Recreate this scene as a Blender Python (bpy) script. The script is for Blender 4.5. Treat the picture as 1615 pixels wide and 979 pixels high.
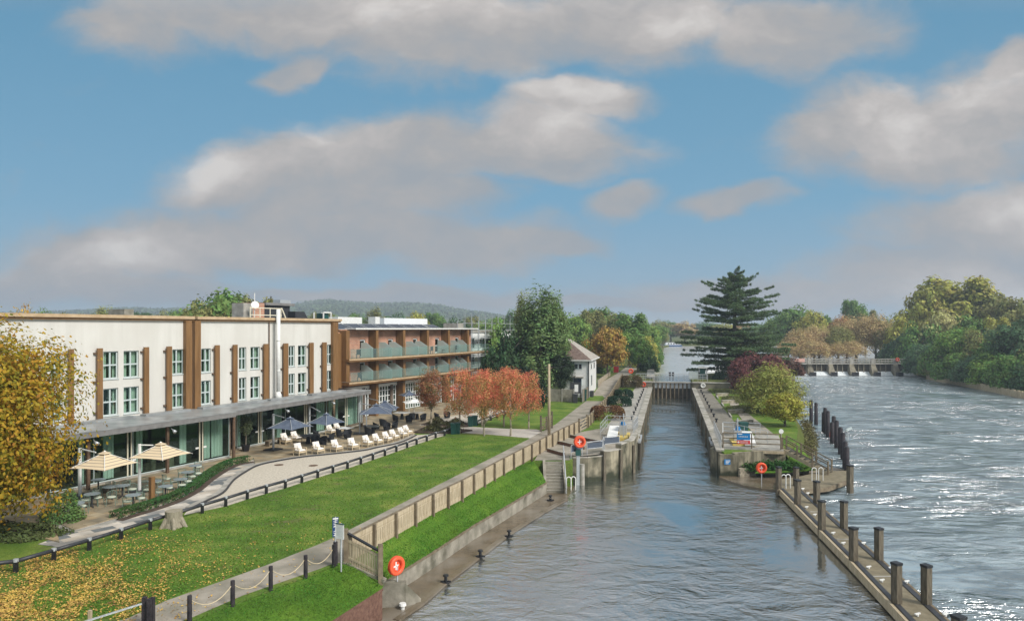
import bpy, bmesh, math, random
import numpy as np
from mathutils import Vector, Matrix
from mathutils.geometry import tessellate_polygon
R = math.radians
for o in list(bpy.data.objects):
    bpy.data.objects.remove(o)
SC = bpy.context.scene
COL = SC.collection
random.seed(7)

# ------------------------------------------------------------------ camera
F, HX, HY, CH = 1077.0, 807.5, 518.0, 12.0      # focal length, principal column, horizon row (pixels), eye height (m)
cam_d = bpy.data.cameras.new('camera')
cam = bpy.data.objects.new('camera', cam_d); COL.objects.link(cam)
cam.location = (0, 0, CH); cam.rotation_euler = (R(90), 0, 0)
cam_d.sensor_width = 36; cam_d.lens = 36 * F / 1615
cam_d.shift_y = (HY - 489.5) / 1615
cam_d.clip_start = 0.1; cam_d.clip_end = 9000
SC.camera = cam
SC.render.resolution_x = 1024; SC.render.resolution_y = 620

# ------------------------------------------------------------------ light
SUN_EL, SUN_AZ = R(40), R(128)                  # azimuth of the sun, clockwise from +Y
sd = bpy.data.lights.new('sun', 'SUN'); sun = bpy.data.objects.new('sun', sd); COL.objects.link(sun)
sd.energy = 3.0; sd.angle = R(20); sd.color = (1.0, 0.955, 0.90)
sdir = Vector((math.sin(SUN_AZ) * math.cos(SUN_EL), math.cos(SUN_AZ) * math.cos(SUN_EL), math.sin(SUN_EL)))
sun.rotation_euler = sdir.to_track_quat('Z', 'Y').to_euler()
SC.view_settings.view_transform = 'Standard'; SC.view_settings.look = 'None'
SC.view_settings.gamma = 1; SC.view_settings.exposure = 0.45
try: SC.view_settings.use_curve_mapping = False
except Exception: pass

W = bpy.data.worlds.new('World'); SC.world = W; W.use_nodes = True
nt = W.node_tree; nt.nodes.clear()
def N(tree, typ, **kw):
    n = tree.nodes.new(typ)
    for k, v in kw.items(): setattr(n, k, v)
    return n
def setin(n, **kw):
    for k, v in kw.items():
        n.inputs[k.replace('_', ' ')].default_value = v
def wm(op, a, b=None, c=None, clamp=False):
    n = nt.nodes.new('ShaderNodeMath'); n.operation = op; n.use_clamp = clamp
    for i, x in enumerate((a, b, c)):
        if x is None: continue
        if isinstance(x, (int, float)): n.inputs[i].default_value = x
        else: nt.links.new(x, n.inputs[i])
    return n.outputs[0]
SKY_S = 0.10
out = N(nt, 'ShaderNodeOutputWorld'); bg = N(nt, 'ShaderNodeBackground'); bg.inputs[1].default_value = SKY_S
sky = N(nt, 'ShaderNodeTexSky', sky_type='NISHITA'); sky.sun_disc = False
sky.sun_elevation = SUN_EL; sky.sun_rotation = SUN_AZ; sky.altitude = 50; sky.air_density = 1.0; sky.dust_density = 0.6; sky.ozone_density = 1.5
tc = N(nt, 'ShaderNodeTexCoord'); sep = N(nt, 'ShaderNodeSeparateXYZ'); nt.links.new(tc.outputs['Generated'], sep.inputs[0])
ya = wm('MAXIMUM', wm('ABSOLUTE', sep.outputs[1]), 0.12)
uu = wm('DIVIDE', sep.outputs[0], ya); vv = wm('DIVIDE', sep.outputs[2], ya)
cmb = N(nt, 'ShaderNodeCombineXYZ'); nt.links.new(uu, cmb.inputs[0]); nt.links.new(vv, cmb.inputs[1])
# warp
def wnoise(vec, scale, detail, rough=0.5, stretch=(1, 1, 1), off=(0, 0, 0)):
    m = N(nt, 'ShaderNodeMapping'); m.inputs['Scale'].default_value = stretch; m.inputs['Location'].default_value = off
    nt.links.new(vec, m.inputs[0])
    n = N(nt, 'ShaderNodeTexNoise'); setin(n, Scale=scale, Detail=detail, Roughness=rough); nt.links.new(m.outputs[0], n.inputs['Vector'])
    return n
wn = wnoise(cmb.outputs[0], 3.2, 5, 0.55, (1, 1.7, 1))
vs = N(nt, 'ShaderNodeVectorMath', operation='SUBTRACT'); nt.links.new(wn.outputs['Color'], vs.inputs[0]); vs.inputs[1].default_value = (0.5, 0.5, 0.5)
vsc = N(nt, 'ShaderNodeVectorMath', operation='SCALE'); nt.links.new(vs.outputs[0], vsc.inputs[0]); vsc.inputs['Scale'].default_value = 0.13
va = N(nt, 'ShaderNodeVectorMath', operation='ADD'); nt.links.new(cmb.outputs[0], va.inputs[0]); nt.links.new(vsc.outputs[0], va.inputs[1])
def blob(px, py, rx, ry, rot=0.0, soft=1.0):
    """elongated cloud bank centred on a direction; returns 1 at centre, 0 at the rim"""
    u0, v0 = (px - HX) / F, (HY - py) / F
    m = N(nt, 'ShaderNodeMapping', vector_type='TEXTURE')
    m.inputs['Location'].default_value = (u0, v0, 0); m.inputs['Rotation'].default_value = (0, 0, R(rot))
    m.inputs['Scale'].default_value = (rx / F, ry / F, 1)
    nt.links.new(va.outputs[0], m.inputs[0])
    l = N(nt, 'ShaderNodeVectorMath', operation='LENGTH'); nt.links.new(m.outputs[0], l.inputs[0])
    return wm('SUBTRACT', 1.0, l.outputs['Value'], clamp=True)
CLOUDS = [  # px, py, rx, ry, rot
 (230, 30, 190, 90, 0), (330, 20, 160, 75, 0), (520, 20, 260, 75, 0), (740, 55, 330, 110, 3), (1000, 30, 330, 110, 0), (1240, 45, 270, 95, 0), (915, 150, 160, 45, -4),
 (430, 275, 270, 85, 14), (640, 245, 330, 110, 6), (840, 225, 240, 105, 0), (560, 320, 380, 70, 3), (300, 385, 420, 90, 3), (120, 430, 220, 70, 6), (620, 380, 420, 70, 0), (880, 385, 110, 26, 0),
 (1300, 215, 150, 95, 20), (1400, 190, 220, 125, 0), (1540, 190, 260, 140, 0), (1620, 100, 140, 60, 20), (1480, 250, 330, 70, 0),
 (1150, 325, 140, 32, 6), (990, 325, 90, 40, 10), (1570, 350, 330, 90, 6), (1500, 420, 330, 75, 4), (1250, 465, 420, 50, 0), (560, 465, 420, 24, 0), (150, 455, 420, 50, 0), (1000, 480, 300, 16, 0),
 (465, 110, 90, 40, 20), (1600, 440, 260, 90, 0)]
dens = None
for c in CLOUDS:
    b = blob(*c)
    dens = b if dens is None else wm('MAXIMUM', dens, b)
n2 = wnoise(va.outputs[0], 6.5, 9, 0.60, (1, 1.9, 1), (3, 1, 0))
dn = wm('ADD', dens, wm('MULTIPLY', wm('SUBTRACT', n2.outputs['Fac'], 0.5), 1.0))
mr = N(nt, 'ShaderNodeMapRange', interpolation_type='SMOOTHSTEP'); nt.links.new(dn, mr.inputs['Value'])
mr.inputs['From Min'].default_value = 0.08; mr.inputs['From Max'].default_value = 0.60; mr.inputs['To Max'].default_value = 0.96
# scattered cloud above the frame (seen only in reflections, brightened below as fill)
n3 = wnoise(cmb.outputs[0], 1.4, 4, 0.5, (1, 1, 1), (7, 2, 0))
mr3 = N(nt, 'ShaderNodeMapRange', interpolation_type='SMOOTHSTEP'); nt.links.new(n3.outputs['Fac'], mr3.inputs['Value'])
mr3.inputs['From Min'].default_value = 0.30; mr3.inputs['From Max'].default_value = 0.55
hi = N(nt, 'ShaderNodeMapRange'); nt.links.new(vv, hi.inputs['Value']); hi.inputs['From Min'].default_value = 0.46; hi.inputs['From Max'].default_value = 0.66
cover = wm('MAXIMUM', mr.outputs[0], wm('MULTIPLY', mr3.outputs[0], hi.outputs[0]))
# shade of the cloud
lit = None
for c in [(485, 235, 200, 75, 16), (330, 280, 150, 60, 14), (1385, 150, 150, 95, 10), (1560, 140, 200, 90, 5), (680, 25, 330, 60, 0), (180, 400, 200, 55, 8),
          (1620, 340, 160, 70, 0), (1600, 460, 300, 60, 0), (880, 195, 240, 60, 0), (1060, 30, 220, 55, 0), (900, 140, 170, 40, -4), (1430, 180, 130, 120, 0)]:
    b = blob(*c); lit = b if lit is None else wm('MAXIMUM', lit, b)
n4 = wnoise(va.outputs[0], 8.0, 9, 0.62, (1, 1.6, 1), (1, 5, 0))
sh = wm('ADD', wm('MULTIPLY', lit, 0.72), wm('MULTIPLY', wm('SUBTRACT', n4.outputs['Fac'], 0.40), 1.7), clamp=True)
cr = N(nt, 'ShaderNodeValToRGB'); nt.links.new(sh, cr.inputs[0])
CK = 0.73 / SKY_S
def ck(c): return (c[0] * CK, c[1] * CK, c[2] * CK, 1)
cr.color_ramp.elements[0].position = 0.0; cr.color_ramp.elements[0].color = (0.355, 0.38, 0.41, 1)
cr.color_ramp.elements[1].position = 1.0; cr.color_ramp.elements[1].color = (0.70, 0.665, 0.635, 1)
e = cr.color_ramp.elements.new(0.35); e.color = (0.435, 0.42, 0.415, 1)
e = cr.color_ramp.elements.new(0.65); e.color = (0.54, 0.505, 0.485, 1)
cm = N(nt, 'ShaderNodeVectorMath', operation='SCALE'); nt.links.new(cr.outputs[0], cm.inputs[0])
nt.links.new(wm('MULTIPLY', wm('ADD', wm('MULTIPLY', hi.outputs[0], 0.95), 1.0), CK), cm.inputs['Scale'])   # boost added to the unseen overhead cloud for soft fill light
# blue of the sky: nishita, pulled towards the photograph's blue
tint = N(nt, 'ShaderNodeVectorMath', operation='MULTIPLY'); nt.links.new(sky.outputs[0], tint.inputs[0]); tint.inputs[1].default_value = (1.0, 1.0, 1.0)
blue = N(nt, 'ShaderNodeValToRGB'); 
gr = N(nt, 'ShaderNodeMapRange'); nt.links.new(vv, gr.inputs['Value']); gr.inputs['From Min'].default_value = -0.02; gr.inputs['From Max'].default_value = 0.5
nt.links.new(gr.outputs[0], blue.inputs[0])
blue.color_ramp.elements[0].color = (0.58, 0.63, 0.67, 1); blue.color_ramp.elements[1].color = (0.105, 0.30, 0.465, 1)
e = blue.color_ramp.elements.new(0.12); e.color = (0.235, 0.40, 0.55, 1)
e = blue.color_ramp.elements.new(0.40); e.color = (0.155, 0.365, 0.54, 1)
bs = N(nt, 'ShaderNodeVectorMath', operation='SCALE'); nt.links.new(blue.outputs[0], bs.inputs[0]); bs.inputs['Scale'].default_value = CK
mb_ = N(nt, 'ShaderNodeMix', data_type='RGBA'); mb_.inputs[0].default_value = 0.9
nt.links.new(tint.outputs[0], mb_.inputs[6]); nt.links.new(bs.outputs[0], mb_.inputs[7])
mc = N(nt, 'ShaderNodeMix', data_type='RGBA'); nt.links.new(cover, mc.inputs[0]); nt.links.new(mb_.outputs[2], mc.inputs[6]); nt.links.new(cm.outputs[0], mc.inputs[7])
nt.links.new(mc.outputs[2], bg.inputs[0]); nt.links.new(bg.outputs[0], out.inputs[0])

# ------------------------------------------------------------------ helpers
LAND, UP, UPL = 2.0, 2.2, 3.0
def P(px, py, z=LAND):
    Y = (CH - z) * F / (py - HY)
    return Vector(((px - HX) / F * Y, Y, z))
def PY(px, Y, z=0.0): return Vector(((px - HX) / F * Y, Y, z))
def ZZ(py, Y): return CH - (py - HY) / F * Y
ORG = {}
def org(o): return ORG.get(o.name, Vector((0, 0, 0))) if o else Vector((0, 0, 0))
def tag(o, label, cat=None, group=None, kind=None):
    if label: o['label'] = label
    if cat: o['category'] = cat
    if group: o['group'] = group
    if kind: o['kind'] = kind
    return o
def thing(name, label, cat, loc=(0, 0, 0), group=None, rz=0.0):
    o = bpy.data.objects.new(name, None); COL.objects.link(o); o.empty_display_size = 0.3
    o.location = loc; o.rotation_euler = (0, 0, rz); ORG[o.name] = Vector(loc)
    return tag(o, label, cat, group)
class MB:
    def __init__(s): s.v = []; s.f = []; s.mi = []; s.cm = 0
    def face(s, pts):
        i = len(s.v); s.v += [tuple(p) for p in pts]; s.f.append(tuple(range(i, i + len(pts)))); s.mi.append(s.cm); return s
    def hexa(s, b, t):
        """b, t: four bottom and four top points, counter-clockwise from above"""
        i = len(s.v); s.v += [tuple(p) for p in b] + [tuple(p) for p in t]
        for q in ((3, 2, 1, 0), (4, 5, 6, 7), (0, 1, 5, 4), (1, 2, 6, 5), (2, 3, 7, 6), (3, 0, 4, 7)):
            s.f.append(tuple(i + k for k in q)); s.mi.append(s.cm)
        return s
    def box(s, c, d, rz=0.0):
        cx, cy, cz = c; x, y, z = d[0] / 2, d[1] / 2, d[2] / 2; ca, sa = math.cos(rz), math.sin(rz)
        p = [(cx + a * ca - b * sa, cy + a * sa + b * ca) for a, b in ((-x, -y), (x, -y), (x, y), (-x, y))]
        return s.hexa([(q[0], q[1], cz - z) for q in p], [(q[0], q[1], cz + z) for q in p])
    def bar(s, a, b, w, h=None, up=(0, 0, 1)):
        a, b = Vector(a), Vector(b); h = h or w; d = (b - a).normalized(); up = Vector(up)
        if abs(d.dot(up)) > 0.98: up = Vector((0, 1, 0))
        x = d.cross(up).normalized() * (w / 2); y = x.cross(d).normalized() * (h / 2)
        return s.hexa([a - x - y, a + x - y, b + x - y, b - x - y], [a - x + y, a + x + y, b + x + y, b - x + y])
    def cone(s, a, b, r0, r1=None, n=8, caps=True):
        a, b = Vector(a), Vector(b); r1 = r0 if r1 is None else r1; d = (b - a)
        if d.length < 1e-6: return s
        d.normalize(); u = d.orthogonal().normalized(); w = d.cross(u); i = len(s.v)
        for c, r in ((a, r0), (b, r1)):
            for k in range(n):
                t = 2 * math.pi * k / n; s.v.append(tuple(c + (u * math.cos(t) + w * math.sin(t)) * r))
        for k in range(n):
            k2 = (k + 1) % n; s.f.append((i + k, i + k2, i + n + k2, i + n + k)); s.mi.append(s.cm)
        if caps:
            s.f.append(tuple(i + k for k in reversed(range(n)))); s.mi.append(s.cm)
            s.f.append(tuple(i + n + k for k in range(n))); s.mi.append(s.cm)
        return s
    def tube(s, pts, r, n=6):
        rs = r if isinstance(r, (list, tuple)) else [r] * len(pts)
        for k in range(len(pts) - 1): s.cone(pts[k], pts[k + 1], rs[k], rs[k + 1], n)
        return s
    def torus(s, c, nrm, R0, r, n=28, m=10, a0=0.0, a1=2 * math.pi):
        c = Vector(c); nrm = Vector(nrm).normalized(); u = nrm.orthogonal().normalized(); w = nrm.cross(u); i = len(s.v)
        full = abs(a1 - a0 - 2 * math.pi) < 1e-4; cnt = n if full else n + 1
        for k in range(cnt):
            t = a0 + (a1 - a0) * k / n; rd = u * math.cos(t) + w * math.sin(t)
            for j in range(m):
                q = 2 * math.pi * j / m; s.v.append(tuple(c + rd * (R0 + r * math.cos(q)) + nrm * (r * math.sin(q))))
        for k in range(n):
            k2 = (k + 1) % cnt
            for j in range(m):
                j2 = (j + 1) % m; s.f.append((i + k * m + j, i + k2 * m + j, i + k2 * m + j2, i + k * m + j2)); s.mi.append(s.cm)
        return s
    def prism(s, pts, z0, z1):
        """pts: list of (x, y); z1 top"""
        q = [Vector((p[0], p[1], 0)) for p in pts]
        area = sum(q[k].x * q[(k + 1) % len(q)].y - q[(k + 1) % len(q)].x * q[k].y for k in range(len(q)))
        if area < 0: q.reverse()
        n = len(q); i = len(s.v)
        s.v += [(p.x, p.y, z1) for p in q] + [(p.x, p.y, z0) for p in q]
        for t in tessellate_polygon([q]):
            a, b, c = t
            if (q[b] - q[a]).cross(q[c] - q[a]).z < 0: b, c = c, b
            s.f.append((i + a, i + b, i + c)); s.mi.append(s.cm)
            s.f.append((i + n + a, i + n + c, i + n + b)); s.mi.append(s.cm)
        for k in range(n):
            k2 = (k + 1) % n; s.f.append((i + n + k, i + n + k2, i + k2, i + k)); s.mi.append(s.cm)
        return s
    def strip(s, A, B, n=None):
        """ruled sheet between two polylines with the same number of points"""
        for k in range(len(A) - 1): s.face([A[k], B[k], B[k + 1], A[k + 1]])
        return s
    def build(s, name, m, parent=None, smooth=False, label=None):
        o3 = org(parent)
        me = bpy.data.meshes.new(name); vs_ = [(x - o3.x, y - o3.y, z - o3.z) for x, y, z in s.v]
        me.from_pydata(vs_, [], s.f)
        for mm in (m if isinstance(m, (list, tuple)) else [m]): me.materials.append(mm)
        if isinstance(m, (list, tuple)): me.polygons.foreach_set('material_index', s.mi)
        if smooth: me.polygons.foreach_set('use_smooth', [True] * len(s.f))
        me.update()
        o = bpy.data.objects.new(name, me); COL.objects.link(o)
        if parent: o.parent = parent
        ORG[o.name] = o3
        if label: o['label'] = label
        return o
def solo(mb, name, m, label, cat, group=None, kind=None, smooth=False):
    """a thing that is one mesh; origin set at its base"""
    vs_ = np.array(mb.v); c = Vector((vs_[:, 0].mean(), vs_[:, 1].mean(), vs_[:, 2].min()))
    mb.v = [(x - c.x, y - c.y, z - c.z) for x, y, z in mb.v]
    o = mb.build(name, m, None, smooth); o.location = c; ORG[o.name] = c
    return tag(o, label, cat, group, kind)
def kids(o): return [c for c in bpy.data.objects if c.parent == o]
def copy_tree(o, parent=None, ch=None):
    c = o.copy(); COL.objects.link(c); c.parent = parent
    for k in kids(o): copy_tree(k, c)
    return c
def place(o, loc, rz=0.0, label=None, sc=None):
    o.location = loc; o.rotation_euler = (0, 0, rz)
    if sc: o.scale = sc
    if label: o['label'] = label
    return o
ORDN = ['first', 'second', 'third', 'fourth', 'fifth', 'sixth', 'seventh', 'eighth', 'ninth', 'tenth', 'eleventh', 'twelfth', 'thirteenth',
        'fourteenth', 'fifteenth', 'sixteenth', 'seventeenth', 'eighteenth', 'nineteenth', 'twentieth', 'twenty-first', 'twenty-second', 'twenty-third', 'twenty-fourth', 'twenty-fifth',
        'twenty-sixth', 'twenty-seventh', 'twenty-eighth', 'twenty-ninth', 'thirtieth']

# ------------------------------------------------------------------ materials
MATS = {}
def newmat(name):
    m = bpy.data.materials.new(name); m.use_nodes = True; t = m.node_tree
    b = t.nodes['Principled BSDF']; MATS[name] = m
    return m, t, b
def mat(name, c1, c2=None, scale=2.0, rough=0.7, metal=0.0, bump=0.0, bscale=None, detail=6, stretch=(1, 1, 1), lo=0.35, hi=0.65, spec=0.3, c3=None, scale3=0.3, world=False):
    m, t, b = newmat(name)
    b.inputs['Roughness'].default_value = rough; b.inputs['Metallic'].default_value = metal
    b.inputs['Specular IOR Level'].default_value = spec
    c1 = (*c1, 1)
    if c2 is None and not bump:
        b.inputs['Base Color'].default_value = c1; return m
    tc_ = t.nodes.new('ShaderNodeTexCoord'); mp = t.nodes.new('ShaderNodeMapping'); mp.inputs['Scale'].default_value = stretch
    t.links.new(tc_.outputs['Object'], mp.inputs[0])
    if c2 is not None:
        n = t.nodes.new('ShaderNodeTexNoise'); n.inputs['Scale'].default_value = scale; n.inputs['Detail'].default_value = detail; n.inputs['Roughness'].default_value = 0.6
        t.links.new(mp.outputs[0], n.inputs['Vector'])
        r = t.nodes.new('ShaderNodeValToRGB'); r.color_ramp.elements[0].position = lo; r.color_ramp.elements[1].position = hi
        r.color_ramp.elements[0].color = c1; r.color_ramp.elements[1].color = (*c2, 1)
        t.links.new(n.outputs['Fac'], r.inputs[0]); last = r.outputs[0]
        if c3 is not None:
            n3_ = t.nodes.new('ShaderNodeTexNoise'); n3_.inputs['Scale'].default_value = scale3; n3_.inputs['Detail'].default_value = 5
            t.links.new(tc_.outputs['Object'], n3_.inputs['Vector'])
            r3 = t.nodes.new('ShaderNodeMapRange'); r3.inputs['From Min'].default_value = 0.45; r3.inputs['From Max'].default_value = 0.68
            t.links.new(n3_.outputs['Fac'], r3.inputs[0])
            mx = t.nodes.new('ShaderNodeMix'); mx.data_type = 'RGBA'; t.links.new(r3.outputs[0], mx.inputs[0]); t.links.new(last, mx.inputs[6]); mx.inputs[7].default_value = (*c3, 1)
            last = mx.outputs[2]
        t.links.new(last, b.inputs['Base Color'])
    else: b.inputs['Base Color'].default_value = c1
    if bump:
        nb = t.nodes.new('ShaderNodeTexNoise'); nb.inputs['Scale'].default_value = bscale or scale * 3; nb.inputs['Detail'].default_value = 6
        t.links.new(mp.outputs[0], nb.inputs['Vector'])
        bp = t.nodes.new('ShaderNodeBump'); bp.inputs['Strength'].default_value = bump; bp.inputs['Distance'].default_value = 0.05
        t.links.new(nb.outputs['Fac'], bp.inputs['Height']); t.links.new(bp.outputs[0], b.inputs['Normal'])
    return m
# ------------------------------------------------------------------ material set
M = {}
def grassmat(name, a, b, c, wear=0.5):
    m, t, bs = newmat(name); bs.inputs['Roughness'].default_value = 0.9; bs.inputs['Specular IOR Level'].default_value = 0.1
    tcn = t.nodes.new('ShaderNodeTexCoord')
    def noise(sc, det, st=(1, 1, 1), rg=0.6):
        mp = t.nodes.new('ShaderNodeMapping'); mp.inputs['Scale'].default_value = st; t.links.new(tcn.outputs['Object'], mp.inputs[0])
        n = t.nodes.new('ShaderNodeTexNoise'); n.inputs['Scale'].default_value = sc; n.inputs['Detail'].default_value = det; n.inputs['Roughness'].default_value = rg
        t.links.new(mp.outputs[0], n.inputs['Vector']); return n.outputs['Fac']
    def ramp(f, stops):
        r = t.nodes.new('ShaderNodeValToRGB'); r.color_ramp.elements[0].position = stops[0][0]; r.color_ramp.elements[0].color = (*stops[0][1], 1)
        r.color_ramp.elements[1].position = stops[-1][0]; r.color_ramp.elements[1].color = (*stops[-1][1], 1)
        for p, c_ in stops[1:-1]: e = r.color_ramp.elements.new(p); e.color = (*c_, 1)
        t.links.new(f, r.inputs[0]); return r.outputs[0]
    big = ramp(noise(0.45, 6, (1, 1.0, 1)), [(0.30, b), (0.5, a), (0.68, c)])
    fine = ramp(noise(9, 8, (1, 1, 1), 0.75), [(0.3, (0.45, 0.5, 0.45)), (0.72, (1.55, 1.4, 1.3))])
    mx = t.nodes.new('ShaderNodeMix'); mx.data_type = 'RGBA'; mx.blend_type = 'MULTIPLY'; mx.inputs[0].default_value = 1
    t.links.new(big, mx.inputs[6]); t.links.new(fine, mx.inputs[7]); last = mx.outputs[2]
    if wear:
        wr = ramp(noise(0.55, 5, (0.7, 1.6, 1)), [(0.57, (0, 0, 0)), (0.70, (wear, wear, wear))])
        m2 = t.nodes.new('ShaderNodeMix'); m2.data_type = 'RGBA'; t.links.new(wr, m2.inputs[0]); t.links.new(last, m2.inputs[6]); m2.inputs[7].default_value = (0.16, 0.135, 0.07, 1); last = m2.outputs[2]
    t.links.new(last, bs.inputs['Base Color'])
    bp = t.nodes.new('ShaderNodeBump'); bp.inputs['Strength'].default_value = 0.9; bp.inputs['Distance'].default_value = 0.06
    t.links.new(noise(14, 5, (1, 1, 1), 0.7), bp.inputs['Height']); t.links.new(bp.outputs[0], bs.inputs['Normal'])
    return m
M['grass'] = grassmat('lawn_grass', (0.115, 0.20, 0.034), (0.062, 0.13, 0.024), (0.21, 0.27, 0.06), 0.7)
M['bank'] = grassmat('bank_grass', (0.085, 0.185, 0.022), (0.055, 0.130, 0.018), (0.125, 0.225, 0.030), 0.15)
M['rough'] = grassmat('rough_grass', (0.10, 0.13, 0.035), (0.07, 0.10, 0.03), (0.16, 0.15, 0.06), 0.5)
M['earth'] = mat('earth', (0.06, 0.075, 0.03), (0.11, 0.12, 0.05), 0.4)
M['path'] = mat('path_gravel', (0.27, 0.24, 0.19), (0.37, 0.33, 0.27), 1.3, 0.95, bump=0.4, bscale=18, c3=(0.20, 0.185, 0.14), scale3=0.5)
M['gravel'] = mat('cream_gravel', (0.40, 0.355, 0.28), (0.62, 0.56, 0.46), 7, 0.95, bump=0.6, bscale=22, c3=(0.50, 0.45, 0.36), scale3=0.4)
M['conc_path'] = mat('pale_concrete_path', (0.42, 0.39, 0.34), (0.52, 0.49, 0.43), 1.5, 0.85)
M['conc'] = mat('weathered_concrete', (0.22, 0.20, 0.16), (0.40, 0.37, 0.30), 0.9, 0.85, bump=0.4, bscale=6, c3=(0.10, 0.095, 0.065), scale3=0.8)
M['conc_light'] = mat('light_concrete', (0.25, 0.235, 0.20), (0.42, 0.40, 0.35), 1.4, 0.8, bump=0.2, bscale=8)
M['coping'] = mat('concrete_coping', (0.30, 0.28, 0.235), (0.50, 0.47, 0.41), 2.5, 0.8, bump=0.3, bscale=9, c3=(.20, .19, .14), scale3=1.2)
M['rust'] = mat('brown_steel', (0.09, 0.055, 0.035), (0.16, 0.10, 0.06), 5, 0.7)
M['darksteel'] = mat('dark_steel', (0.022, 0.024, 0.028), (0.045, 0.046, 0.05), 6, 0.5, spec=0.5)
M['black'] = mat('black_paint', (0.012, 0.012, 0.014), rough=0.4, spec=0.5)
M['galv'] = mat('galvanised_steel', (0.42, 0.44, 0.45), (0.55, 0.57, 0.58), 12, 0.45, metal=0.4, spec=0.5)
M['white'] = mat('white_paint', (0.78, 0.78, 0.75), (0.68, 0.68, 0.64), 3, 0.5)
M['cream'] = mat('cream_paint', (0.72, 0.66, 0.50), rough=0.6)
M['yellow'] = mat('yellow_paint', (0.70, 0.52, 0.12), (0.55, 0.42, 0.14), 8, 0.6)
M['wetledge'] = mat('wet_ledge', (0.10, 0.075, 0.045), (0.17, 0.13, 0.085), 0.8, 0.18, bump=0.25, bscale=6, spec=0.6, c3=(0.21, 0.18, 0.14), scale3=0.35)
M['brickred'] = mat('dark_red_brick', (0.10, 0.05, 0.035), (0.18, 0.10, 0.07), 6, 0.85, bump=0.4)
M['timber'] = mat('weathered_timber', (0.34, 0.27, 0.17), (0.50, 0.42, 0.29), 3, 0.85, stretch=(3, 3, 0.6), bump=0.3, bscale=12)
M['timber_dk'] = mat('brown_timber', (0.13, 0.10, 0.065), (0.22, 0.18, 0.12), 3, 0.85, bump=0.3, bscale=12)
M['pile'] = mat('old_pile_timber', (0.075, 0.062, 0.045), (0.17, 0.145, 0.10), 4, 0.85, stretch=(3, 3, 0.5), bump=0.5, bscale=10)
M['piledark'] = mat('tarred_pile_timber', (0.018, 0.016, 0.02), (0.05, 0.042, 0.045), 4, 0.7)
M['deck'] = mat('deck_boards', (0.16, 0.135, 0.085), (0.24, 0.205, 0.135), 2.2, 0.8, bump=0.35, bscale=14)
M['orange'] = mat('orange_plastic', (0.80, 0.10, 0.03), (0.68, 0.085, 0.03), 5, 0.45, spec=0.4)
M['blue'] = mat('blue_sign', (0.01, 0.17, 0.42), rough=0.5)
M['navy'] = mat('navy_sign', (0.012, 0.045, 0.15), rough=0.5)
M['red'] = mat('red_paint', (0.55, 0.03, 0.04), rough=0.5)
M['green'] = mat('dark_green_plastic', (0.012, 0.07, 0.06), rough=0.4, spec=0.5)
M['bronze'] = mat('bronze_cladding', (0.17, 0.088, 0.032), (0.25, 0.135, 0.052), 1.2, 0.45, stretch=(4, 4, 0.4), spec=0.4)
M['gold'] = mat('tan_coping', (0.44, 0.31, 0.18), (0.55, 0.41, 0.26), 2, 0.55)
M['render'] = mat('off_white_render', (0.57, 0.555, 0.505), (0.655, 0.64, 0.59), 1.6, 0.85, stretch=(1, 1, .10), bump=0.05, bscale=30, c3=(0.59, 0.57, 0.52), scale3=0.3, lo=.3, hi=0.62)
M['upvc'] = mat('white_window_frame', (0.80, 0.82, 0.80), rough=0.35, spec=0.5)
M['frame_grey'] = mat('pale_grey_frame', (0.50, 0.56, 0.55), rough=0.4, spec=0.5)
M['canopy'] = mat('grey_lead_roof', (0.19, 0.20, 0.20), (0.33, 0.345, 0.34), 0.8, 0.38, stretch=(1, 1, 1), spec=0.6, bump=0.15, bscale=4)
M['fascia'] = mat('grey_fascia', (0.16, 0.155, 0.15), (0.22, 0.215, 0.205), 2, 0.6)
M['cloth_dk'] = mat('slate_blue_canvas', (0.075, 0.095, 0.135), (0.11, 0.135, 0.18), 3, 0.8)
M['wicker'] = mat('black_wicker', (0.012, 0.014, 0.017), (0.03, 0.033, 0.038), 30, 0.6, bump=0.5, bscale=60)
M['cushion'] = mat('ivory_cushion', (0.72, 0.67, 0.60), (0.80, 0.76, 0.70), 5, 0.9)
M['oak'] = mat('pale_oak_frame', (0.55, 0.44, 0.27), (0.66, 0.54, 0.36), 6, 0.6)
M['bistro'] = mat('sage_green_metal', (0.13, 0.20, 0.155), (0.18, 0.25, 0.20), 8, 0.5, spec=0.5)
M['bistro_top'] = mat('grey_table_top', (0.20, 0.245, 0.255), (0.28, 0.32, 0.33), 5, 0.35, spec=0.5)
M['seat_pale'] = mat('pale_seat_pad', (0.50, 0.53, 0.42), rough=0.8)
M['roofflat'] = mat('grey_roof_membrane', (0.22, 0.23, 0.24), (0.32, 0.33, 0.34), 0.8, 0.7)
M['panel'] = mat('solar_panel', (0.012, 0.018, 0.035), rough=0.15, spec=0.6)
M['slate'] = mat('brown_roof_tiles', (0.13, 0.09, 0.075), (0.22, 0.16, 0.13), 3, 0.8, bump=0.6, bscale=8)
M['slate_grey'] = mat('grey_roof_tiles', (0.30, 0.27, 0.23), (0.42, 0.38, 0.33), 2, 0.8, bump=0.4, bscale=8)
M['bark'] = mat('bark', (0.10, 0.085, 0.06), (0.19, 0.16, 0.12), 6, 0.9, stretch=(3, 3, 0.6), bump=0.6, bscale=10)
M['bark_pale'] = mat('pale_bark', (0.24, 0.21, 0.15), (0.36, 0.32, 0.24), 6, 0.9, stretch=(3, 3, 0.6), bump=0.6, bscale=10)
M['stone'] = mat('rubble_stone', (0.17, 0.15, 0.11), (0.42, 0.37, 0.28), 2.2, 0.9, bump=0.9, bscale=3)
M['soil'] = mat('planting_soil', (0.05, 0.035, 0.025), (0.10, 0.07, 0.05), 4, 0.95)
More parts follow.
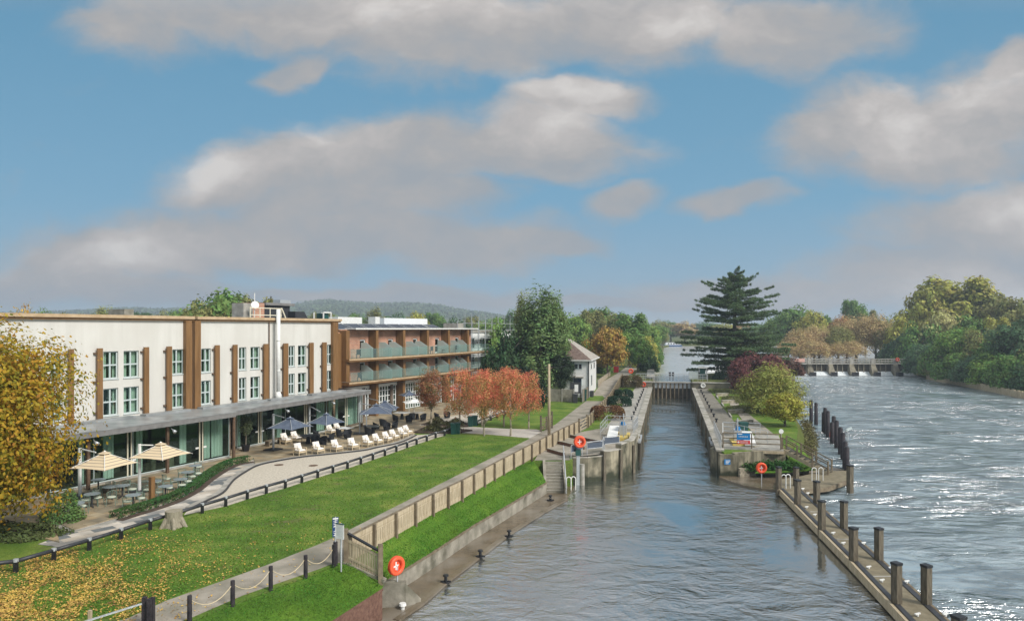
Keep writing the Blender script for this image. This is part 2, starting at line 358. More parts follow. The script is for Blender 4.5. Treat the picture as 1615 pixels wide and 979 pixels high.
M['weirwood'] = mat('dark_weir_gates', (0.035, 0.03, 0.02), (0.09, 0.075, 0.05), 1.0, 0.8)
M['pier'] = mat('stained_weir_pier', (0.16, 0.14, 0.10), (0.42, 0.38, 0.28), 0.5, 0.85, c3=(0.05, 0.045, 0.03), scale3=0.5)
M['boat_hull'] = mat('blue_boat_hull', (0.06, 0.12, 0.25), rough=0.4)
M['boat_white'] = mat('white_boat_paint', (0.75, 0.77, 0.78), rough=0.35)

def brickmat(name, c1, c2, mortar, ang, bw=0.45, bh=0.15, ms=0.02):
    m, t, b = newmat(name); b.inputs['Roughness'].default_value = 0.85
    g = t.nodes.new('ShaderNodeTexCoord'); s = t.nodes.new('ShaderNodeSeparateXYZ'); t.links.new(g.outputs['Object'], s.inputs[0])
    d = t.nodes.new('ShaderNodeVectorMath'); d.operation = 'DOT_PRODUCT'; t.links.new(g.outputs['Object'], d.inputs[0]); d.inputs[1].default_value = (math.sin(ang), math.cos(ang), 0)
    c = t.nodes.new('ShaderNodeCombineXYZ'); t.links.new(d.outputs['Value'], c.inputs[0]); t.links.new(s.outputs[2], c.inputs[1])
    k = t.nodes.new('ShaderNodeTexBrick'); t.links.new(c.outputs[0], k.inputs['Vector'])
    k.inputs['Color1'].default_value = (*c1, 1); k.inputs['Color2'].default_value = (*c2, 1); k.inputs['Mortar'].default_value = (*mortar, 1)
    k.inputs['Scale'].default_value = 1; k.inputs['Mortar Size'].default_value = ms; k.inputs['Brick Width'].default_value = bw; k.inputs['Row Height'].default_value = bh
    n = t.nodes.new('ShaderNodeTexNoise'); n.inputs['Scale'].default_value = 0.8; n.inputs['Detail'].default_value = 6; t.links.new(g.outputs['Object'], n.inputs['Vector'])
    r = t.nodes.new('ShaderNodeValToRGB'); r.color_ramp.elements[0].color = (0.72, 0.72, 0.72, 1); r.color_ramp.elements[1].color = (1.2, 1.2, 1.2, 1); r.color_ramp.elements[0].position = 0.3; r.color_ramp.elements[1].position = 0.7
    t.links.new(n.outputs['Fac'], r.inputs[0])
    mx = t.nodes.new('ShaderNodeMix'); mx.data_type = 'RGBA'; mx.blend_type = 'MULTIPLY'; mx.inputs[0].default_value = 1
    t.links.new(k.outputs['Color'], mx.inputs[6]); t.links.new(r.outputs[0], mx.inputs[7]); t.links.new(mx.outputs[2], b.inputs['Base Color'])
    return m
def tidemark(m, z0=.35, z1=.95):
    # green-black algae below the high-water line of the masonry
    t = m.node_tree; b = t.nodes['Principled BSDF']; lk = b.inputs['Base Color'].links[0].from_socket
    g = t.nodes.new('ShaderNodeNewGeometry'); s = t.nodes.new('ShaderNodeSeparateXYZ'); t.links.new(g.outputs['Position'], s.inputs[0])
    n = t.nodes.new('ShaderNodeTexNoise'); n.inputs['Scale'].default_value = 1.3; n.inputs['Detail'].default_value = 6; t.links.new(g.outputs['Position'], n.inputs['Vector'])
    ad = t.nodes.new('ShaderNodeMath'); ad.operation = 'MULTIPLY_ADD'; ad.inputs[1].default_value = -1.6; t.links.new(n.outputs['Fac'], ad.inputs[0]); t.links.new(s.outputs[2], ad.inputs[2])
    r = t.nodes.new('ShaderNodeMapRange'); r.inputs['From Min'].default_value = z0 - .8; r.inputs['From Max'].default_value = z1 - .8; t.links.new(ad.outputs[0], r.inputs[0])
    mx = t.nodes.new('ShaderNodeMix'); mx.data_type = 'RGBA'; t.links.new(r.outputs[0], mx.inputs[0]); mx.inputs[6].default_value = (.035, .040, .022, 1); t.links.new(lk, mx.inputs[7]); t.links.new(mx.outputs[2], b.inputs['Base Color'])
HA = R(26)                                       # bearing of the hotel front
M['brick'] = brickmat('orange_brick', (0.45, 0.19, 0.11), (0.55, 0.27, 0.16), (0.44, 0.34, 0.27), HA)
def flatbrick(name, cols, bw, bh, ang, ms=0.015, mort=(0.12, 0.11, 0.10), rough=0.8):
    m, t, b = newmat(name); b.inputs['Roughness'].default_value = rough
    g = t.nodes.new('ShaderNodeTexCoord'); mp = t.nodes.new('ShaderNodeMapping'); mp.inputs['Rotation'].default_value = (0, 0, ang); t.links.new(g.outputs['Object'], mp.inputs[0])
    k = t.nodes.new('ShaderNodeTexBrick'); t.links.new(mp.outputs[0], k.inputs['Vector']); k.inputs['Scale'].default_value = 1; k.inputs['Mortar Size'].default_value = ms
    k.inputs['Brick Width'].default_value = bw; k.inputs['Row Height'].default_value = bh
    k.inputs['Color1'].default_value = (0, 0, 0, 1); k.inputs['Color2'].default_value = (1, 1, 1, 1); k.inputs['Mortar'].default_value = (0.5, 0.5, 0.5, 1)
    r = t.nodes.new('ShaderNodeValToRGB'); r.color_ramp.interpolation = 'CONSTANT'
    r.color_ramp.elements[0].color = (*cols[0], 1); r.color_ramp.elements[1].position = 1 / len(cols); r.color_ramp.elements[1].color = (*cols[1], 1)
    for i in range(2, len(cols)): e = r.color_ramp.elements.new(i / len(cols)); e.color = (*cols[i], 1)
    t.links.new(k.outputs['Color'], r.inputs[0])
    m2 = t.nodes.new('ShaderNodeMix'); m2.data_type = 'RGBA'; t.links.new(k.outputs['Fac'], m2.inputs[0]); t.links.new(r.outputs[0], m2.inputs[6]); m2.inputs[7].default_value = (*mort, 1)
    n = t.nodes.new('ShaderNodeTexNoise'); n.inputs['Scale'].default_value = 0.9; n.inputs['Detail'].default_value = 8; t.links.new(g.outputs['Object'], n.inputs['Vector'])
    rr = t.nodes.new('ShaderNodeValToRGB'); rr.color_ramp.elements[0].position = 0.3; rr.color_ramp.elements[1].position = 0.7
    rr.color_ramp.elements[0].color = (0.6, 0.58, 0.55, 1); rr.color_ramp.elements[1].color = (1.2, 1.15, 1.08, 1); t.links.new(n.outputs['Fac'], rr.inputs[0])
    m3 = t.nodes.new('ShaderNodeMix'); m3.data_type = 'RGBA'; m3.blend_type = 'MULTIPLY'; m3.inputs[0].default_value = 1
    t.links.new(m2.outputs[2], m3.inputs[6]); t.links.new(rr.outputs[0], m3.inputs[7]); t.links.new(m3.outputs[2], b.inputs['Base Color'])
    return m
M['paving'] = flatbrick('sandstone_paving', [(0.30, 0.25, 0.165), (0.38, 0.32, 0.215), (0.34, 0.265, 0.16), (0.27, 0.235, 0.165)], 0.75, 0.6, HA, 0.012, (0.2, 0.17, 0.12))
M['setts'] = flatbrick('mixed_grey_setts', [(0.15, 0.17, 0.18), (0.46, 0.42, 0.36), (0.54, 0.51, 0.46), (0.30, 0.30, 0.29)], 1.0, 0.6, R(-50), 0.01, (0.3, 0.28, 0.25))

def glassmat(name, tint, refl=0.09, gloss=(0.75, 0.9, 0.88)):
    m, t, b = newmat(name); t.nodes.remove(b); o = t.nodes['Material Output']
    tr = t.nodes.new('ShaderNodeBsdfTransparent'); tr.inputs[0].default_value = (*tint, 1)
    gl = t.nodes.new('ShaderNodeBsdfGlossy'); gl.inputs['Roughness'].default_value = 0.02; gl.inputs[0].default_value = (*gloss, 1)
    fr = t.nodes.new('ShaderNodeFresnel'); fr.inputs[0].default_value = 1.5
    ad = t.nodes.new('ShaderNodeMath'); ad.operation = 'ADD'; ad.use_clamp = True; ad.inputs[1].default_value = refl; t.links.new(fr.outputs[0], ad.inputs[0])
    ge = t.nodes.new('ShaderNodeNewGeometry'); sb_ = t.nodes.new('ShaderNodeMath'); sb_.operation = 'SUBTRACT'; sb_.inputs[0].default_value = 1; t.links.new(ge.outputs['Backfacing'], sb_.inputs[1])
    ml = t.nodes.new('ShaderNodeMath'); ml.operation = 'MULTIPLY'; t.links.new(ad.outputs[0], ml.inputs[0]); t.links.new(sb_.outputs[0], ml.inputs[1]); ad = ml
    mx = t.nodes.new('ShaderNodeMixShader'); t.links.new(ad.outputs[0], mx.inputs[0]); t.links.new(tr.outputs[0], mx.inputs[1]); t.links.new(gl.outputs[0], mx.inputs[2]); t.links.new(mx.outputs[0], o.inputs[0])
    return m
M['glass'] = glassmat('green_tinted_glass', (0.76, 0.86, 0.83), 0.05)
M['pane'] = glassmat('window_glass', (0.78, 0.88, 0.84), 0.10)
def frosted(name, c):
    m, t, b = newmat(name); b.inputs['Base Color'].default_value = (*c, 1); b.inputs['Roughness'].default_value = 0.35; o = t.nodes['Material Output']
    tr = t.nodes.new('ShaderNodeBsdfTransparent'); tr.inputs[0].default_value = (0.7, 0.85, 0.82, 1)
    mx = t.nodes.new('ShaderNodeMixShader'); mx.inputs[0].default_value = 0.82; t.links.new(tr.outputs[0], mx.inputs[1])
    tl = t.nodes.new('ShaderNodeBsdfTranslucent'); tl.inputs[0].default_value = (*c, 1); m2 = t.nodes.new('ShaderNodeMixShader'); m2.inputs[0].default_value = .5; t.links.new(b.outputs[0], m2.inputs[1]); t.links.new(tl.outputs[0], m2.inputs[2]); t.links.new(m2.outputs[0], mx.inputs[2]); t.links.new(mx.outputs[0], o.inputs[0])
    return m
M['frost'] = frosted('frosted_glass_screen', (0.84, 0.93, 0.91))
def clearrail(name):
    m, t, b = newmat(name); b.inputs['Base Color'].default_value = (0.45, 0.58, 0.56, 1); b.inputs['Roughness'].default_value = 0.15; o = t.nodes['Material Output']
    tr = t.nodes.new('ShaderNodeBsdfTransparent'); tr.inputs[0].default_value = (0.86, 0.95, 0.93, 1)
    mx = t.nodes.new('ShaderNodeMixShader'); mx.inputs[0].default_value = 0.10; t.links.new(tr.outputs[0], mx.inputs[1]); t.links.new(b.outputs[0], mx.inputs[2]); t.links.new(mx.outputs[0], o.inputs[0])
    return m
M['rail_glass'] = clearrail('balcony_glass')
M['curtain'] = mat('pale_curtain', (0.60, 0.60, 0.52), (0.78, 0.76, 0.68), 9, 0.9, stretch=(1, 1, 0.02))
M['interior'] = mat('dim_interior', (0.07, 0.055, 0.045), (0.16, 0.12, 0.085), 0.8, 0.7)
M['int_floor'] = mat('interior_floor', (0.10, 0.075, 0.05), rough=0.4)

def stripes(name, ang):
    m, t, b = newmat(name); b.inputs['Roughness'].default_value = 0.85
    g = t.nodes.new('ShaderNodeTexCoord'); s = t.nodes.new('ShaderNodeSeparateXYZ'); t.links.new(g.outputs['Object'], s.inputs[0])
    k = t.nodes.new('ShaderNodeMath'); k.operation = 'MULTIPLY'; k.inputs[1].default_value = 8.0; t.links.new(s.outputs[2], k.inputs[0])
    fr = t.nodes.new('ShaderNodeMath'); fr.operation = 'FRACT'; t.links.new(k.outputs[0], fr.inputs[0])
    r = t.nodes.new('ShaderNodeValToRGB'); r.color_ramp.interpolation = 'CONSTANT'; r.color_ramp.elements[0].color = (0.66, 0.53, 0.34, 1)
    r.color_ramp.elements[1].position = 0.74; r.color_ramp.elements[1].color = (0.34, 0.27, 0.20, 1); t.links.new(fr.outputs[0], r.inputs[0]); t.links.new(r.outputs[0], b.inputs['Base Color'])
    return m
M['cloth_cream'] = stripes('cream_striped_canvas', 0)

# leaves take their hue from the object's colour, varied leaf by leaf and clump by clump
def leafmat(name, trans=0.25):
    m, t, b = newmat(name); b.inputs['Roughness'].default_value = 0.6; b.inputs['Specular IOR Level'].default_value = 0.15; o = t.nodes['Material Output']
    oi = t.nodes.new('ShaderNodeObjectInfo'); ge = t.nodes.new('ShaderNodeNewGeometry'); g = t.nodes.new('ShaderNodeTexCoord')
    n = t.nodes.new('ShaderNodeTexNoise'); n.inputs['Scale'].default_value = 0.55; n.inputs['Detail'].default_value = 3; t.links.new(g.outputs['Object'], n.inputs['Vector'])
    hs = t.nodes.new('ShaderNodeHueSaturation'); t.links.new(oi.outputs['Color'], hs.inputs['Color'])
    h = t.nodes.new('ShaderNodeMapRange'); h.inputs['From Min'].default_value = 0.3; h.inputs['From Max'].default_value = 0.7; h.inputs['To Min'].default_value = 0.475; h.inputs['To Max'].default_value = 0.525; t.links.new(n.outputs['Fac'], h.inputs[0])
    h2 = t.nodes.new('ShaderNodeMapRange'); h2.inputs['To Min'].default_value = -0.018; h2.inputs['To Max'].default_value = 0.018; t.links.new(ge.outputs['Random Per Island'], h2.inputs[0])
    ad = t.nodes.new('ShaderNodeMath'); ad.operation = 'ADD'; t.links.new(h.outputs[0], ad.inputs[0]); t.links.new(h2.outputs[0], ad.inputs[1]); t.links.new(ad.outputs[0], hs.inputs['Hue'])
    v = t.nodes.new('ShaderNodeMapRange'); v.inputs['To Min'].default_value = 0.55; v.inputs['To Max'].default_value = 1.5; t.links.new(ge.outputs['Random Per Island'], v.inputs[0]); t.links.new(v.outputs[0], hs.inputs['Value'])
    t.links.new(hs.outputs[0], b.inputs['Base Color'])
    tl = t.nodes.new('ShaderNodeBsdfTranslucent'); t.links.new(hs.outputs[0], tl.inputs[0])
    mx = t.nodes.new('ShaderNodeMixShader'); mx.inputs[0].default_value = trans; t.links.new(b.outputs[0], mx.inputs[1]); t.links.new(tl.outputs[0], mx.inputs[2]); t.links.new(mx.outputs[0], o.inputs[0])
    return m
M['leaf'] = leafmat('leaves', 0.3)

# two coloured leaves for the autumn trees: mix by clump
def leaf2(name, cols, scale=0.8, trans=0.35):
    m, t, b = newmat(name); b.inputs['Roughness'].default_value = 0.6; b.inputs['Specular IOR Level'].default_value = 0.15; o = t.nodes['Material Output']
    ge = t.nodes.new('ShaderNodeNewGeometry'); g = t.nodes.new('ShaderNodeTexCoord')
    n = t.nodes.new('ShaderNodeTexNoise'); n.inputs['Scale'].default_value = scale; n.inputs['Detail'].default_value = 4; t.links.new(g.outputs['Object'], n.inputs['Vector'])
    a = t.nodes.new('ShaderNodeMapRange'); a.inputs['From Min'].default_value = 0.25; a.inputs['From Max'].default_value = 0.75; a.inputs['To Min'].default_value = -0.05; a.inputs['To Max'].default_value = 1.05; t.links.new(n.outputs['Fac'], a.inputs[0]); a.clamp = False
    r0 = t.nodes.new('ShaderNodeMapRange'); r0.inputs['To Min'].default_value = -0.30; r0.inputs['To Max'].default_value = 0.30; t.links.new(ge.outputs['Random Per Island'], r0.inputs[0])
    ad = t.nodes.new('ShaderNodeMath'); ad.operation = 'ADD'; ad.use_clamp = True; t.links.new(a.outputs[0], ad.inputs[0]); t.links.new(r0.outputs[0], ad.inputs[1])
    r = t.nodes.new('ShaderNodeValToRGB'); r.color_ramp.elements[0].color = (*cols[0], 1); r.color_ramp.elements[1].color = (*cols[-1], 1)
    for i in range(1, len(cols) - 1): e = r.color_ramp.elements.new(i / (len(cols) - 1)); e.color = (*cols[i], 1)
    t.links.new(ad.outputs[0], r.inputs[0]); t.links.new(r.outputs[0], b.inputs['Base Color'])
    tl = t.nodes.new('ShaderNodeBsdfTranslucent'); t.links.new(r.outputs[0], tl.inputs[0])
    mx = t.nodes.new('ShaderNodeMixShader'); mx.inputs[0].default_value = trans; t.links.new(b.outputs[0], mx.inputs[1]); t.links.new(tl.outputs[0], mx.inputs[2]); t.links.new(mx.outputs[0], o.inputs[0])
    return m
M['leaf_gold'] = leaf2('golden_leaves', [(0.12, 0.14, 0.02), (0.26, 0.23, 0.025), (0.44, 0.32, 0.03), (0.50, 0.28, 0.03), (0.34, 0.16, 0.025)], 0.9)
M['leaf_red'] = leaf2('red_cherry_leaves', [(0.19, 0.23, 0.06), (0.42, 0.33, 0.11), (0.70, 0.34, 0.15), (0.80, 0.25, 0.16), (0.74, 0.13, 0.10)], 0.6)
M['leaf_redbrown'] = leaf2('russet_leaves', [(0.14, 0.15, 0.04), (0.26, 0.19, 0.07), (0.45, 0.17, 0.10), (0.28, 0.13, 0.07)], 0.7)
M['leaf_fall'] = leaf2('fallen_leaf', [(0.58, 0.36, 0.06), (0.66, 0.46, 0.12), (0.45, 0.26, 0.07), (0.22, 0.12, 0.05)], 2.0, 0.1)

# ------------------------------------------------------------------ water
def watermat(name, base, base2, foam=0.0, bumpd=0.12, ior=1.45, rough=0.06, scale=0.8, rot=0.0, stretch=(1, 1, 1), turb=False):
    m, t, b = newmat(name); b.inputs['Roughness'].default_value = rough; b.inputs['IOR'].default_value = ior
    g = t.nodes.new('ShaderNodeNewGeometry')
    def noise(sc, det, st, rt=0.0, dist=0.0, rg=0.55, off=0):
        mp = t.nodes.new('ShaderNodeMapping'); mp.inputs['Scale'].default_value = st; mp.inputs['Rotation'].default_value = (0, 0, rt); mp.inputs['Location'].default_value = (off, off, 0)
        t.links.new(g.outputs['Position'], mp.inputs[0])
        n = t.nodes.new('ShaderNodeTexNoise'); n.inputs['Scale'].default_value = sc; n.inputs['Detail'].default_value = det; n.inputs['Roughness'].default_value = rg; n.inputs['Distortion'].default_value = dist
        t.links.new(mp.outputs[0], n.inputs['Vector']); return n.outputs['Fac']
    def math_(op, a, c, d=None):
        n = t.nodes.new('ShaderNodeMath'); n.operation = op
        for i, x in enumerate((a, c, d)):
            if x is None: continue
            if isinstance(x, (int, float)): n.inputs[i].default_value = x
            else: t.links.new(x, n.inputs[i])
        return n.outputs[0]
    a = noise(scale, 5, stretch, rot, 0.6, 0.6); c = noise(scale * 3.3, 4, stretch, rot + 0.5, 0.4, 0.6, 9); d = noise(scale * 0.22, 3, stretch, rot - 0.3, 0.8, 0.5, 31)
    h = math_('ADD', math_('MULTIPLY', a, 1.0), math_('MULTIPLY', c, 0.30)); h = math_('ADD', h, math_('MULTIPLY', d, 1.6))
    if turb: h = math_('SUBTRACT', h, math_('MULTIPLY', math_('ABSOLUTE', math_('SUBTRACT', a, .5), None), 1.6))
    # patches of calmer and livelier water
    pt = noise(0.09, 3, (1, 1, 1), 0, 1.0, 0.5, 5); pm = t.nodes.new('ShaderNodeMapRange'); pm.inputs['From Min'].default_value = 0.35; pm.inputs['From Max'].default_value = 0.65; pm.inputs['To Min'].default_value = 0.12; pm.inputs['To Max'].default_value = 1.4; t.links.new(pt, pm.inputs[0])
    bp = t.nodes.new('ShaderNodeBump'); bp.inputs['Distance'].default_value = bumpd; t.links.new(pm.outputs[0], bp.inputs['Strength']); t.links.new(h, bp.inputs['Height'])
    t.links.new(bp.outputs[0], b.inputs['Normal'])
    mx = t.nodes.new('ShaderNodeMix'); mx.data_type = 'RGBA'; mx.inputs[6].default_value = (*base, 1); mx.inputs[7].default_value = (*base2, 1)
    f = noise(0.35 if not turb else 0.5, 8, (stretch[0], stretch[1], 1), rot, 1.2, 0.65, 17); fr = t.nodes.new('ShaderNodeMapRange'); fr.inputs['From Min'].default_value = 0.40; fr.inputs['From Max'].default_value = 0.60; t.links.new(f, fr.inputs[0])
    t.links.new(fr.outputs[0], mx.inputs[0]); last = mx.outputs[2]
    if foam:
        s = t.nodes.new('ShaderNodeSeparateXYZ'); t.links.new(g.outputs['Position'], s.inputs[0])
        yr = t.nodes.new('ShaderNodeMapRange'); yr.inputs['From Min'].default_value = 95; yr.inputs['From Max'].default_value = 172; yr.inputs['To Min'].default_value = 0.80; yr.inputs['To Max'].default_value = 0.46; t.links.new(s.outputs[1], yr.inputs[0])
        fn = noise(0.9, 8, (0.5, 1.3, 1), 0.35, 1.5, 0.7, 3)
        fm = math_('MULTIPLY', math_('SUBTRACT', fn, yr.outputs[0]), 7.0); cl = t.nodes.new('ShaderNodeClamp'); t.links.new(fm, cl.inputs[0])
        m2 = t.nodes.new('ShaderNodeMix'); m2.data_type = 'RGBA'; t.links.new(math_('MULTIPLY', cl.outputs[0], foam), m2.inputs[0]); t.links.new(last, m2.inputs[6]); m2.inputs[7].default_value = (0.72, 0.76, 0.76, 1); last = m2.outputs[2]
        rr = t.nodes.new('ShaderNodeMapRange'); rr.inputs['To Min'].default_value = rough; rr.inputs['To Max'].default_value = 0.6; t.links.new(cl.outputs[0], rr.inputs[0]); t.links.new(rr.outputs[0], b.inputs['Roughness'])
    t.links.new(last, b.inputs['Base Color'])
    return m
M['water'] = watermat('lock_channel_water', (0.050, 0.056, 0.045), (0.075, 0.082, 0.068), 0, 0.18, 8.0, 0.03, 0.70, R(20), (0.85, 1.25, 1))
M['water_r'] = watermat('weir_stream_water', (0.05, 0.085, 0.095), (0.30, 0.38, 0.40), 0.95, 0.75, 5.0, 0.17, 0.42, R(-28), (0.6, 1.5, 1), True)
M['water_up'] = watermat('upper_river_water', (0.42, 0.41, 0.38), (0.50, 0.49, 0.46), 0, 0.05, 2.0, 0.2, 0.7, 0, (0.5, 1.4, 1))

# ------------------------------------------------------------------ ground
LA = R(12.9)
def LK(s, t_, z=None):
    x, y = s * math.sin(LA) + t_ * math.cos(LA), s * math.cos(LA) - t_ * math.sin(LA)
    return (x, y) if z is None else Vector((x, y, z))
def XY(v): return (v.x, v.y)
def struct(mb, name, m): 
    o = mb.build(name, m); o['kind'] = 'structure'; return o
struct(MB().prism([(-3500, -300), (3500, -300), (3500, 3600), (-3500, 3600)], -4, -3), 'riverbed', M['earth'])
FT = [(549, 846), (681, 779), (727, 758), (793, 723), (850, 694), (888, 675), (912, 664), (927, 657), (963.5, 620), (981, 599)]
FL = [P(x, y, LAND + 1.1) for x, y in FT]; FL = [Vector((p.x, p.y, LAND)) for p in FL]
near_edge = [(-34, -30), (-22, 3), XY(P(299, 981)), XY(P(367, 955)), XY(P(427, 930)), XY(P(482, 910)), XY(P(529, 890))]
pier_edge = [(4.7, 53.3), (5.9, 53.4), (7.2, 54.1), (8.7, 55.0), (10.1, 57.3), (10.75, 59.6)]
left_poly = [(-400, -60), (-60, -60)] + near_edge + [XY(p) for p in FL[:5]] + [(1.6, 51.6), (4.6, 51.7)] + pier_edge + [LK(90, -2.72), LK(118, -2.72), LK(118, -8.6), LK(119, -60), LK(120, -400)]
struct(MB().prism(left_poly, -3.5, LAND), 'ground', M['grass'])
# ramp from the lawn level to the upstream level, and the upstream land
struct(MB().hexa([(-60, 96, 1.5), XY(FL[8]) + (1.5,), LK(118, -8.6, 1.5), (-60, 128, 1.5)], [(-60, 96, LAND - .01), (FL[8].x, FL[8].y, LAND - .01), LK(118, -8.6, UPL + .002), (-60, 128, UPL + .002)]), 'ramp_ground', M['grass'])
up_poly = [LK(118, -8.6), LK(118, -2.72), LK(124, -2.72), (27.5, 135), (34.8, 170), (50.5, 231), (77, 346), (90, 385), (800, 385), (3400, 500), (3400, 3500), (-3400, 3500), (-3400, 500), (-400, 160), (-60, 128)]
struct(MB().prism(up_poly, -3.4, UPL), 'upstream_ground', M['rough'])
isl = [LK(59, 3.92), LK(90, 3.92), LK(118, 3.92), LK(118, 12), (44.2, 112), (37.6, 95), (33.5, 82), (28.5, 68), (25.2, 60.5), (22.6, 57.2), LK(57.6, 4.4)]
struct(MB().prism(isl, -3.3, LAND), 'island_ground', M['grass'])
islup = [LK(118, 3.92), LK(127, 3.92), (36, 134), (46, 143), (56, 160), (62, 178), (70, 178), (65.5, 165), (55, 138), (44.5, 112)]
struct(MB().prism(islup, -3.2, UPL), 'upper_island_ground', M['rough'])
rb = [(80, -20), (83, 60), (85, 95), (88.5, 118), (92.5, 133), (96, 148), (99, 162), (104, 176), (106, 230), (160, 300), (300, 383), (800, 383), (3000, 300), (3000, -200), (80, -200)]
struct(MB().prism(rb, -3.1, 1.1), 'right_bank_ground', M['rough'])
# water
def sheet(pts, z): 
    m_ = MB(); q = [Vector((x, y, 0)) for x, y in pts]
    if sum(q[k].x * q[(k + 1) % len(q)].y - q[(k + 1) % len(q)].x * q[k].y for k in range(len(q))) < 0: q.reverse()
    m_.v = [(p.x, p.y, z) for p in q]
    for a, b, c in tessellate_polygon([q]):
        if (q[b] - q[a]).cross(q[c] - q[a]).z < 0: b, c = c, b
        m_.f.append((a, b, c)); m_.mi.append(0)
    return m_
JL = [P(1431, 979, .5), P(1342.5, 885, .5), P(1228.5, 770, .5)]
jx = lambda y: JL[2].x + (JL[0].x - JL[2].x) * (y - JL[2].y) / (JL[0].y - JL[2].y)
struct(sheet([(-40, -40), (jx(-40) + .7, -40), (jx(49) + .7, 49), (22, 57), (40, 121), LK(122, 2), LK(122, -4), (-2, 60), (-40, 5)], 0.0), 'channel_water', M['water'])
struct(sheet([(jx(-40) + .7, -40), (120, -40), (130, 177), (50, 177), (40, 121), (22, 57), (jx(49) + .7, 49)], 0.0), 'weir_stream_water', M['water_r'])
struct(sheet([LK(122.2, -4), LK(122.2, 5), (45, 130), (66, 176.4), (110, 176.4), (140, 200), (800, 300), (800, 400), (60, 400), (20, 140)], UP), 'upper_river_water', M['water_up'])
# paths and paving on the lawn side (thin sheets, 4 mm steps)
def gsheet(pts, name, m, dz, base=LAND): return struct(sheet([XY(P(x, y)) if y > HY else (x, y) for x, y in pts], base + dz), name, m)
pl = [(-36.0, 3.0), XY(P(200, 975)), XY(P(262, 946.6)), XY(P(343.5, 918)), XY(P(425, 889)), XY(P(500, 859)), XY(P(525, 848)), XY(P(664, 778)), XY(P(836, 691)), XY(P(876, 669)), XY(P(931, 627)), XY(P(962, 600))]
pr = [XY(p) for p in FL[:9]]
pn = [(-25.0, 3.0), XY(P(303, 973)), XY(P(384, 938)), XY(P(500, 898)), XY(P(528, 887))]
struct(sheet(pl[:-1] + pr[::-1][:9] + pn[::-1], LAND + .004), 'towpath', M['path'])
rampz = lambda y: LAND + (UPL - LAND) * min(1, max(0, (y - 90.5) / 25)) 
a_, b_ = Vector(pl[-2] + (0,)), Vector(pr[8] + (0,))
upA, upB = [], []
for s_, k in ((92, 0), (100, 0.3), (108, .6), (116, 1.0), (135, 1), (165, 1), (230, 1)):
    f_ = FL[8] + (FL[9] - FL[8]) * ((s_ - FL[8].y) / (FL[9].y - FL[8].y)) if s_ < 135 else None
    xr = f_.x if f_ else 18.2 + (s_ - 113) * 0.25
    z = rampz(s_) + .03; upA.append(Vector((xr - 3.1, s_, z))); upB.append(Vector((xr - 0.2, s_, z)))
upA[0] = Vector((a_.x, a_.y, LAND + .02)); upB[0] = Vector((b_.x, b_.y, LAND + .02))
struct(MB().strip(upA, upB), 'upper_towpath', M['path'])
# ------------------------------------------------------------------ hotel, white wing
HU, HV = Vector((math.sin(HA), math.cos(HA), 0)), Vector((math.cos(HA), -math.sin(HA), 0))
def HP(u, v, z): q = HU * u + HV * v; return Vector((q.x, q.y, z))
def HW(px, v):
    """station along the hotel front of picture column px on the plane v"""
    t_ = (px - HX) / F; y = v / (t_ * math.cos(HA) - math.sin(HA)); return t_ * y * math.sin(HA) + y * math.cos(HA)
def HYd(u, v): return (HU * u + HV * v).y
def hbox(mb, u0, u1, v0, v1, z0, z1):
    """box in hotel coordinates"""
    return mb.hexa([HP(u0, v0, z0), HP(u0, v1, z0), HP(u1, v1, z0), HP(u1, v0, z0)][::-1], [HP(u0, v0, z1), HP(u0, v1, z1), HP(u1, v1, z1), HP(u1, v0, z1)][::-1])
VG1, VG2, VW, ZC = -42.9, -45.1, -45.75, 5.70     # glass fronts, upper wall plane, canopy level
hotel = thing('hotel_wing', 'long white rendered hotel wing with bronze fins above a glass-fronted ground floor', 'hotel', HP(40, -50, LAND))
ux0, ux1, ux2, ux3 = HW(-60, VW), HW(303, VW), HW(307.5, VW), HW(533.5, VW)
zTOP = 12.95
wins = []
for (xa, xb, ya, yb, yc, yd) in [(80, 99, 554, 598, 613, 657), (163, 186.5, 552.5, 597, 611, 656), (195, 219, 551, 595, 608, 652), (272, 290, 550, 589, 602.5, 642),
        (317.5, 332.5, 547.7, 585, 597, 633), (377, 388.5, 546.7, 581, 593, 626), (395, 410, 545.7, 580, 591, 625), (455.5, 465, 544, 575, 587, 618), (470, 483, 544, 574, 585, 616), (516, 524, 542, 571, 582, 611)]:
    ua, ub = HW(xa, VW), HW(xb, VW)
    wins.append((ua, ub))
WZ = [(8.52, 10.42), (5.98, 7.86)]
# walls with real openings: build piers and spandrels between the windows
wl = MB()
def wallseg(mb, u0, u1, zlo, zhi, v, th, ops, rows):
    cuts = [u0] + [c for w in sorted(ops) for c in w] + [u1]
    for i in range(0, len(cuts), 2):
        if cuts[i + 1] > cuts[i] + .01: hbox(mb, cuts[i], cuts[i + 1], v - th, v, zlo, zhi)
    for (a, b) in ops:
        zz = [zlo] + [c for r_ in sorted(rows) for c in r_] + [zhi]
        for i in range(0, len(zz), 2): hbox(mb, a, b, v - th, v, zz[i], zz[i + 1])
wallseg(wl, ux0, ux1, ZC - .3, zTOP - .22, VW, .35, [w for w in wins if w[1] < ux1], WZ)
wallseg(wl, ux2, ux3, ZC - .3, zTOP - .22, VW, .35, [w for w in wins if w[0] > ux2], WZ)
hbox(wl, ux1, ux2, VW - .6, VW - .35, ZC - .3, zTOP - .25)
hbox(wl, ux3 - .35, ux3, VW - 14, VW - .35, ZC - .3, zTOP - .25)
hbox(wl, ux0, ux0 + .3, VW - 14, VW - .35, LAND, zTOP - .25)
hbox(wl, ux0, ux3, VW - 14.3, VW - 14, LAND, zTOP - .25)
wl.build('upper_wall', M['render'], hotel)
hbox(MB(), ux0, ux3 - .4, VW - 13.9, VW - .4, 12.0, 12.15).build('roof', M['roofflat'], hotel)
cp = MB()
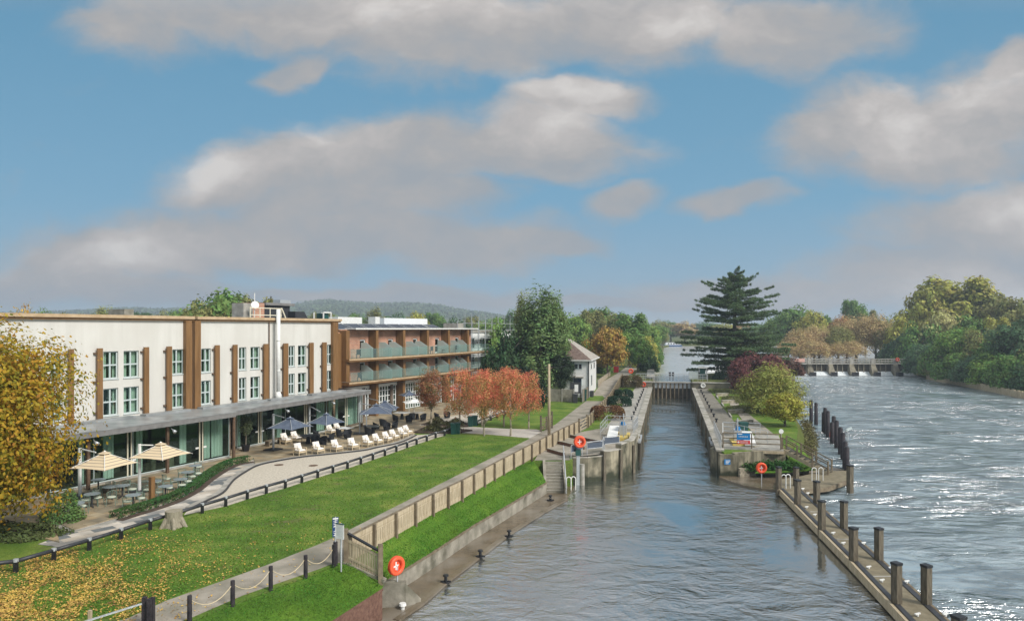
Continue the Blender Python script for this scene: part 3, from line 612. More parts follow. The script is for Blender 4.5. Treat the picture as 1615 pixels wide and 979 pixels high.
for a, b in ((ux0, ux1 + .25), (ux2 - .25, ux3 + .2)): hbox(cp, a, b, VW - .45, VW + .32, zTOP - .22, zTOP)
hbox(cp, ux3 - .3, ux3 + .2, VW - 14, VW - .46, zTOP - .22, zTOP - .01)
cp.build('parapet_coping', M['gold'], hotel)
fs = MB()
for a, b in ((ux0, ux1 + .2), (ux2 - .2, ux3 + .15)): hbox(fs, a, b, VW + .002, VW + .2, zTOP - .36, zTOP - .223)
fs.build('eaves_fascia', M['bronze'], hotel)
room = MB()
for i, (a, b) in enumerate(wins):
    for j, (z0, z1) in enumerate(WZ):
        fr = MB(); vv0, vv1 = VW - .20, VW - .12; t_ = .075
        hbox(fr, a, b, vv0, vv1, z0, z0 + t_); hbox(fr, a, b, vv0, vv1, z1 - t_, z1); hbox(fr, a, a + t_, vv0, vv1, z0 + t_, z1 - t_); hbox(fr, b - t_, b, vv0, vv1, z0 + t_, z1 - t_)
        zm = (z0 + z1) / 2; um = a + (b - a) * (.5 if i % 3 else .42)
        hbox(fr, a + t_, b - t_, vv0 - .01, vv1 + .02, zm - .05, zm + .05); hbox(fr, um - .05, um + .05, vv0 - .005, vv1 + .015, z0 + t_, z1 - t_)
        hbox(fr, a - .04, b + .04, VW - .12, VW + .06, z0 - .06, z0 - .004)
        w = fr.build('window', M['frame_grey'], hotel)
        hbox(MB(), a + t_, b - t_, VW - .165, VW - .155, z0 + t_, z1 - t_).build('pane', M['pane'], w)
        cu = MB(); k = (i * 2 + j) % 5; wd = b - a
        if k != 3: 
            n_ = 5; x0 = a + .05
            for q in range(n_): hbox(cu, x0 + q * wd * .07, x0 + (q + 1.02) * wd * .07, VW - .42 - .03 * (q % 2), VW - .38 - .03 * (q % 2), z0, z1)
        wf = .45 if k in (0, 3) else .27
        for q in range(6): hbox(cu, b - wd * wf + q * wd * wf / 6, b - wd * wf + (q + 1.0) * wd * wf / 6, VW - .42 - .03 * (q % 2), VW - .38 - .03 * (q % 2), z0, z1)
        cu.build('curtain', M['curtain'], w)
hbox(room, ux0 + .3, ux3 - .4, VW - 4.2, VW - 4.0, ZC, zTOP - 1)
hbox(room, ux0 + .3, ux3 - .4, VW - 4.0, VW - .36, 8.15, 8.25)
for a, b in wins[::2]: hbox(room, a - .7, a - .6, VW - 4.0, VW - .36, ZC, 12)
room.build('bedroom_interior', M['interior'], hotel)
# bronze fins with little brackets
for (xa, xb, yt) in [(109.5, 117, 555), (154.2, 162.5, 553), (228, 235.5, 550), (264, 271.6, 549), (340, 347, 546.7), (368.5, 375, 546), (417, 424, 544.6), (448, 455, 544), (489, 495, 543), (509.5, 515.6, 542)]:
    a, b = HW(xa, VW + .3), HW(xb, VW + .3); zt = 10.66
    fn = hbox(MB(), a, b, VW + .16, VW + .30, ZC + .06, zt).build('fin', M['bronze'], hotel)
    for z in (zt - .35, zt - 2.3, ZC + .55): hbox(MB(), a - .14, a + .1, VW + .003, VW + .157, z - .05, z + .06).build('bracket', M['rust'], fn)
for (xa, xb) in [(293.6, 303), (307.5, 317), (525.8, 533.6)]:
    hbox(MB(), HW(xa, VW + .34), HW(xb, VW + .34), VW + .003, VW + .34, ZC + .05, zTOP - .365).build('corner_fin', M['bronze'], hotel)
# flue
uf = HW(436, VW + .4); fl = MB(); fl.cone(HP(uf, VW + .62, ZC + .1), HP(uf, VW + .62, 13.7), .17, n=16); fl.cone(HP(uf, VW + .62, ZC + .1), HP(uf, VW + .62, ZC + .7), .34, .19, n=16)
for z in (8.2, 10.9): fl.cone(HP(uf, VW + .62, z), HP(uf, VW + .62, z + .12), .185, n=16)
fl.build('flue', M['white'], hotel, True)
dp = MB().cone(HP(uf - .55, VW + .1, ZC), HP(uf - .55, VW + .1, zTOP - .4), .05, n=8)
dp.build('downpipe', M['rust'], hotel)
# ground floor: canopy, glass, plinth, interior
V1F = -41.35
uS = HW(373, V1F)                                  # step between the two canopies
ca = MB(); u00 = HW(-60, V1F)
def sheetbox(mb, P4, z0, z1): return mb.hexa([Vector((p.x, p.y, z0)) for p in P4], [Vector((p.x, p.y, z1)) for p in P4])
ca1 = [HP(u00, V1F, 0), HP(uS, V1F, 0), HP(uS, VW - .05, 0), HP(u00, VW - .05, 0)]
uE = HW(581, -43.9)
ca2 = [HP(uS + .003, -42.0, 0), HP(uE, -43.55, 0), HP(uE, VW - .05, 0), HP(uS + .003, VW - .05, 0)]
can = MB(); sheetbox(can, ca1, ZC - .02, ZC + .05); sheetbox(can, ca2, ZC - .02, ZC + .05)
cano = can.build('canopy', M['canopy'], hotel)
fa = MB(); sheetbox(fa, [HP(u00, V1F - .3, 0), HP(uS, V1F - .3, 0), HP(uS, V1F - .02, 0), HP(u00, V1F - .02, 0)][::-1], ZC - .36, ZC - .023)
sheetbox(fa, [HP(uS + .3, -42.35, 0), HP(uE, -43.85, 0), HP(uE, -43.57, 0), HP(uS + .3, -42.03, 0)][::-1], ZC - .36, ZC - .023)
sheetbox(fa, [HP(u00, V1F - .3, 0), HP(uS, V1F - .3, 0), HP(uS, VG1 - 1, 0), HP(u00, VG1 - 1, 0)], ZC - .2, ZC - .06)
fa.build('canopy_fascia', M['fascia'], cano)
seam = MB()                                        # standing seams and raised planting-box curbs on the canopy
for k in range(22):
    u = ux0 + 1 + k * 2.2
    if u < uE - .4: hbox(seam, u, u + .05, -43.4 if u > uS else V1F - .05, VW - .04, ZC + .052, ZC + .085) if False else None
for (xa, xb) in [(118, 212), (228, 300), (318, 420), (425, 478), (490, 545)]:
    a, b = HW(xa, VW + .9), HW(xb, VW + .9); hbox(seam, a, b, VW + .42, VW + 1.05, ZC + .052, ZC + .19)
seam.build('lead_upstand', M['canopy'], cano)
pg = MB(); ug1a, ug1b, ug2a, ug2b = u00, HW(361, VG1), HW(374, VG2), HW(571, VG2)
hbox(pg, ug1a, ug1b, VG1 - .15, VG1 + .25, LAND, LAND + .16); hbox(pg, ug2a, ug2b + .1, VG2 - .15, VG2 + .22, LAND, LAND + .16)
pg.build('plinth', M['conc_light'], hotel)
def glassrun(u0, u1, v, doors, nm):
    n_ = max(1, round((u1 - u0) / 2.5)); edges = [u0 + (u1 - u0) * i / n_ for i in range(n_ + 1)]
    for i in range(n_):
        g_ = hbox(MB(), edges[i] + .02, edges[i + 1] - .02, v - .02, v, LAND + .2, ZC - .5).build('glass_panel', M['glass'], hotel)
    rl = MB(); hbox(rl, u0, u1, v - .06, v + .04, LAND + .161, LAND + .2); hbox(rl, u0, u1, v - .06, v + .04, ZC - .5, ZC - .36)
    for e in edges: hbox(rl, e - .018, e + .018, v - .04, v + .02, LAND + .2, ZC - .5)
    rl.build('glazing_frame', M['frame_grey'], hotel)
    for d in doors:
        ud = HW(d, v); dm = MB()
        for q in (-.13, .13): hbox(dm, ud + q - .035, ud + q + .035, v + .003, v + .07, LAND + .2, ZC - .52)
        dd = dm.build('door_stile', M['cream'], hotel)
        for q in (-.34, .34): hbox(MB(), ud + q - .13, ud + q + .13, v + .01, v + .06, LAND + 1.15, LAND + 1.27).build('handle', M['white'], dd)
glassrun(ug1a, ug1b, VG1, [203.5, 316.5], 'a'); glassrun(ug2a, ug2b, VG2, [409, 481.5, 545.5], 'b')
cu = MB()
def drape(u0, u1, v):
    n_ = max(4, int((u1 - u0) / .13))
    for q in range(n_):
        a = u0 + (u1 - u0) * q / n_; hbox(cu, a, a + (u1 - u0) / n_ * 1.01, v - .5 - .05 * (q % 2), v - .44 - .05 * (q % 2), LAND + .2, ZC - .5)
for a, b, v in [(170, 186, VG1), (222, 232, VG1), (290, 301, VG1), (328, 338, VG1), (340, 358, VG1), (130, 140, VG1), (438, 447, VG2), (375, 385, VG2), (505, 518, VG2), (550, 569, VG2), (440, 450, VG2), (524, 529, VG2), (535, 539, VG2)]:
    drape(HW(a, v), HW(b, v), v)
cu.build('curtain', M['curtain'], hotel)
it = MB(); hbox(it, u00, uE - .5, VG2 - 7.2, VG2 - 7, LAND, ZC - .3); hbox(it, u00, uE - .5, VG2 - 7, VG2 - .3, ZC - .42, ZC - .33)
hbox(it, u00, ug1b + .1, VG1 - 2.0 - .05, VG1 - .3, ZC - .42, ZC - .33)
hbox(it, ug1b + .05, ug1b + .25, VG2 - .2, VG1 - .1, LAND, ZC - .4); hbox(it, ug2b + .1, ug2b + .4, VG2 - 7, VG2 - .1, LAND, ZC - .03)
for k in range(9): u = ug1a + 5 + k * 5.3; hbox(it, u, u + .5, VG2 - 4, VG2 - 3.6, LAND, ZC - .4)
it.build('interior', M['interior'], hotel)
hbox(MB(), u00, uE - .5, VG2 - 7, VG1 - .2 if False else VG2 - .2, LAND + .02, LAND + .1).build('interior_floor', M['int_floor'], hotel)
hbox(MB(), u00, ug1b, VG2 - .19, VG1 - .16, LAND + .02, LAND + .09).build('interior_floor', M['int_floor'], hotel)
fu = MB()
random.seed(3)
for k in range(26):
    u = random.uniform(ug1a + 4, ug2b - 1); v = (VG1 if u < ug1b - 1 else VG2) - random.uniform(1.2, 3.5)
    c = HP(u, v, 0); fu.cone((c.x, c.y, LAND + .1), (c.x, c.y, LAND + .8), .05, n=6); fu.cone((c.x, c.y, LAND + .8), (c.x, c.y, LAND + .85), .45, n=12)
    for q in range(3):
        t_ = q * 2.1 + k; fu.box((c.x + .75 * math.cos(t_), c.y + .75 * math.sin(t_), LAND + .35), (.45, .45, .5), t_); fu.box((c.x + .95 * math.cos(t_), c.y + .95 * math.sin(t_), LAND + .7), (.08, .45, .7), t_)
fu.build('indoor_furniture', M['timber_dk'], hotel)
# canopy posts and lamps
for px, v in ((139, -42.0), (264, -42.0), (368.5, -41.9)):
    u = HW(px, v); hbox(MB(), u - .09, u + .09, v - .08, v + .08, LAND, ZC - .2).build('post', M['rust'], hotel)
wp = HW(373.5, VG1 - .2); hbox(MB(), wp - .12, wp + .12, VG2 + .3, VG2 + .55, LAND, ZC - .1).build('post', M['upvc'], hotel)
hbox(MB(), uE - .45, uE - .2, VG2 + .2, VG2 + .45, LAND, ZC - .03).build('post', M['upvc'], hotel)
for px, v in ((149.5, V1F + .1), (272, V1F + .1), (451.5, -42.6), (524, -43.2)):
    u = HW(px, v); q = HP(u, v, ZC - .62); lp = MB(); lp.cone(q + HV * .05, q + HV * .28 - Vector((0, 0, .12)), .07, .13, 10); lp.bar(q - HV * .15 + Vector((0, 0, .1)), q + HV * .08, .04)
    lp.build('floodlight', M['galv'], hotel, True)
# things on the roof, each standing on it
def roofbox(name, px0, px1, y0, v, z0, m, label, cat, depth=2.0):
    a, b = HW(px0, v), HW(px1, v); z1 = ZZ(y0, HYd((a + b) / 2, v)); return solo(hbox(MB(), a, b, v - depth, v, z0, z1), name, m, label, cat)
ZR = 12.15
roofbox('lift_overrun', 384, 398.5, 478, -50, ZR, M['conc_light'], 'pale ribbed block on the white wing roof beside the satellite dish', 'roof block', 1.5)
roofbox('brick_chimney_block', 399, 417, 477.5, -50.5, ZR, M['brick'], 'orange brick block on the hotel roof behind the satellite dish', 'roof block', 2.5)
pr_ = thing('plant_room', 'dark cabin with flat roof on the hotel roof right of the brick block', 'roof cabin', HP(HW(437, -51), -51, ZR))
a, b = HW(418, -51), HW(457, -51); zt = ZZ(481, HYd(a, -51))
hbox(MB(), a, b, -54, -51, ZR, zt).build('wall', M['darksteel'], pr_); hbox(MB(), a - .2, b + .4, -54.2, -50.7, zt, zt + .25).build('roof', M['fascia'], pr_)
vn = MB(); hbox(vn, a + 3, a + 4.5, -53, -52, zt + .25, zt + .65); vn.build('vent', M['galv'], pr_)
sdh = MB(); u = HW(401.5, -49.2); c = HP(u, -49.2, 0); zc_ = ZZ(481.5, c.y)
sdh.cone((c.x, c.y, ZR), (c.x, c.y, ZZ(462, c.y)), .04, n=8); 
nrm = Vector((.55, -.8, .2)).normalized(); sdh.cone(Vector((c.x, c.y, zc_)) + nrm * .06, Vector((c.x, c.y, zc_)) + nrm * .2, .18, .36, 18)
solo(sdh, 'satellite_dish', M['white'], 'white satellite dish on a thin mast on the white wing roof', 'satellite dish', smooth=False)
rg = MB(); 
xs = [394.5, 410, 426, 443]; v = -48.6
for x in xs: u = HW(x, v); rg.cone(HP(u, v, ZR), HP(u, v, 13.95), .05, n=6)
for z in (13.25, 13.9): rg.bar(HP(HW(394, v), v, z), HP(HW(444, v), v, z), .08)
rg.bar(HP(HW(444, v), v, 13.95), HP(HW(453, v), v, 12.6), .1)
solo(rg, 'roof_guard_rail', M['cream'], 'cream painted guard rail behind the hotel parapet next to the flue', 'railing')
wd = MB(); a, b = HW(466, -50), HW(493, -50); z1 = ZZ(491, HYd(a, -50)); am = HW(480, -50)
i0 = [HP(a, -50, ZR), HP(b, -50, ZR), HP(am, -50, z1), HP(a, -50, z1)]; i1 = [p - HV * 2 for p in i0]
wd.face(i0); wd.face(i1[::-1])
for k in range(4): wd.face([i0[k], i1[k], i1[(k + 1) % 4], i0[(k + 1) % 4]])
solo(wd, 'roof_hatch', M['darksteel'], 'dark roof access cover with a sloping top on the white wing', 'roof hatch')
ac = MB(); a, b = HW(509, -50), HW(521, -50); z1 = ZZ(492.5, HYd(a, -50)); hbox(ac, a + .15, b - .15, -51, -50.1, ZR, z1 - .1)
aco = thing('air_unit', 'dark green air unit in a white frame near the right end of the parapet', 'air unit', HP(a, -50.5, ZR)); ac.build('casing', M['green'], aco)
fr = MB()
for u in (a, b): fr.bar(HP(u, -49.9, ZR), HP(u, -49.9, z1), .12); fr.bar(HP(u, -51.2, ZR), HP(u, -51.2, z1), .12)
fr.bar(HP(a, -49.9, z1), HP(b, -49.9, z1), .12); fr.build('frame', M['white'], aco)
solo(hbox(MB(), HW(196, -52), HW(211, -52), -54, -52, ZR, ZZ(487.5, HYd(HW(203, -52), -52))), 'chimney_stack', M['conc'], 'grey chimney stack behind the left part of the hotel parapet', 'chimney')

# ------------------------------------------------------------------ hotel, brick wing with balconies
VB = -49.0
wing = thing('brick_hotel_wing', 'orange brick hotel wing with two rows of glass balconies and bronze piers', 'hotel', HP(70, -52, LAND))
b0, b1 = HW(548.5, VB), HW(740.5, VB); zB = 12.0; NB = 5
fins = [HW(x, VB + 1.1) for x in (548.5, 595, 637.5, 675, 708, 738.5)]
bw = MB(); slots = []
for i in range(NB):
    a, b = fins[i] + .25, fins[i + 1] - .25; w = b - a
    slots.append([(a + w * .08, a + w * .08 + .85), (b - w * .10 - 1.0, b - w * .10)])
ops = [s for sl in slots for s in sl]
S1, S2 = 8.72, 6.20                                # balcony floor levels
wallseg(bw, b0 - 1.0, b1 + .1, ZC - .2, zB - .1, VB, .3, ops, [(S1 + .02, S1 + 2.05), (S2 + .02, S2 + 2.0)])
hbox(bw, b0 - 1.35, b0 - 1.0, VB - 12, VB, LAND, zB - .1); hbox(bw, b1 + .1, b1 + .4, VB - 12, VB, LAND, zB - .1)
bw.build('wall', M['brick'], wing)
sd_ = MB(); hbox(sd_, ux3 + .03, b0 - 1.36, VB - .1, VB + .25, LAND, 11.6); sd_.build('link_wall', M['brick'], wing)
hbox(MB(), b0 - 1.3, b1 + .4, VB - 12, VB - .31, zB - .5, zB - .35).build('roof', M['roofflat'], wing)
hbox(MB(), b0 - .1, b1 + .5, VB - .35, VB + 1.2, zB - .1, zB + .06).build('parapet_coping', M['white'], wing)
sof = MB(); hbox(sof, b0, b1 + .3, VB + .003, VB + 1.1, zB - .2, zB - .103); sof.build('eaves_soffit', M['rust'], wing)
for i, u in enumerate(fins):
    w_ = .42 if i else .55
    hbox(MB(), u - w_ / 2, u + w_ / 2, VB + .003, VB + 1.12, LAND if i else 6.3, zB - .205).build('fin', M['bronze'], wing)
hbox(MB(), fins[0] - 1.6, fins[0] - .3, VB + .3, VB + .5, 5.0, zB - .5).build('end_panel', M['bronze'], wing)
for sl in slots:
    for (a, b) in sl:
        for S in (S1, S2):
            f_ = MB(); z0, z1 = S + .03, S + 2.0; v0, v1 = VB - .2, VB - .1
            hbox(f_, a, a + .1, v0, v1, z0, z1); hbox(f_, b - .1, b, v0, v1, z0, z1); hbox(f_, a, b, v0, v1, z1 - .1, z1); hbox(f_, a + .1, b - .1, v0, v1, z0, z0 + .12); hbox(f_, a + .1, b - .1, v0, v1, (z0 + z1) / 2 - .04, (z0 + z1) / 2 + .04)
            d_ = f_.build('balcony_door', M['upvc'], wing); hbox(MB(), a + .1, b - .1, VB - .16, VB - .15, z0 + .12, z1 - .1).build('pane', M['pane'], d_)
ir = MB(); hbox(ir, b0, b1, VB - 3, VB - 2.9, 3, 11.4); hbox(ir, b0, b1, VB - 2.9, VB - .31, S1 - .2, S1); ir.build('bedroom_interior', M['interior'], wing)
# curved balcony slabs
def bal_v(u): t_ = (u - fins[0]) / (fins[-1] - fins[0]); return VB + 1.5 + .5 * math.sin(math.pi * min(1, max(0, t_)) ** .8) 
uend = fins[-1] + 5.5
us = [fins[0] - .3 + (uend - fins[0] + .3) * k / 30 for k in range(31)]
for S, nm in ((S1, 'upper'), (S2, 'lower')):
    sl = MB()
    for k in range(30):
        a, b = us[k], us[k + 1]
        sl.hexa([HP(a, bal_v(a), S - .3), HP(b, bal_v(b), S - .3), HP(b, VB + .01, S - .3), HP(a, VB + .01, S - .3)], [HP(a, bal_v(a), S), HP(b, bal_v(b), S), HP(b, VB + .01, S), HP(a, VB + .01, S)])
    so = sl.build('balcony_slab', M['gold' if False else 'bronze'], wing)
    ed = MB()
    for k in range(30):
        a, b = us[k], us[k + 1]
        ed.hexa([HP(a, bal_v(a) + .07, S - .14), HP(b, bal_v(b) + .07, S - .14), HP(b, bal_v(b) + .003, S - .14), HP(a, bal_v(a) + .003, S - .14)], [HP(a, bal_v(a) + .07, S + .03), HP(b, bal_v(b) + .07, S + .03), HP(b, bal_v(b) + .003, S + .03), HP(a, bal_v(a) + .003, S + .03)])
    ed.build('slab_edge', M['gold'], so)
    for i in range(NB + 1):
        a = fins[i] + .03; b = fins[i + 1] - .03 if i < NB else uend
        g_ = MB(); n_ = 5
        for k in range(n_):
            p, q = a + (b - a) * k / n_, a + (b - a) * (k + 1) / n_
            g_.hexa([HP(p, bal_v(p) - .05, S + .06), HP(q, bal_v(q) - .05, S + .06), HP(q, bal_v(q) - .07, S + .06), HP(p, bal_v(p) - .07, S + .06)], [HP(p, bal_v(p) - .05, S + 1.08), HP(q, bal_v(q) - .05, S + 1.08), HP(q, bal_v(q) - .07, S + 1.08), HP(p, bal_v(p) - .07, S + 1.08)])
        g_.build('balustrade_glass', M['rail_glass'], wing)
    for i in range(NB):                           # frosted privacy screens: full height at the wall, sloping to the rail
        a, b = fins[i], fins[i + 1]
        for u in [[HW(x_, VB) for x_ in (569,)], [HW(x_, VB) for x_ in (597.5, 613.5)], [HW(x_, VB) for x_ in (640, 654)], [HW(x_, VB) for x_ in (690,)], [HW(x_, VB) for x_ in (710, 722)]][i]:
            v0, v1 = VB + .02, bal_v(u) - .1; vm = v0 + (v1 - v0) * .45
            for (p, q, zp, zq) in ((v0, vm, S + 1.85, S + 1.85), (vm, v1, S + 1.85, S + 1.12)):
                pass
            pts = [HP(u, v0, S + .03), HP(u, v1, S + .03), HP(u, v1, S + 1.12), HP(u, vm, S + 1.7), HP(u, v0, S + 1.7)]
            m_ = MB(); t_ = HU * .03; m_.face(pts); m_.face([p + t_ for p in pts[::-1]])
            for k in range(5): m_.face([pts[k], pts[k] + t_, pts[(k + 1) % 5] + t_, pts[(k + 1) % 5]])
            # second leaf beside the first, as the screens return along the front
            m_.build('privacy_screen', M['frost'], wing)
            r_ = MB(); w2 = 1.15; pts = [HP(u, v1, S + .03), HP(u + w2, v1, S + .03), HP(u + w2, v1, S + 1.12), HP(u, v1, S + 1.12)]
# ground floor French windows
gw = MB()
for i in range(NB):
    a, b = fins[i] + .6, fins[i + 1] - .5; v = VB + .15; f_ = MB(); zt = LAND + 3.2
    n_ = 8
    for k in range(n_ + 1): u = a + (b - a) * k / n_; hbox(f_, u - .06, u + .06, v - .05, v + .05, LAND + .1, zt)
    for z in (LAND + .1, LAND + .75, LAND + 1.4, LAND + 2.05, LAND + 2.7): hbox(f_, a + .06, b - .06, v - .03, v + .03, z, z + .08)
    hbox(f_, a - .2, b + .2, v - .07, v + .1, zt, zt + .35)
    d_ = f_.build('french_windows', M['upvc'], wing); hbox(MB(), a, b, v - .015, v - .005, LAND + .1, zt).build('pane', M['pane'], d_)
hbox(gw, b0 - .9, b1, VB - .3, VB + .0, LAND + 3.55, ZC - .21); 
gw.build('lower_wall', M['brick'], wing)
# balcony chairs
def set_at(px, v, S): u = HW(px, v); return HP(u, v, S)
bc = thing('balcony_chair', 'dark balcony chair', 'chair', (0, 0, 0))
m_ = MB()
for x in (-.2, .2):
    for y in (-.2, .2): m_.box((x, y, .21), (.04, .04, .42))
m_.build('leg', M['darksteel'], bc); MB().box((0, 0, .44), (.48, .48, .05)).build('seat', M['wicker'], bc); MB().box((0, .23, .72), (.46, .04, .5)).build('backrest', M['wicker'], bc)
bcs = []
for row, S in (('upper', S1), ('lower', S2)):
    pos = [(565, 0), (589, 1), (611, 2), (655, 3), (679, 4), (700, 5), (720, 6)] if row == 'upper' else [(567, 0), (612, 1), (658, 2), (681, 3), (705, 4), (722, 5)]
    for k, (px, _) in enumerate(pos):
        p = set_at(px, VB + .9, S + .01); o = bc if not bcs else copy_tree(bc); bcs.append(o)
        place(o, p, R(200 + 35 * (k % 3)), '%s dark chair from the left on the %s balcony row of the brick wing' % (ORDN[k], row)); o['group'] = 'chairs on the brick wing balconies'
# roof: solar panels and plant
sp = thing('solar_panel', 'x', 'solar panel', (0, 0, 0), 'solar panels on the brick wing roof')
q_ = MB(); q_.hexa([(-1.1, -.8, .25), (1.1, -.8, .25), (1.1, .7, .85), (-1.1, .7, .85)], [(-1.1, -.8, .3), (1.1, -.8, .3), (1.1, .7, .9), (-1.1, .7, .9)]); q_.build('panel', M['panel'], sp)
q_ = MB(); 
for x in (-1.14, 1.1): q_.bar((x, -.8, .32), (x, .7, .92), .06)
q_.bar((-1.1, -.83, .29), (1.1, -.83, .29), .06); q_.bar((-1.1, .73, .9), (1.1, .73, .9), .06)
for x in (-.9, .9): q_.bar((x, .6, 0), (x, .6, .85), .05); q_.bar((x, -.7, 0), (x, -.7, .27), .05)
q_.build('frame', M['galv'], sp)
cnt = 0
for r_, v in enumerate((VB - 2.2, VB - 5.6)):
    for k in range(8):
        u = b0 + 1.2 + k * 2.75; o = sp if cnt == 0 else copy_tree(sp); cnt += 1
        place(o, HP(u, v, zB - .35), -HA + R(90) * 0 + R(-90 + 180) , '%s solar panel from the left in the %s row on the brick wing roof' % (ORDN[k], ('front', 'back')[r_]))
def unit(px0, px1, y0, v, m, label, cat, nm, depth=2.5, z0=zB - .35): 
    a, b = HW(px0, v), HW(px1, v); return solo(hbox(MB(), a, b, v - depth, v, z0, ZZ(y0, HYd((a + b) / 2, v))), nm, m, label, cat)
unit(533, 571, 500, VB - 9.5, M['white'], 'long low white plant unit on the roof at the left end of the brick wing', 'plant unit', 'roof_plant_unit')
unit(592, 599, 499.5, VB - 9, M['white'], 'small upright white unit between the two long plant units on the brick wing', 'plant unit', 'roof_plant_unit', 1.2)
unit(606, 674, 502, VB - 9.5, M['boat_white'], 'longest white plant unit in the middle of the brick wing roof', 'plant unit', 'roof_plant_unit', 2)
unit(722, 731, 509.5, VB - 3, M['conc_light'], 'pale grey box at the right end of the brick wing roof', 'roof box', 'roof_box')
# scaffolded white building beyond
sb = thing('white_building', 'white building wrapped in scaffolding between the brick wing and the dark trees', 'building', HP(96, -52, LAND))
a, b, v = fins[-1] + 3.5, fins[-1] + 22, VB - 3
w2 = [(a + 1.2 + k * 3.2, a + 2.7 + k * 3.2) for k in range(5)]
m_ = MB(); wallseg(m_, a, b, LAND, 11.4, v, .3, w2, [(3.2, 5.0), (6.4, 8.0), (9.0, 10.6)]); hbox(m_, a - .3, a, v - 8, v, LAND, 11.4); m_.build('wall', M['white'], sb)
hbox(MB(), a - .4, b, v - 8, v + .2, 11.4, 11.7).build('roof', M['conc_light'], sb)
hbox(MB(), a, b, v - 2, v - 1.9, LAND, 11.3).build('interior', M['interior'], sb)
for (p, q) in w2:
    for (z0, z1) in ((3.2, 5.0), (6.4, 8.0), (9.0, 10.6)):
        f_ = MB(); hbox(f_, p, p + .1, v - .2, v - .1, z0, z1); hbox(f_, q - .1, q, v - .2, v - .1, z0, z1); hbox(f_, (p + q) / 2 - .05, (p + q) / 2 + .05, v - .2, v - .1, z0, z1); hbox(f_, p, q, v - .2, v - .1, (z0 + z1) / 2, (z0 + z1) / 2 + .08)
        d_ = f_.build('window', M['upvc'], sb); hbox(MB(), p, q, v - .16, v - .15, z0, z1).build('pane', M['pane'], d_)
sc_ = MB(); v = v + 1.4
for k in range(9):
    u = a + k * 2.2
    for vv_ in (v, v - 1.1): sc_.cone(HP(u, vv_, LAND), HP(u, vv_, 14.2 if k % 2 else 13.2), .04, n=6)
for z in (5.3, 6.3, 8.0, 9.0, 10.8, 11.8, 12.8):
    sc_.bar(HP(a - .5, v, z), HP(b, v, z), .07)
for z in (5.0, 7.7, 10.5): hbox(sc_, a - .3, b, v - 1.1, v, z, z + .06)
scf = solo(sc_, 'scaffolding', M['galv'], 'steel scaffold poles and boards in front of the white building', 'scaffolding')
# ------------------------------------------------------------------ terraces
def LP(pts, z=LAND): return [XY(P(x, y, z)) for x, y in pts]
kerb = [(298, 801), (322.6, 789), (347, 777), (359, 763), (365.5, 756), (380, 746), (402.6, 734), (435, 726.7), (474, 720.6), (515, 716.5), (569, 710.5), (591, 705.7), (621.5, 699.6), (642, 692), (653, 686)]
hedge = [(115, 836), (178, 819), (205, 810.5), (237, 801), (273.6, 788), (304, 771.5), (322.6, 756.5), (347, 741), (365, 733), (380, 729.5), (393, 727.5)]
rail_px = [(-60, 912), (25, 902), (85, 884), (141, 867), (191, 850.5), (237, 835), (281, 822), (319, 809), (356, 798), (390, 787), (420, 778), (450, 769.5), (476, 761), (501, 753), (525, 745.5), (548, 738.5), (569, 731.5), (588, 725), (607, 718.5), (625, 712), (642, 706), (657, 700.5), (673, 695.5), (687, 690.5), (701, 687)]
g1 = lambda u: XY(HP(u, VG1 - .2, 0))
terr = [g1(u00), g1(ug1b + .2), XY(HP(ug1b + .2, VG2 - .2, 0)), XY(HP(uE, VG2 - .2, 0)), XY(HP(uE + 1, VB + .3, 0)), XY(HP(fins[-1], VB + .3, 0)), XY(HP(fins[-1], -38, 0))] + LP([(800, 650), (742, 671), (655, 683)]) + LP(kerb[::-1][1:9]) + LP([(400, 722)] + hedge[::-1] + [(85, 823)]) + [XY(HP(u00, -33, 0))]
TER = LAND + .06
struct(MB().prism(terr, LAND - .3, TER), 'terrace', M['paving'])
setts = LP([(60, 858), (115, 836)] + hedge[1:] + [(402, 722)] + kerb[:8][::-1] + [(281, 808), (237, 822), (190, 837), (141, 851), (95, 863)])
struct(sheet(setts, LAND + .012), 'setts_path', M['setts'])
# smooth kerb band
def band(mb, line, w, z0, z1):
    pts = [Vector((x, y, 0)) for x, y in line]
    L_, R_ = [], []
    for i, p in enumerate(pts):
        d = (pts[min(i + 1, len(pts) - 1)] - pts[max(i - 1, 0)]).normalized(); n_ = Vector((-d.y, d.x, 0))
        L_.append(p + n_ * w / 2); R_.append(p - n_ * w / 2)
    for i in range(len(pts) - 1):
        mb.hexa([(R_[i].x, R_[i].y, z0), (R_[i + 1].x, R_[i + 1].y, z0), (L_[i + 1].x, L_[i + 1].y, z0), (L_[i].x, L_[i].y, z0)], [(R_[i].x, R_[i].y, z1), (R_[i + 1].x, R_[i + 1].y, z1), (L_[i + 1].x, L_[i + 1].y, z1), (L_[i].x, L_[i].y, z1)])
    return mb
def smooth_line(pts, n=4):
    out_ = []
    for i in range(len(pts) - 1):
        p0, p1, p2, p3 = [Vector(pts[min(max(k, 0), len(pts) - 1)]) for k in (i - 1, i, i + 1, i + 2)]
        for k in range(n):
            t_ = k / n; q = 0.5 * ((2 * p1) + (p2 - p0) * t_ + (2 * p0 - 5 * p1 + 4 * p2 - p3) * t_ * t_ + (3 * p1 - p0 - 3 * p2 + p3) * t_ ** 3); out_.append(tuple(q))
    out_.append(tuple(pts[-1])); return out_
kl = smooth_line(LP(kerb))
struct(band(MB(), kl, .42, LAND - .1, LAND + .085), 'kerb', M['conc_light'])
kl2 = [(x + .27 * math.cos(HA) , y - .27 * math.sin(HA)) for x, y in kl]
struct(band(MB(), kl2, .09, LAND - .1, LAND + .11), 'dark_kerb_edge', M['darksteel'])
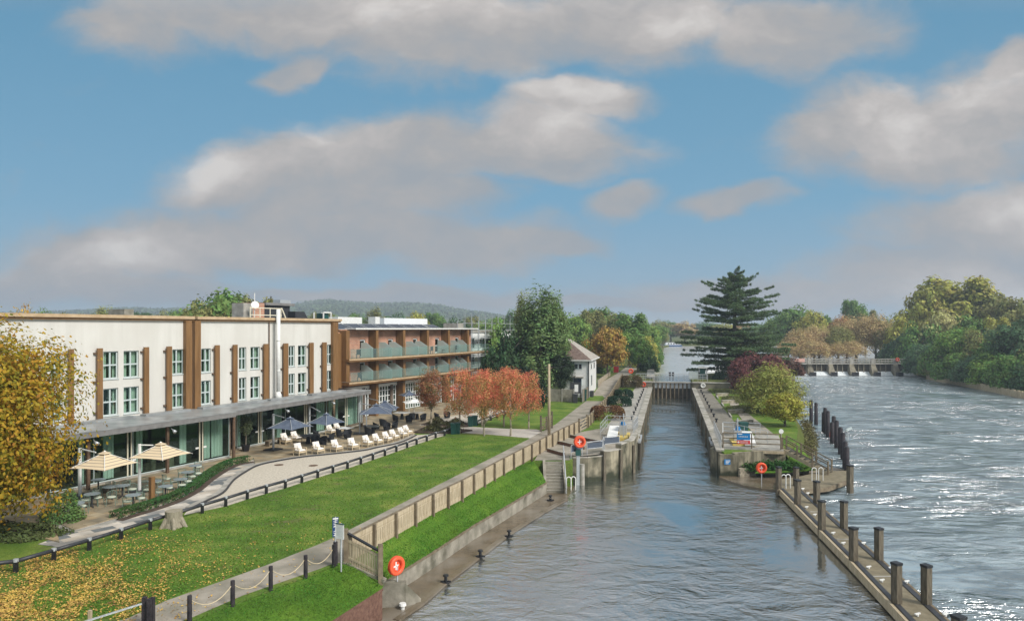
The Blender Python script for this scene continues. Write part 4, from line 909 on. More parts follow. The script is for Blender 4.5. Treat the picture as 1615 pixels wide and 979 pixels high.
gravel = LP(kerb) + LP([(690, 684), (701, 681)]) + LP(rail_px[::-1][:17]) + LP([(290, 812)])
struct(sheet(gravel, LAND + .008), 'gravel_path', M['gravel'])
struct(sheet(LP([(664, 689), (700, 676), (745, 673), (800, 676), (846, 677), (856, 680), (836, 691), (770, 685), (720, 682)]), LAND + .016), 'crossing_path', M['conc_path'])
struct(sheet(LP([(740, 671), (762, 667), (785, 655), (800, 645), (1000, 560 + 70)])[:4] + LP([(690, 660), (660, 672)]), LAND + .07), 'upper_paved_strip', M['gravel'])
stp = MB()
band(stp, LP([(85, 826), (116, 838.5), (180, 822.5)]), .45, LAND - .1, LAND + .03)
struct(stp, 'terrace_step', M['conc_light'])
cov = MB()
for x, y in ((440, 733), (494, 733.5)): p = P(x, y); cov.cone((p.x, p.y, LAND + .009), (p.x, p.y, LAND + .02), .35, n=20)
for v_, nm_ in ((0, 'a'),): pass
for i, (x, y) in enumerate(((440, 733), (494, 734))):
    p = P(x, y); solo(MB().cone((p.x, p.y, LAND + .005), (p.x, p.y, LAND + .02), .33, n=20), 'drain_cover', M['rust'], ('left', 'right')[i] + ' round drain cover set in the cream gravel path', 'drain cover')

# ---- leaves, bushes and hedges (numpy)
def leafmesh(name, c, nrm, size, m, aspect=0.6, parent_org=(0, 0, 0)):
    """c (n,3) centres, nrm (n,3) normals, size (n,) half sizes -> one mesh of diamond leaves"""
    n = len(c); nrm = nrm / (np.linalg.norm(nrm, axis=1, keepdims=True) + 1e-9)
    rv = np.random.normal(size=(n, 3)); a = np.cross(nrm, rv); a /= (np.linalg.norm(a, axis=1, keepdims=True) + 1e-9); b = np.cross(nrm, a)
    s = size[:, None]; v = np.stack([c + a * s, c + b * s * aspect, c - a * s, c - b * s * aspect], 1).reshape(-1, 3) - np.array(parent_org)
    me = bpy.data.meshes.new(name); me.vertices.add(n * 4); me.vertices.foreach_set('co', v.astype(np.float32).ravel())
    me.loops.add(n * 4); me.loops.foreach_set('vertex_index', np.arange(n * 4, dtype=np.int32))
    me.polygons.add(n); me.polygons.foreach_set('loop_start', np.arange(0, n * 4, 4, dtype=np.int32)); me.polygons.foreach_set('loop_total', np.full(n, 4, dtype=np.int32))
    me.update(calc_edges=True); me.materials.append(m); return me
rng = np.random.default_rng(5); np.random.seed(5)
def meshobj(name, me, parent=None, color=None):
    o = bpy.data.objects.new(name, me); COL.objects.link(o); o.parent = parent
    if color: o.color = (*color, 1)
    ORG[o.name] = org(parent); return o
def unit_dirs(n):
    d = np.random.normal(size=(n, 3)); return d / np.linalg.norm(d, axis=1, keepdims=True)
def bush(name, loc, r, color, label, cat, n=2600, leaf=.09, group=None, flat=False, m=None, core=True):
    d = unit_dirs(n); d[:, 2] = np.abs(d[:, 2]) * 1.0 if not flat else d[:, 2]
    lump = 1 + .16 * np.sin(d[:, 0] * 5 + loc[0]) * np.cos(d[:, 1] * 4 + loc[1]) + .1 * np.sin(d[:, 2] * 9)
    rad = np.random.uniform(.72, 1.04, n) ** 1 * lump
    if flat: d = np.sign(d) * np.abs(d) ** .45; rad = np.random.uniform(.85, 1.0, n)
    c = d * rad[:, None] * np.array(r); 
    if flat: c[:, 2] = np.abs(c[:, 2])
    me = leafmesh(name, c, d + np.random.normal(size=(n, 3)) * .55 + np.array([0, 0, .3]), np.random.uniform(.6, 1.3, n) * leaf, m or M['leaf'])
    o = meshobj(name, me, None, color); o.location = loc; tag(o, label, cat, group)
    return o
hm = []; hp = smooth_line(LP(hedge[1:]), 3)
cs = []
for i in range(len(hp) - 1):
    a, b = Vector(hp[i] + (0,)), Vector(hp[i + 1] + (0,)); n_ = int((b - a).length * 420)
    t_ = np.random.uniform(0, 1, n_); d = (b - a).normalized(); w = np.random.uniform(-.24, .24, n_); z = np.random.uniform(.02, .42, n_) 
    k = np.random.uniform(0, 1, n_) < .55; z = np.where(k, .42, z); w = np.where(k, w, np.sign(w) * .25)
    cs.append(np.stack([a.x + (b.x - a.x) * t_ - d.y * w, a.y + (b.y - a.y) * t_ + d.x * w, LAND + z], 1))
cs = np.concatenate(cs); nn = np.random.normal(size=cs.shape) * .6 + np.array([.3, -.3, .8])
ho = meshobj('hedge', leafmesh('hedge', cs, nn, np.random.uniform(.035, .08, len(cs)), M['leaf']), None, (.05, .11, .03)); tag(ho, 'low clipped green hedge curving between the bistro terrace and the setts', 'hedge')
struct(band(MB(), [(x + .5 * math.cos(HA), y - .5 * math.sin(HA)) for x, y in hp], .5, LAND - .05, LAND + .02), 'hedge_border', M['soil'])
# ---- knee rail
def kneerail(pts_px, label, first):
    base = P(*pts_px[0]); o = thing('knee_rail', label, 'rail fence', base)
    pts = [P(x, y) for x, y in pts_px]
    for p in pts: 
        pm = MB().box((p.x, p.y, LAND + .24), (.17, .17, .48), HA); po = pm.build('post', M['black'], o); MB().cone((p.x, p.y, LAND + .44), (p.x, p.y, LAND + .555), .11, .10, 10).build('cap', M['galv'], po)
    r_ = MB()
    for a, b in zip(pts[:-1], pts[1:]): r_.cone(a + Vector((0, 0, .46)), b + Vector((0, 0, .46)), .085, n=10)
    r_.build('rail', M['darksteel'], o, True); return o
kneerail(rail_px + [(712, 682)], 'long black knee rail with silver caps between the gravel and the big lawn', 0)
kneerail([(752, 671), (764, 666), (774, 663), (784, 659), (796, 655)], 'short black knee rail beside the upper lawn behind the cherry trees', 1)
# stump
sp_ = P(274, 830); sm = MB().cone((sp_.x, sp_.y, LAND - .05), (sp_.x, sp_.y, LAND + .25), .52, .40, 14).cone((sp_.x, sp_.y, LAND + .25), (sp_.x, sp_.y, LAND + .82), .40, .41, 14)
for k in range(5): t_ = k * 1.3; sm.cone((sp_.x + .3 * math.cos(t_), sp_.y + .3 * math.sin(t_), LAND + .45), (sp_.x + .62 * math.cos(t_), sp_.y + .62 * math.sin(t_), LAND - .05), .16, .10, 8)
solo(sm, 'tree_stump', M['bark_pale'], 'pale sawn tree stump at the lawn edge touching the black knee rail', 'tree stump')
# ---- umbrellas
def umbrella(center, pole, rz, half, m, polem, label, zt=LAND + 2.9, ze=LAND + 2.2, group=None, base=True, central=False):
    o = thing('parasol', label, 'parasol', (pole[0], pole[1], TER), group)
    cx, cy = center; q = []
    for a in range(4):
        t_ = rz + R(45 + 90 * a); q.append(Vector((cx + half * 1.414 * math.cos(t_), cy + half * 1.414 * math.sin(t_), ze)))
    top = Vector((cx, cy, zt)); c = MB(); n_ = 6
    for a in range(4):
        A_, B_ = q[a], q[(a + 1) % 4]
        for i in range(n_):
            r0, r1 = i / n_, (i + 1) / n_; sag = lambda r: -.10 * math.sin(math.pi * r)
            for j in range(n_):
                s0, s1 = j / n_, (j + 1) / n_
                def pt(r, s): 
                    e = A_ * (1 - s) + B_ * s; e = e + (top - e).normalized() * 0; mid = math.sin(math.pi * s); e = Vector((e.x + (cx - e.x) * .05 * mid, e.y + (cy - e.y) * .05 * mid, e.z + .05 * mid)); p = top * (1 - r) + e * r; p.z += sag(r) ; return p
                c.face([pt(r0, s0), pt(r1, s0), pt(r1, s1), pt(r0, s1)] if i else [pt(r0, s0), pt(r1, s0), pt(r1, s1)])
    co = c.build('canopy', m, o); MB().cone(top - Vector((0, 0, .06)), top + Vector((0, 0, .07)), .12, .03, 10).build('finial', polem, co)
    vt = MB()
    for a in range(4): vt.face([top + Vector((0, 0, .05)), top.lerp(q[a], .2) + Vector((0, 0, .06)), top.lerp(q[(a + 1) % 4], .2) + Vector((0, 0, .06))])
    vt.build('vent_cap', m, co)
    for a in range(4): MB().bar(top - Vector((0, 0, .05)), q[a] - Vector((0, 0, .03)), .03).build('rib', polem, o)
    px_, py_ = pole
    if central:
        MB().cone((px_, py_, TER), (px_, py_, zt), .04, n=10).build('pole', polem, o)
    else:
        ph = zt - .0
        MB().box((px_, py_, (TER + ph) / 2), (.11, .15, ph - TER), rz).build('pole', polem, o)
        MB().bar((px_, py_, ph - .05), top.lerp(Vector((px_, py_, ph)), .35) + Vector((0, 0, -.12)), .06).build('arm', polem, o)
        MB().bar((px_, py_, ze - .1), Vector((px_, py_, ze - .1)).lerp(Vector((cx, cy, zt - .25)), .35), .05).build('strut', polem, o)
    if base: MB().box((px_, py_, TER + .04), (1.1, 1.1, .08), rz).build('base_plate', M['darksteel'], o)
    return o
def umb_at(apex_px, poly, pole_px, **k):
    """centre from two opposite corners of the canopy seen in the photograph"""
    (x1, y1), (x2, y2), ze = poly
    a, b = P(x1, y1, ze), P(x2, y2, ze); c = (a + b) / 2; d = b - a; rz = math.atan2(d.y, d.x) - R(45); p = P(*pole_px, TER)
    return umbrella((c.x, c.y), (p.x, p.y), rz, d.length / 2 / 1.414, ze=ze, **k)
GC, GD = 'cream striped parasols on the bistro terrace', 'slate blue cantilever parasols'
umb_at(None, ((107, 739), (220, 729), 4.15), (126, 783), zt=4.95, m=M['cloth_cream'], polem=M['white'], label='cream striped parasol nearest the golden tree', group=GC)
umb_at(None, ((201, 722.7), (303.6, 714), 4.15), (220, 774.4), zt=4.95, m=M['cloth_cream'], polem=M['white'], label='cream striped parasol in front of the glass doors, right of the other cream one', group=GC)
umb_at(None, ((420, 675.6), (494, 671.7), 4.2), (431, 709), zt=5.0, m=M['cloth_dk'], polem=M['galv'], label='slate blue parasol nearest the potted olive tree', group=GD)
umb_at(None, ((483, 667.7), (546, 665.5), 4.2), (488, 690), zt=5.0, m=M['cloth_dk'], polem=M['galv'], label='slate blue parasol in the middle of the glass front, second from the olive tree', group=GD)
umb_at(None, ((566, 654), (619.4, 647), 4.2), (567.4, 684), zt=5.0, m=M['cloth_dk'], polem=M['galv'], label='slate blue parasol over the black wicker chairs at the end of the glass front', group=GD)
umb_at(None, ((583, 647), (630, 642), 4.2), (578, 672), zt=5.0, m=M['cloth_dk'], polem=M['galv'], label='slate blue parasol partly behind another, nearest the tall bronze piers', group=GD)
p = P(653, 661); umbrella((p.x, p.y), (p.x, p.y), .3, 1.15, M['white'], M['white'], 'small white parasol in front of the french windows', zt=4.35, ze=3.85, central=True, base=False)
p = P(645, 653); umbrella((p.x, p.y), (p.x, p.y), .5, 1.0, M['cloth_dk'], M['galv'], 'small slate blue parasol with a central pole behind the white parasol', zt=4.75, ze=4.2, central=True, base=False)
# ---- furniture prototypes
def bistro_chair():
    o = thing('bistro_chair', 'x', 'chair', (0, 0, 0), 'sage green bistro chairs on the left terrace')
    for x, y in ((-.2, -.2), (.2, -.2), (.2, .2), (-.2, .2)): MB().bar((x, y, .44), (x * 1.2, y * 1.2, 0), .028).build('leg', M['bistro'], o)
    s = MB(); s.cone((0, 0, .43), (0, 0, .455), .25, n=16); st = s.build('seat', M['bistro'], o); MB().cone((0, 0, .457), (0, 0, .495), .22, .2, 16).build('seat_pad', M['seat_pale'], st)
    b = MB(); b.torus((0, .02, .80), (0, 0, 1), .255, .018, 16, 6, R(180), R(360)) if False else None
    pts = [Vector((.25 * math.cos(t), .06 + .22 * math.sin(t), .78 - .10 * abs(math.cos(t)))) for t in [R(-10 + 20 * k) for k in range(11)]]
    b.tube(pts, .017); b.bar((-.22, .05, .44), pts[-1], .025); b.bar((.22, .05, .44), pts[0], .025)
    for k in range(1, 10): b.bar((pts[k].x * .9, pts[k].y * .95, .45), pts[k], .014)
    b.build('backrest', M['bistro'], o); return o
def bistro_table():
    o = thing('bistro_table', 'x', 'table', (0, 0, 0), 'round grey bistro tables on the left terrace')
    MB().cone((0, 0, .72), (0, 0, .75), .40, n=24).build('tabletop', M['bistro_top'], o); MB().cone((0, 0, .12), (0, 0, .72), .045, n=10).build('pedestal', M['darksteel'], o)
    for k in range(4): t = R(45 + 90 * k); MB().bar((0, 0, .14), (.33 * math.cos(t), .33 * math.sin(t), .02), .05, .03).build('foot', M['darksteel'], o)
    return o
def armchair():
    o = thing('lounge_armchair', 'x', 'armchair', (0, 0, 0), 'ivory lounge armchairs with pale wooden frames')
    for x in (-.34, .34):
        MB().bar((x, -.34, 0), (x, -.34, .60), .045).build('leg', M['oak'], o); MB().bar((x, .34, 0), (x, .36, .62), .045).build('leg', M['oak'], o)
        MB().bar((x, -.38, .60), (x, .38, .60), .06, .03).build('armrest', M['oak'], o)
    f = MB(); f.box((0, -.32, .28), (.66, .04, .08)); f.box((0, .32, .28), (.66, .04, .08)); f.box((-.33, 0, .28), (.04, .6, .08)); f.box((.33, 0, .28), (.04, .6, .08)); f.build('seat_frame', M['oak'], o)
    def cushion(c, d, rx=0):
        m_ = MB(); nx, ny, nz = d[0] / 2, d[1] / 2, d[2] / 2; b_ = .75
        lo = [(-nx * b_, -ny * b_, -nz), (nx * b_, -ny * b_, -nz), (nx * b_, ny * b_, -nz), (-nx * b_, ny * b_, -nz)]; mi = [(-nx, -ny, 0), (nx, -ny, 0), (nx, ny, 0), (-nx, ny, 0)]
        hi_ = [(x, y, nz) for x, y, _ in lo]; T = Matrix.Translation(c) @ Matrix.Rotation(rx, 4, 'X'); f_ = lambda L: [T @ Vector(p) for p in L]
        m_.hexa(f_([(x, y, -nz) for x, y, _ in lo]), f_(mi)); m_.hexa(f_(mi), f_(hi_)); return m_
    cushion((0, -.02, .39), (.64, .64, .17)).build('seat_cushion', M['cushion'], o); cushion((0, .27, .68), (.64, .52, .17), R(72)).build('back_cushion', M['cushion'], o)
    cushion((.03, .10, .62), (.40, .36, .13), R(62)).build('scatter_cushion', M['cushion'], o); return o
def tubchair():
    o = thing('wicker_tub_chair', 'x', 'chair', (0, 0, 0), 'black wicker tub chairs')
    b = MB(); n_ = 12
    for k in range(n_):
        t0, t1 = R(-15 + 210 * k / n_), R(-15 + 210 * (k + 1) / n_); h = lambda t: .62 + .2 * max(0, math.sin(t)); r = .36
        b.hexa([(r * math.cos(t0) * .85, r * math.sin(t0) * .85, .12), (r * math.cos(t1) * .85, r * math.sin(t1) * .85, .12), (r * .74 * math.cos(t1), r * .74 * math.sin(t1), .12), (r * .74 * math.cos(t0), r * .74 * math.sin(t0), .12)],
               [(r * 1.1 * math.cos(t0), r * 1.1 * math.sin(t0), h(t0)), (r * 1.1 * math.cos(t1), r * 1.1 * math.sin(t1), h(t1)), (r * .98 * math.cos(t1), r * .98 * math.sin(t1), h(t1)), (r * .98 * math.cos(t0), r * .98 * math.sin(t0), h(t0))])
    b.build('backrest', M['wicker'], o); MB().cone((0, 0, .12), (0, 0, .42), .25, .29, 14).build('seat', M['wicker'], o)
    for x, y in ((-.2, -.2), (.2, -.2), (.2, .2), (-.2, .2)): MB().cone((x, y, 0), (x, y, .13), .02, n=6).build('leg', M['darksteel'], o)
    return o
def spread(proto, spots, labf, z=TER):
    for i, s in enumerate(spots):
        o = proto if i == 0 else copy_tree(proto); p = P(s[0], s[1], z); place(o, (p.x, p.y, z), R(s[2]), labf(i, s))
# bistro tables (base px) and chairs
tabs = [(145, 799, 0), (155, 775, 20), (173.6, 787, 10), (193, 785, 30), (210, 801, 0), (244, 777, 0), (261, 786, 15), (284.6, 774, 0), (296, 762, 0), (308, 751, 0), (120, 815, 10)]
tlab = ['round bistro table under the pole side of the left cream parasol', 'round bistro table furthest back under the left cream parasol', 'round bistro table right of centre under the left cream parasol',
 'round bistro table beneath the gap between the cream parasols', 'round bistro table nearest the hedge left of the brown timber pillar', 'round bistro table just behind the brown timber pillar',
 'round bistro table directly right of the brown timber pillar', 'round bistro table between the pillar and the curve of the hedge', 'round bistro table second from the right end of the bistro terrace', 'round bistro table at the right end of the bistro terrace', 'round bistro table nearest the golden tree by the terrace step']
spread(bistro_table(), tabs, lambda i, s: tlab[i])
chs = [(135, 801, 200, 'left of the table under the left cream pole'), (153.6, 797, 80, 'right of the table under the left cream pole'), (152, 786, 260, 'behind the tables under the left cream parasol'), (176, 796, 20, 'in front of the right-hand table under the left cream parasol'),
       (166, 780, 300, 'furthest back under the left cream parasol'), (186, 777, 150, 'back row between the two cream parasols'), (201, 803, 200, 'left of the table nearest the hedge'), (222, 798, 60, 'right of the table nearest the hedge'), (209, 783, 30, 'at the foot of the right cream pole'),
       (228, 770, 200, 'nearest the glass doors right of the cream pole'), (248, 771, 170, 'behind the timber pillar'), (263, 766, 120, 'alone in open paving right of the pillar'), (249.5, 788, 250, 'just right of the timber pillar base'), (266, 781, 60, 'second right of the timber pillar, near the hedge'),
       (275, 771, 210, 'left of the middle table on the right part of the terrace'), (287, 776, 20, 'front of the middle table on the right part of the terrace'), (296, 770, 70, 'close to the hedge bend on its terrace side'), (287, 756, 200, 'left of the second table from the right end'),
       (303, 762, 60, 'right of the second table from the right end'), (312, 757, 90, 'at the far right end nearest the hedge'), (313, 746, 60, 'at the far right end nearest the glass'), (112, 818, 150, 'beside the step nearest the golden tree'), (129, 811, 100, 'between the golden tree and the left cream pole'), (232, 784, 200, 'left of the timber pillar behind the hedge table'), (198, 776, 240, 'behind the table in the gap between cream parasols')]
spread(bistro_chair(), chs, lambda i, s: 'sage green bistro chair ' + s[3])
arm = [(451, 700, 62), (467, 697, 62), (522, 685, 62), (534, 682.5, 62), (473, 717.5, 55), (502, 715, 55), (531, 711.5, 57), (557, 708.5, 50), (580, 704, 58), (595.5, 701, 58), (611, 697.5, 60), (622, 694, 60), (635, 690, 60), (643, 686.5, 60)]
al = ['ivory armchair under the first slate parasol, left of the pair by the glass', 'ivory armchair under the first slate parasol, right of the pair by the glass', 'ivory armchair under the second slate parasol, left of its pair', 'ivory armchair under the second slate parasol, right of its pair']
spread(armchair(), arm, lambda i, s: al[i] if i < 4 else ORDN[i - 4] + ' ivory armchair from the left in the outer row along the dark kerb')
tub = [(500, 692, 100), (497, 701, 20), (509, 703, -20), (521, 697, -70), (536, 689, 100), (548, 692, 0), (594, 678, 120), (604, 672, 160), (610, 679, 20), (622, 676, -60), (581, 686, 140)]
tbl = ['behind the low black table', 'in front of the low black table, left', 'in front of the low black table, right', 'turned sideways, right end of the low black table group', 'left of the white-topped square table', 'in front of the white-topped square table',
       'left of the group under the third slate parasol', 'at the back of the group under the third slate parasol', 'in front of the group under the third slate parasol', 'right end of the group under the third slate parasol', 'beside the round glass table at the third slate parasol']
spread(tubchair(), tub, lambda i, s: 'black wicker tub chair ' + tbl[i])
def ptable(px, py, r, h, m, label, square=False, rz=0):
    p = P(px, py, TER); o = thing('low_table', label, 'table', (p.x, p.y, TER))
    (MB().box((p.x, p.y, TER + h), (r * 2, r * 2, .05), rz) if square else MB().cone((p.x, p.y, TER + h - .02), (p.x, p.y, TER + h + .02), r, n=24)).build('tabletop', m, o)
    MB().cone((p.x, p.y, TER), (p.x, p.y, TER + h - .02), .22, .12, 12).build('pedestal', M['wicker'], o)
ptable(486, 699, .75, .7, M['wicker'], 'low black wicker table among the black tub chairs'); ptable(545, 687, .55, .72, M['white'], 'square table with a bright white top under the second slate parasol', True, HA * -1)
ptable(588, 684, .6, .74, M['bistro_top'], 'round glass-topped table right of the third slate pole'); ptable(634, 661, .7, .74, M['white'], 'square white-topped table in front of the first bronze pier', True, HA * -1)
ptable(658, 661, .8, .74, M['conc_light'], 'pale table beneath the small white parasol')
spread(tubchair_ := copy_tree(bpy.data.objects['wicker_tub_chair']), [(624, 664, 120), (645, 667, 30), (650, 662, 200), (667, 664, -40), (690, 662, 90), (705, 660, 20)], lambda i, s: 'dark chair ' + ['left of the white-topped table by the bronze pier', 'right of the white-topped table by the bronze pier', 'left under the small white parasol', 'right under the small white parasol', 'left of the russet tree on the far terrace', 'right of the russet tree on the far terrace'][i])
for i, (x0, y0, x1, y1, lb) in enumerate([(420, 704, 443, 698, 'long low timber bench beside the potted olive along the glass'), (549, 679, 571, 672.5, 'long low timber bench at the far end of the glass front'), (163, 778, 202, 768, 'long low timber bench against the glass behind the left cream parasol')]):
    a, b = P(x0, y0, TER), P(x1, y1, TER); o = thing('bench', lb, 'bench', a); MB().bar(a + Vector((0, 0, .43)), b + Vector((0, 0, .43)), .5, .07).build('seat', M['timber_dk'], o)
    for t_ in (.08, .92): q = a.lerp(b, t_); MB().box((q.x, q.y, TER + .2), (.45, .12, .4), -HA).build('leg', M['timber_dk'], o)
p = P(239.5, 793, TER); solo(MB().box((p.x, p.y, TER + .75), (.24, .24, 1.5), -HA), 'timber_pillar', M['bronze'], 'brown square timber pillar standing among the bistro tables', 'pillar')
p = P(387.5, 711, TER); pot = thing('potted_olive', 'potted olive tree with grey-green crown against the glass', 'potted tree', (p.x, p.y, TER))
MB().cone((p.x, p.y, TER), (p.x, p.y, TER + .5), .26, .34, 16).build('pot', M['black'], pot); MB().tube([(p.x, p.y, TER + .45), (p.x + .03, p.y, TER + 1.1), (p.x - .02, p.y, TER + 1.8)], [.06, .05, .035]).build('trunk', M['bark'], pot)
n_ = 1500; d = unit_dirs(n_); c = d * (np.random.uniform(.3, 1, n_)[:, None]) * np.array([.55, .55, .85]) + np.array([0, 0, 2.05]); meshobj('crown', leafmesh('crown', c, np.random.normal(size=(n_, 3)), np.random.uniform(.05, .09, n_), M['leaf'], .35), pot, (.13, .16, .08))
# planting beds
for i, (pts, lb) in enumerate([([(652, 683), (672, 674), (703, 676), (745, 679.5), (722, 683.5), (690, 684)], 'front planting bed of low grasses at the corner of the lawn'), ([(664, 671), (680, 665), (742, 669), (738, 673.5), (700, 673)], 'back planting bed of low dark shrubs across the paved gap')]):
    q = LP(pts); c = np.array(q).mean(0); o = thing('planting_bed', lb, 'planting bed', (c[0], c[1], LAND)); MB().prism(q, LAND - .05, LAND + .14).build('soil', M['soil'], o)
    n_ = 2600; w_ = np.random.dirichlet(np.ones(len(q)) * .9, n_); xy = w_ @ np.array(q); z = LAND + .1 + np.random.uniform(0, .6, n_) * (.6 + .4 * np.sin(xy[:, 0] * 3)); cc = np.column_stack([xy, z])
    meshobj('foliage', leafmesh('foliage', cc, np.random.normal(size=(n_, 3)) * np.array([1, 1, .4]), np.random.uniform(.08, .18, n_), M['leaf'], .3, o.location), o, (.13, .13, .05) if i == 0 else (.09, .09, .04))
def binthing(px, py, label, m='green', s=(.55, .6, 1.05), rz=0.3, z=LAND):
    p = P(px, py, z); o = thing('bin', label, 'bin', (p.x, p.y, z)); MB().hexa([(p.x - s[0] * .42, p.y - s[1] * .42, z), (p.x + s[0] * .42, p.y - s[1] * .42, z), (p.x + s[0] * .42, p.y + s[1] * .42, z), (p.x - s[0] * .42, p.y + s[1] * .42, z)], [(p.x - s[0] / 2, p.y - s[1] / 2, z + s[2] * .9), (p.x + s[0] / 2, p.y - s[1] / 2, z + s[2] * .9), (p.x + s[0] / 2, p.y + s[1] / 2, z + s[2] * .9), (p.x - s[0] / 2, p.y + s[1] / 2, z + s[2] * .9)]).build('body', M[m], o)
    MB().box((p.x, p.y, z + s[2] * .95), (s[0] * 1.08, s[1] * 1.08, s[2] * .09)).build('lid', M[m], o); return o
binthing(715.5, 684, 'dark green bin at the end of the long knee rail, left of a pair'); binthing(721.5, 683.5, 'dark green bin at the end of the long knee rail, right of a pair')
binthing(742, 672, 'dark green bin left of the pair behind the crossing path'); binthing(749, 671, 'dark green bin right of the pair behind the crossing path')

# ------------------------------------------------------------------ towpath fence
def infill_fence(line, label, name='picket_fence', spacing=1.95, H=1.12, start_gate=False):
    o = thing(name, label, 'fence', line[0]); pts = []
    for a, b in zip(line[:-1], line[1:]):
        n_ = max(1, round((b - a).length / spacing))
        for k in range(n_): pts.append(a.lerp(b, k / n_))
    pts.append(line[-1])
    for i, p in enumerate(pts):
        d = (pts[min(i + 1, len(pts) - 1)] - pts[max(i - 1, 0)]).normalized(); rz = math.atan2(d.y, d.x); n_ = Vector((d.y, -d.x, 0))
        c = p + n_ * .10; MB().box((c.x, c.y, p.z + H / 2 - .12), (.12, .12, H + .24), rz).build('post', M['timber_dk'], o)
    rl = MB()
    for a, b in zip(pts[:-1], pts[1:]): rl.bar(a + Vector((0, 0, H)), b + Vector((0, 0, H)), .075, .05)
    rl.build('top_rail', M['timber_dk'], o)
    for a, b in zip(pts[:-1], pts[1:]):
        pn_ = MB(); L_ = (b - a).length; d = (b - a).normalized(); n_ = int(L_ / .16)
        for z in (.17, H - .32): pn_.bar(a + Vector((0, 0, z)) , b + Vector((0, 0, z)), .04, .09)
        pn_.bar(a + Vector((0, 0, H - .16)), b + Vector((0, 0, H - .16)), .03, .2)
        pn_.bar(a + Vector((0, 0, .05)) , b + Vector((0, 0, .05)), .03, .14)
        for k in range(n_):
            q = a + d * ((k + .5) * L_ / n_); pn_.box((q.x, q.y, q.z + .50), (.135, .022, .62), math.atan2(d.y, d.x))
        pn_.build('picket_panel', M['timber'], o)
    return o, pts
fz = lambda v: Vector((v.x, v.y, rampz(v.y)))
infill_fence([fz(p) for p in FL[:5]] + [fz(FL[5]), fz(FL[6])], 'pale picket fence along the river side of the towpath beside the big lawn')
gl = P(851, 700 + 26)
infill_fence([fz(FL[7]), fz(FL[8]), fz(FL[8].lerp(FL[9], .5)), fz(FL[9])], 'pale picket fence along the lock garden, running on to the red box')
gt = thing('field_gate', 'small timber gate between the two lengths of towpath fence', 'gate', fz(FL[6])); a, b = fz(FL[6]) + Vector((.1, .15, 0)), fz(FL[7]) - Vector((.1, .15, 0))
for z in (.15, .45, .75, 1.05): MB().bar(a + Vector((0, 0, z)), b + Vector((0, 0, z)), .04, .09).build('rail', M['timber'], gt)
MB().bar(a + Vector((0, 0, .15)), b + Vector((0, 0, 1.05)), .03, .08).build('brace', M['timber'], gt)
for q in (a, b): MB().box((q.x, q.y, q.z + .65), (.15, .15, 1.4), LA).build('post', M['timber_dk'], gt)
p = P(979, 598); zz_ = rampz(p.y); solo(MB().box((p.x, p.y + 6, rampz(p.y + 6) + .6), (1.0, .5, 1.2), -.2), 'red_box', M['red'], 'red box at the far end of the towpath fence', 'box')
# gate panel across the bank
a, b = P(545.5, 887, LAND), P(600, 914, 1.45)
gp = thing('side_fence', 'short weathered fence panel running down the bank beside the signs', 'fence', a)
for q, h in ((a, 1.45), (b, 1.5)): MB().box((q.x, q.y, q.z + h / 2 - .1), (.2, .2, h + .2), .3).build('post', M['timber_dk'], gp)
MB().bar(a + Vector((.05, 0, 1.28)), b + Vector((-.05, 0, 1.22)), .14, .06).build('top_rail', M['black'], gp)
pk = MB(); d = b - a
for k in range(13): q = a + d * ((k + .8) / 14); pk.box((q.x, q.y, q.z + .55), (.085, .025, 1.02), math.atan2(d.y, d.x))
pk.bar(a + Vector((0, 0, .28)), b + Vector((0, 0, .28)), .05, .09); pk.bar(a + Vector((0, 0, .98)), b + Vector((0, 0, .98)), .05, .09); pk.build('picket_panel', M['timber'], gp)
MB().bar(a + Vector((-.1, 0, .02)), b + Vector((.2, 0, -.02)), .25, .12).build('footing', M['conc'], gp)
# rope fence posts
rp_px = [(299, 981), (367, 955), (427, 930), (482, 911), (526.5, 893)]
rp = [P(x, y) for x, y in rp_px]; rf = thing('rope_fence', 'row of dark posts linked by sagging rope along the near towpath', 'fence', rp[0])
for q in rp: MB().cone(q - Vector((0, 0, .1)), q + Vector((0, 0, .92)), .085, .075, 12).build('post', M['rust'] if False else M['piledark'], rf)
for a, b in zip(rp[:-1], rp[1:]):
    pts = [a.lerp(b, k / 10) + Vector((0, 0, .80 - .42 * (1 - (2 * k / 10 - 1) ** 2))) for k in range(11)]; MB().tube(pts, .014, 5).build('rope', M['oak'], rf)
kr = thing('kissing_gate', 'dark timber posts with a pale metal bar at the bottom edge of the towpath', 'gate', P(236, 985)); 
for x, y in ((228, 985), (240, 986), (236, 988)): q = P(x, y); MB().box((q.x, q.y, LAND + .45), (.14, .14, 1.0)).build('post', M['piledark'], kr)
q = P(228, 985); MB().bar(q + Vector((0, 0, .75)), q + Vector((-1.6, -1.3, .55)), .05).build('bar', M['galv'], kr)
q = P(142, 985); solo(MB().box((q.x, q.y, LAND + .25), (.1, .1, .5)), 'marker_post', M['timber'], 'short pale marker post among the fallen leaves', 'post')
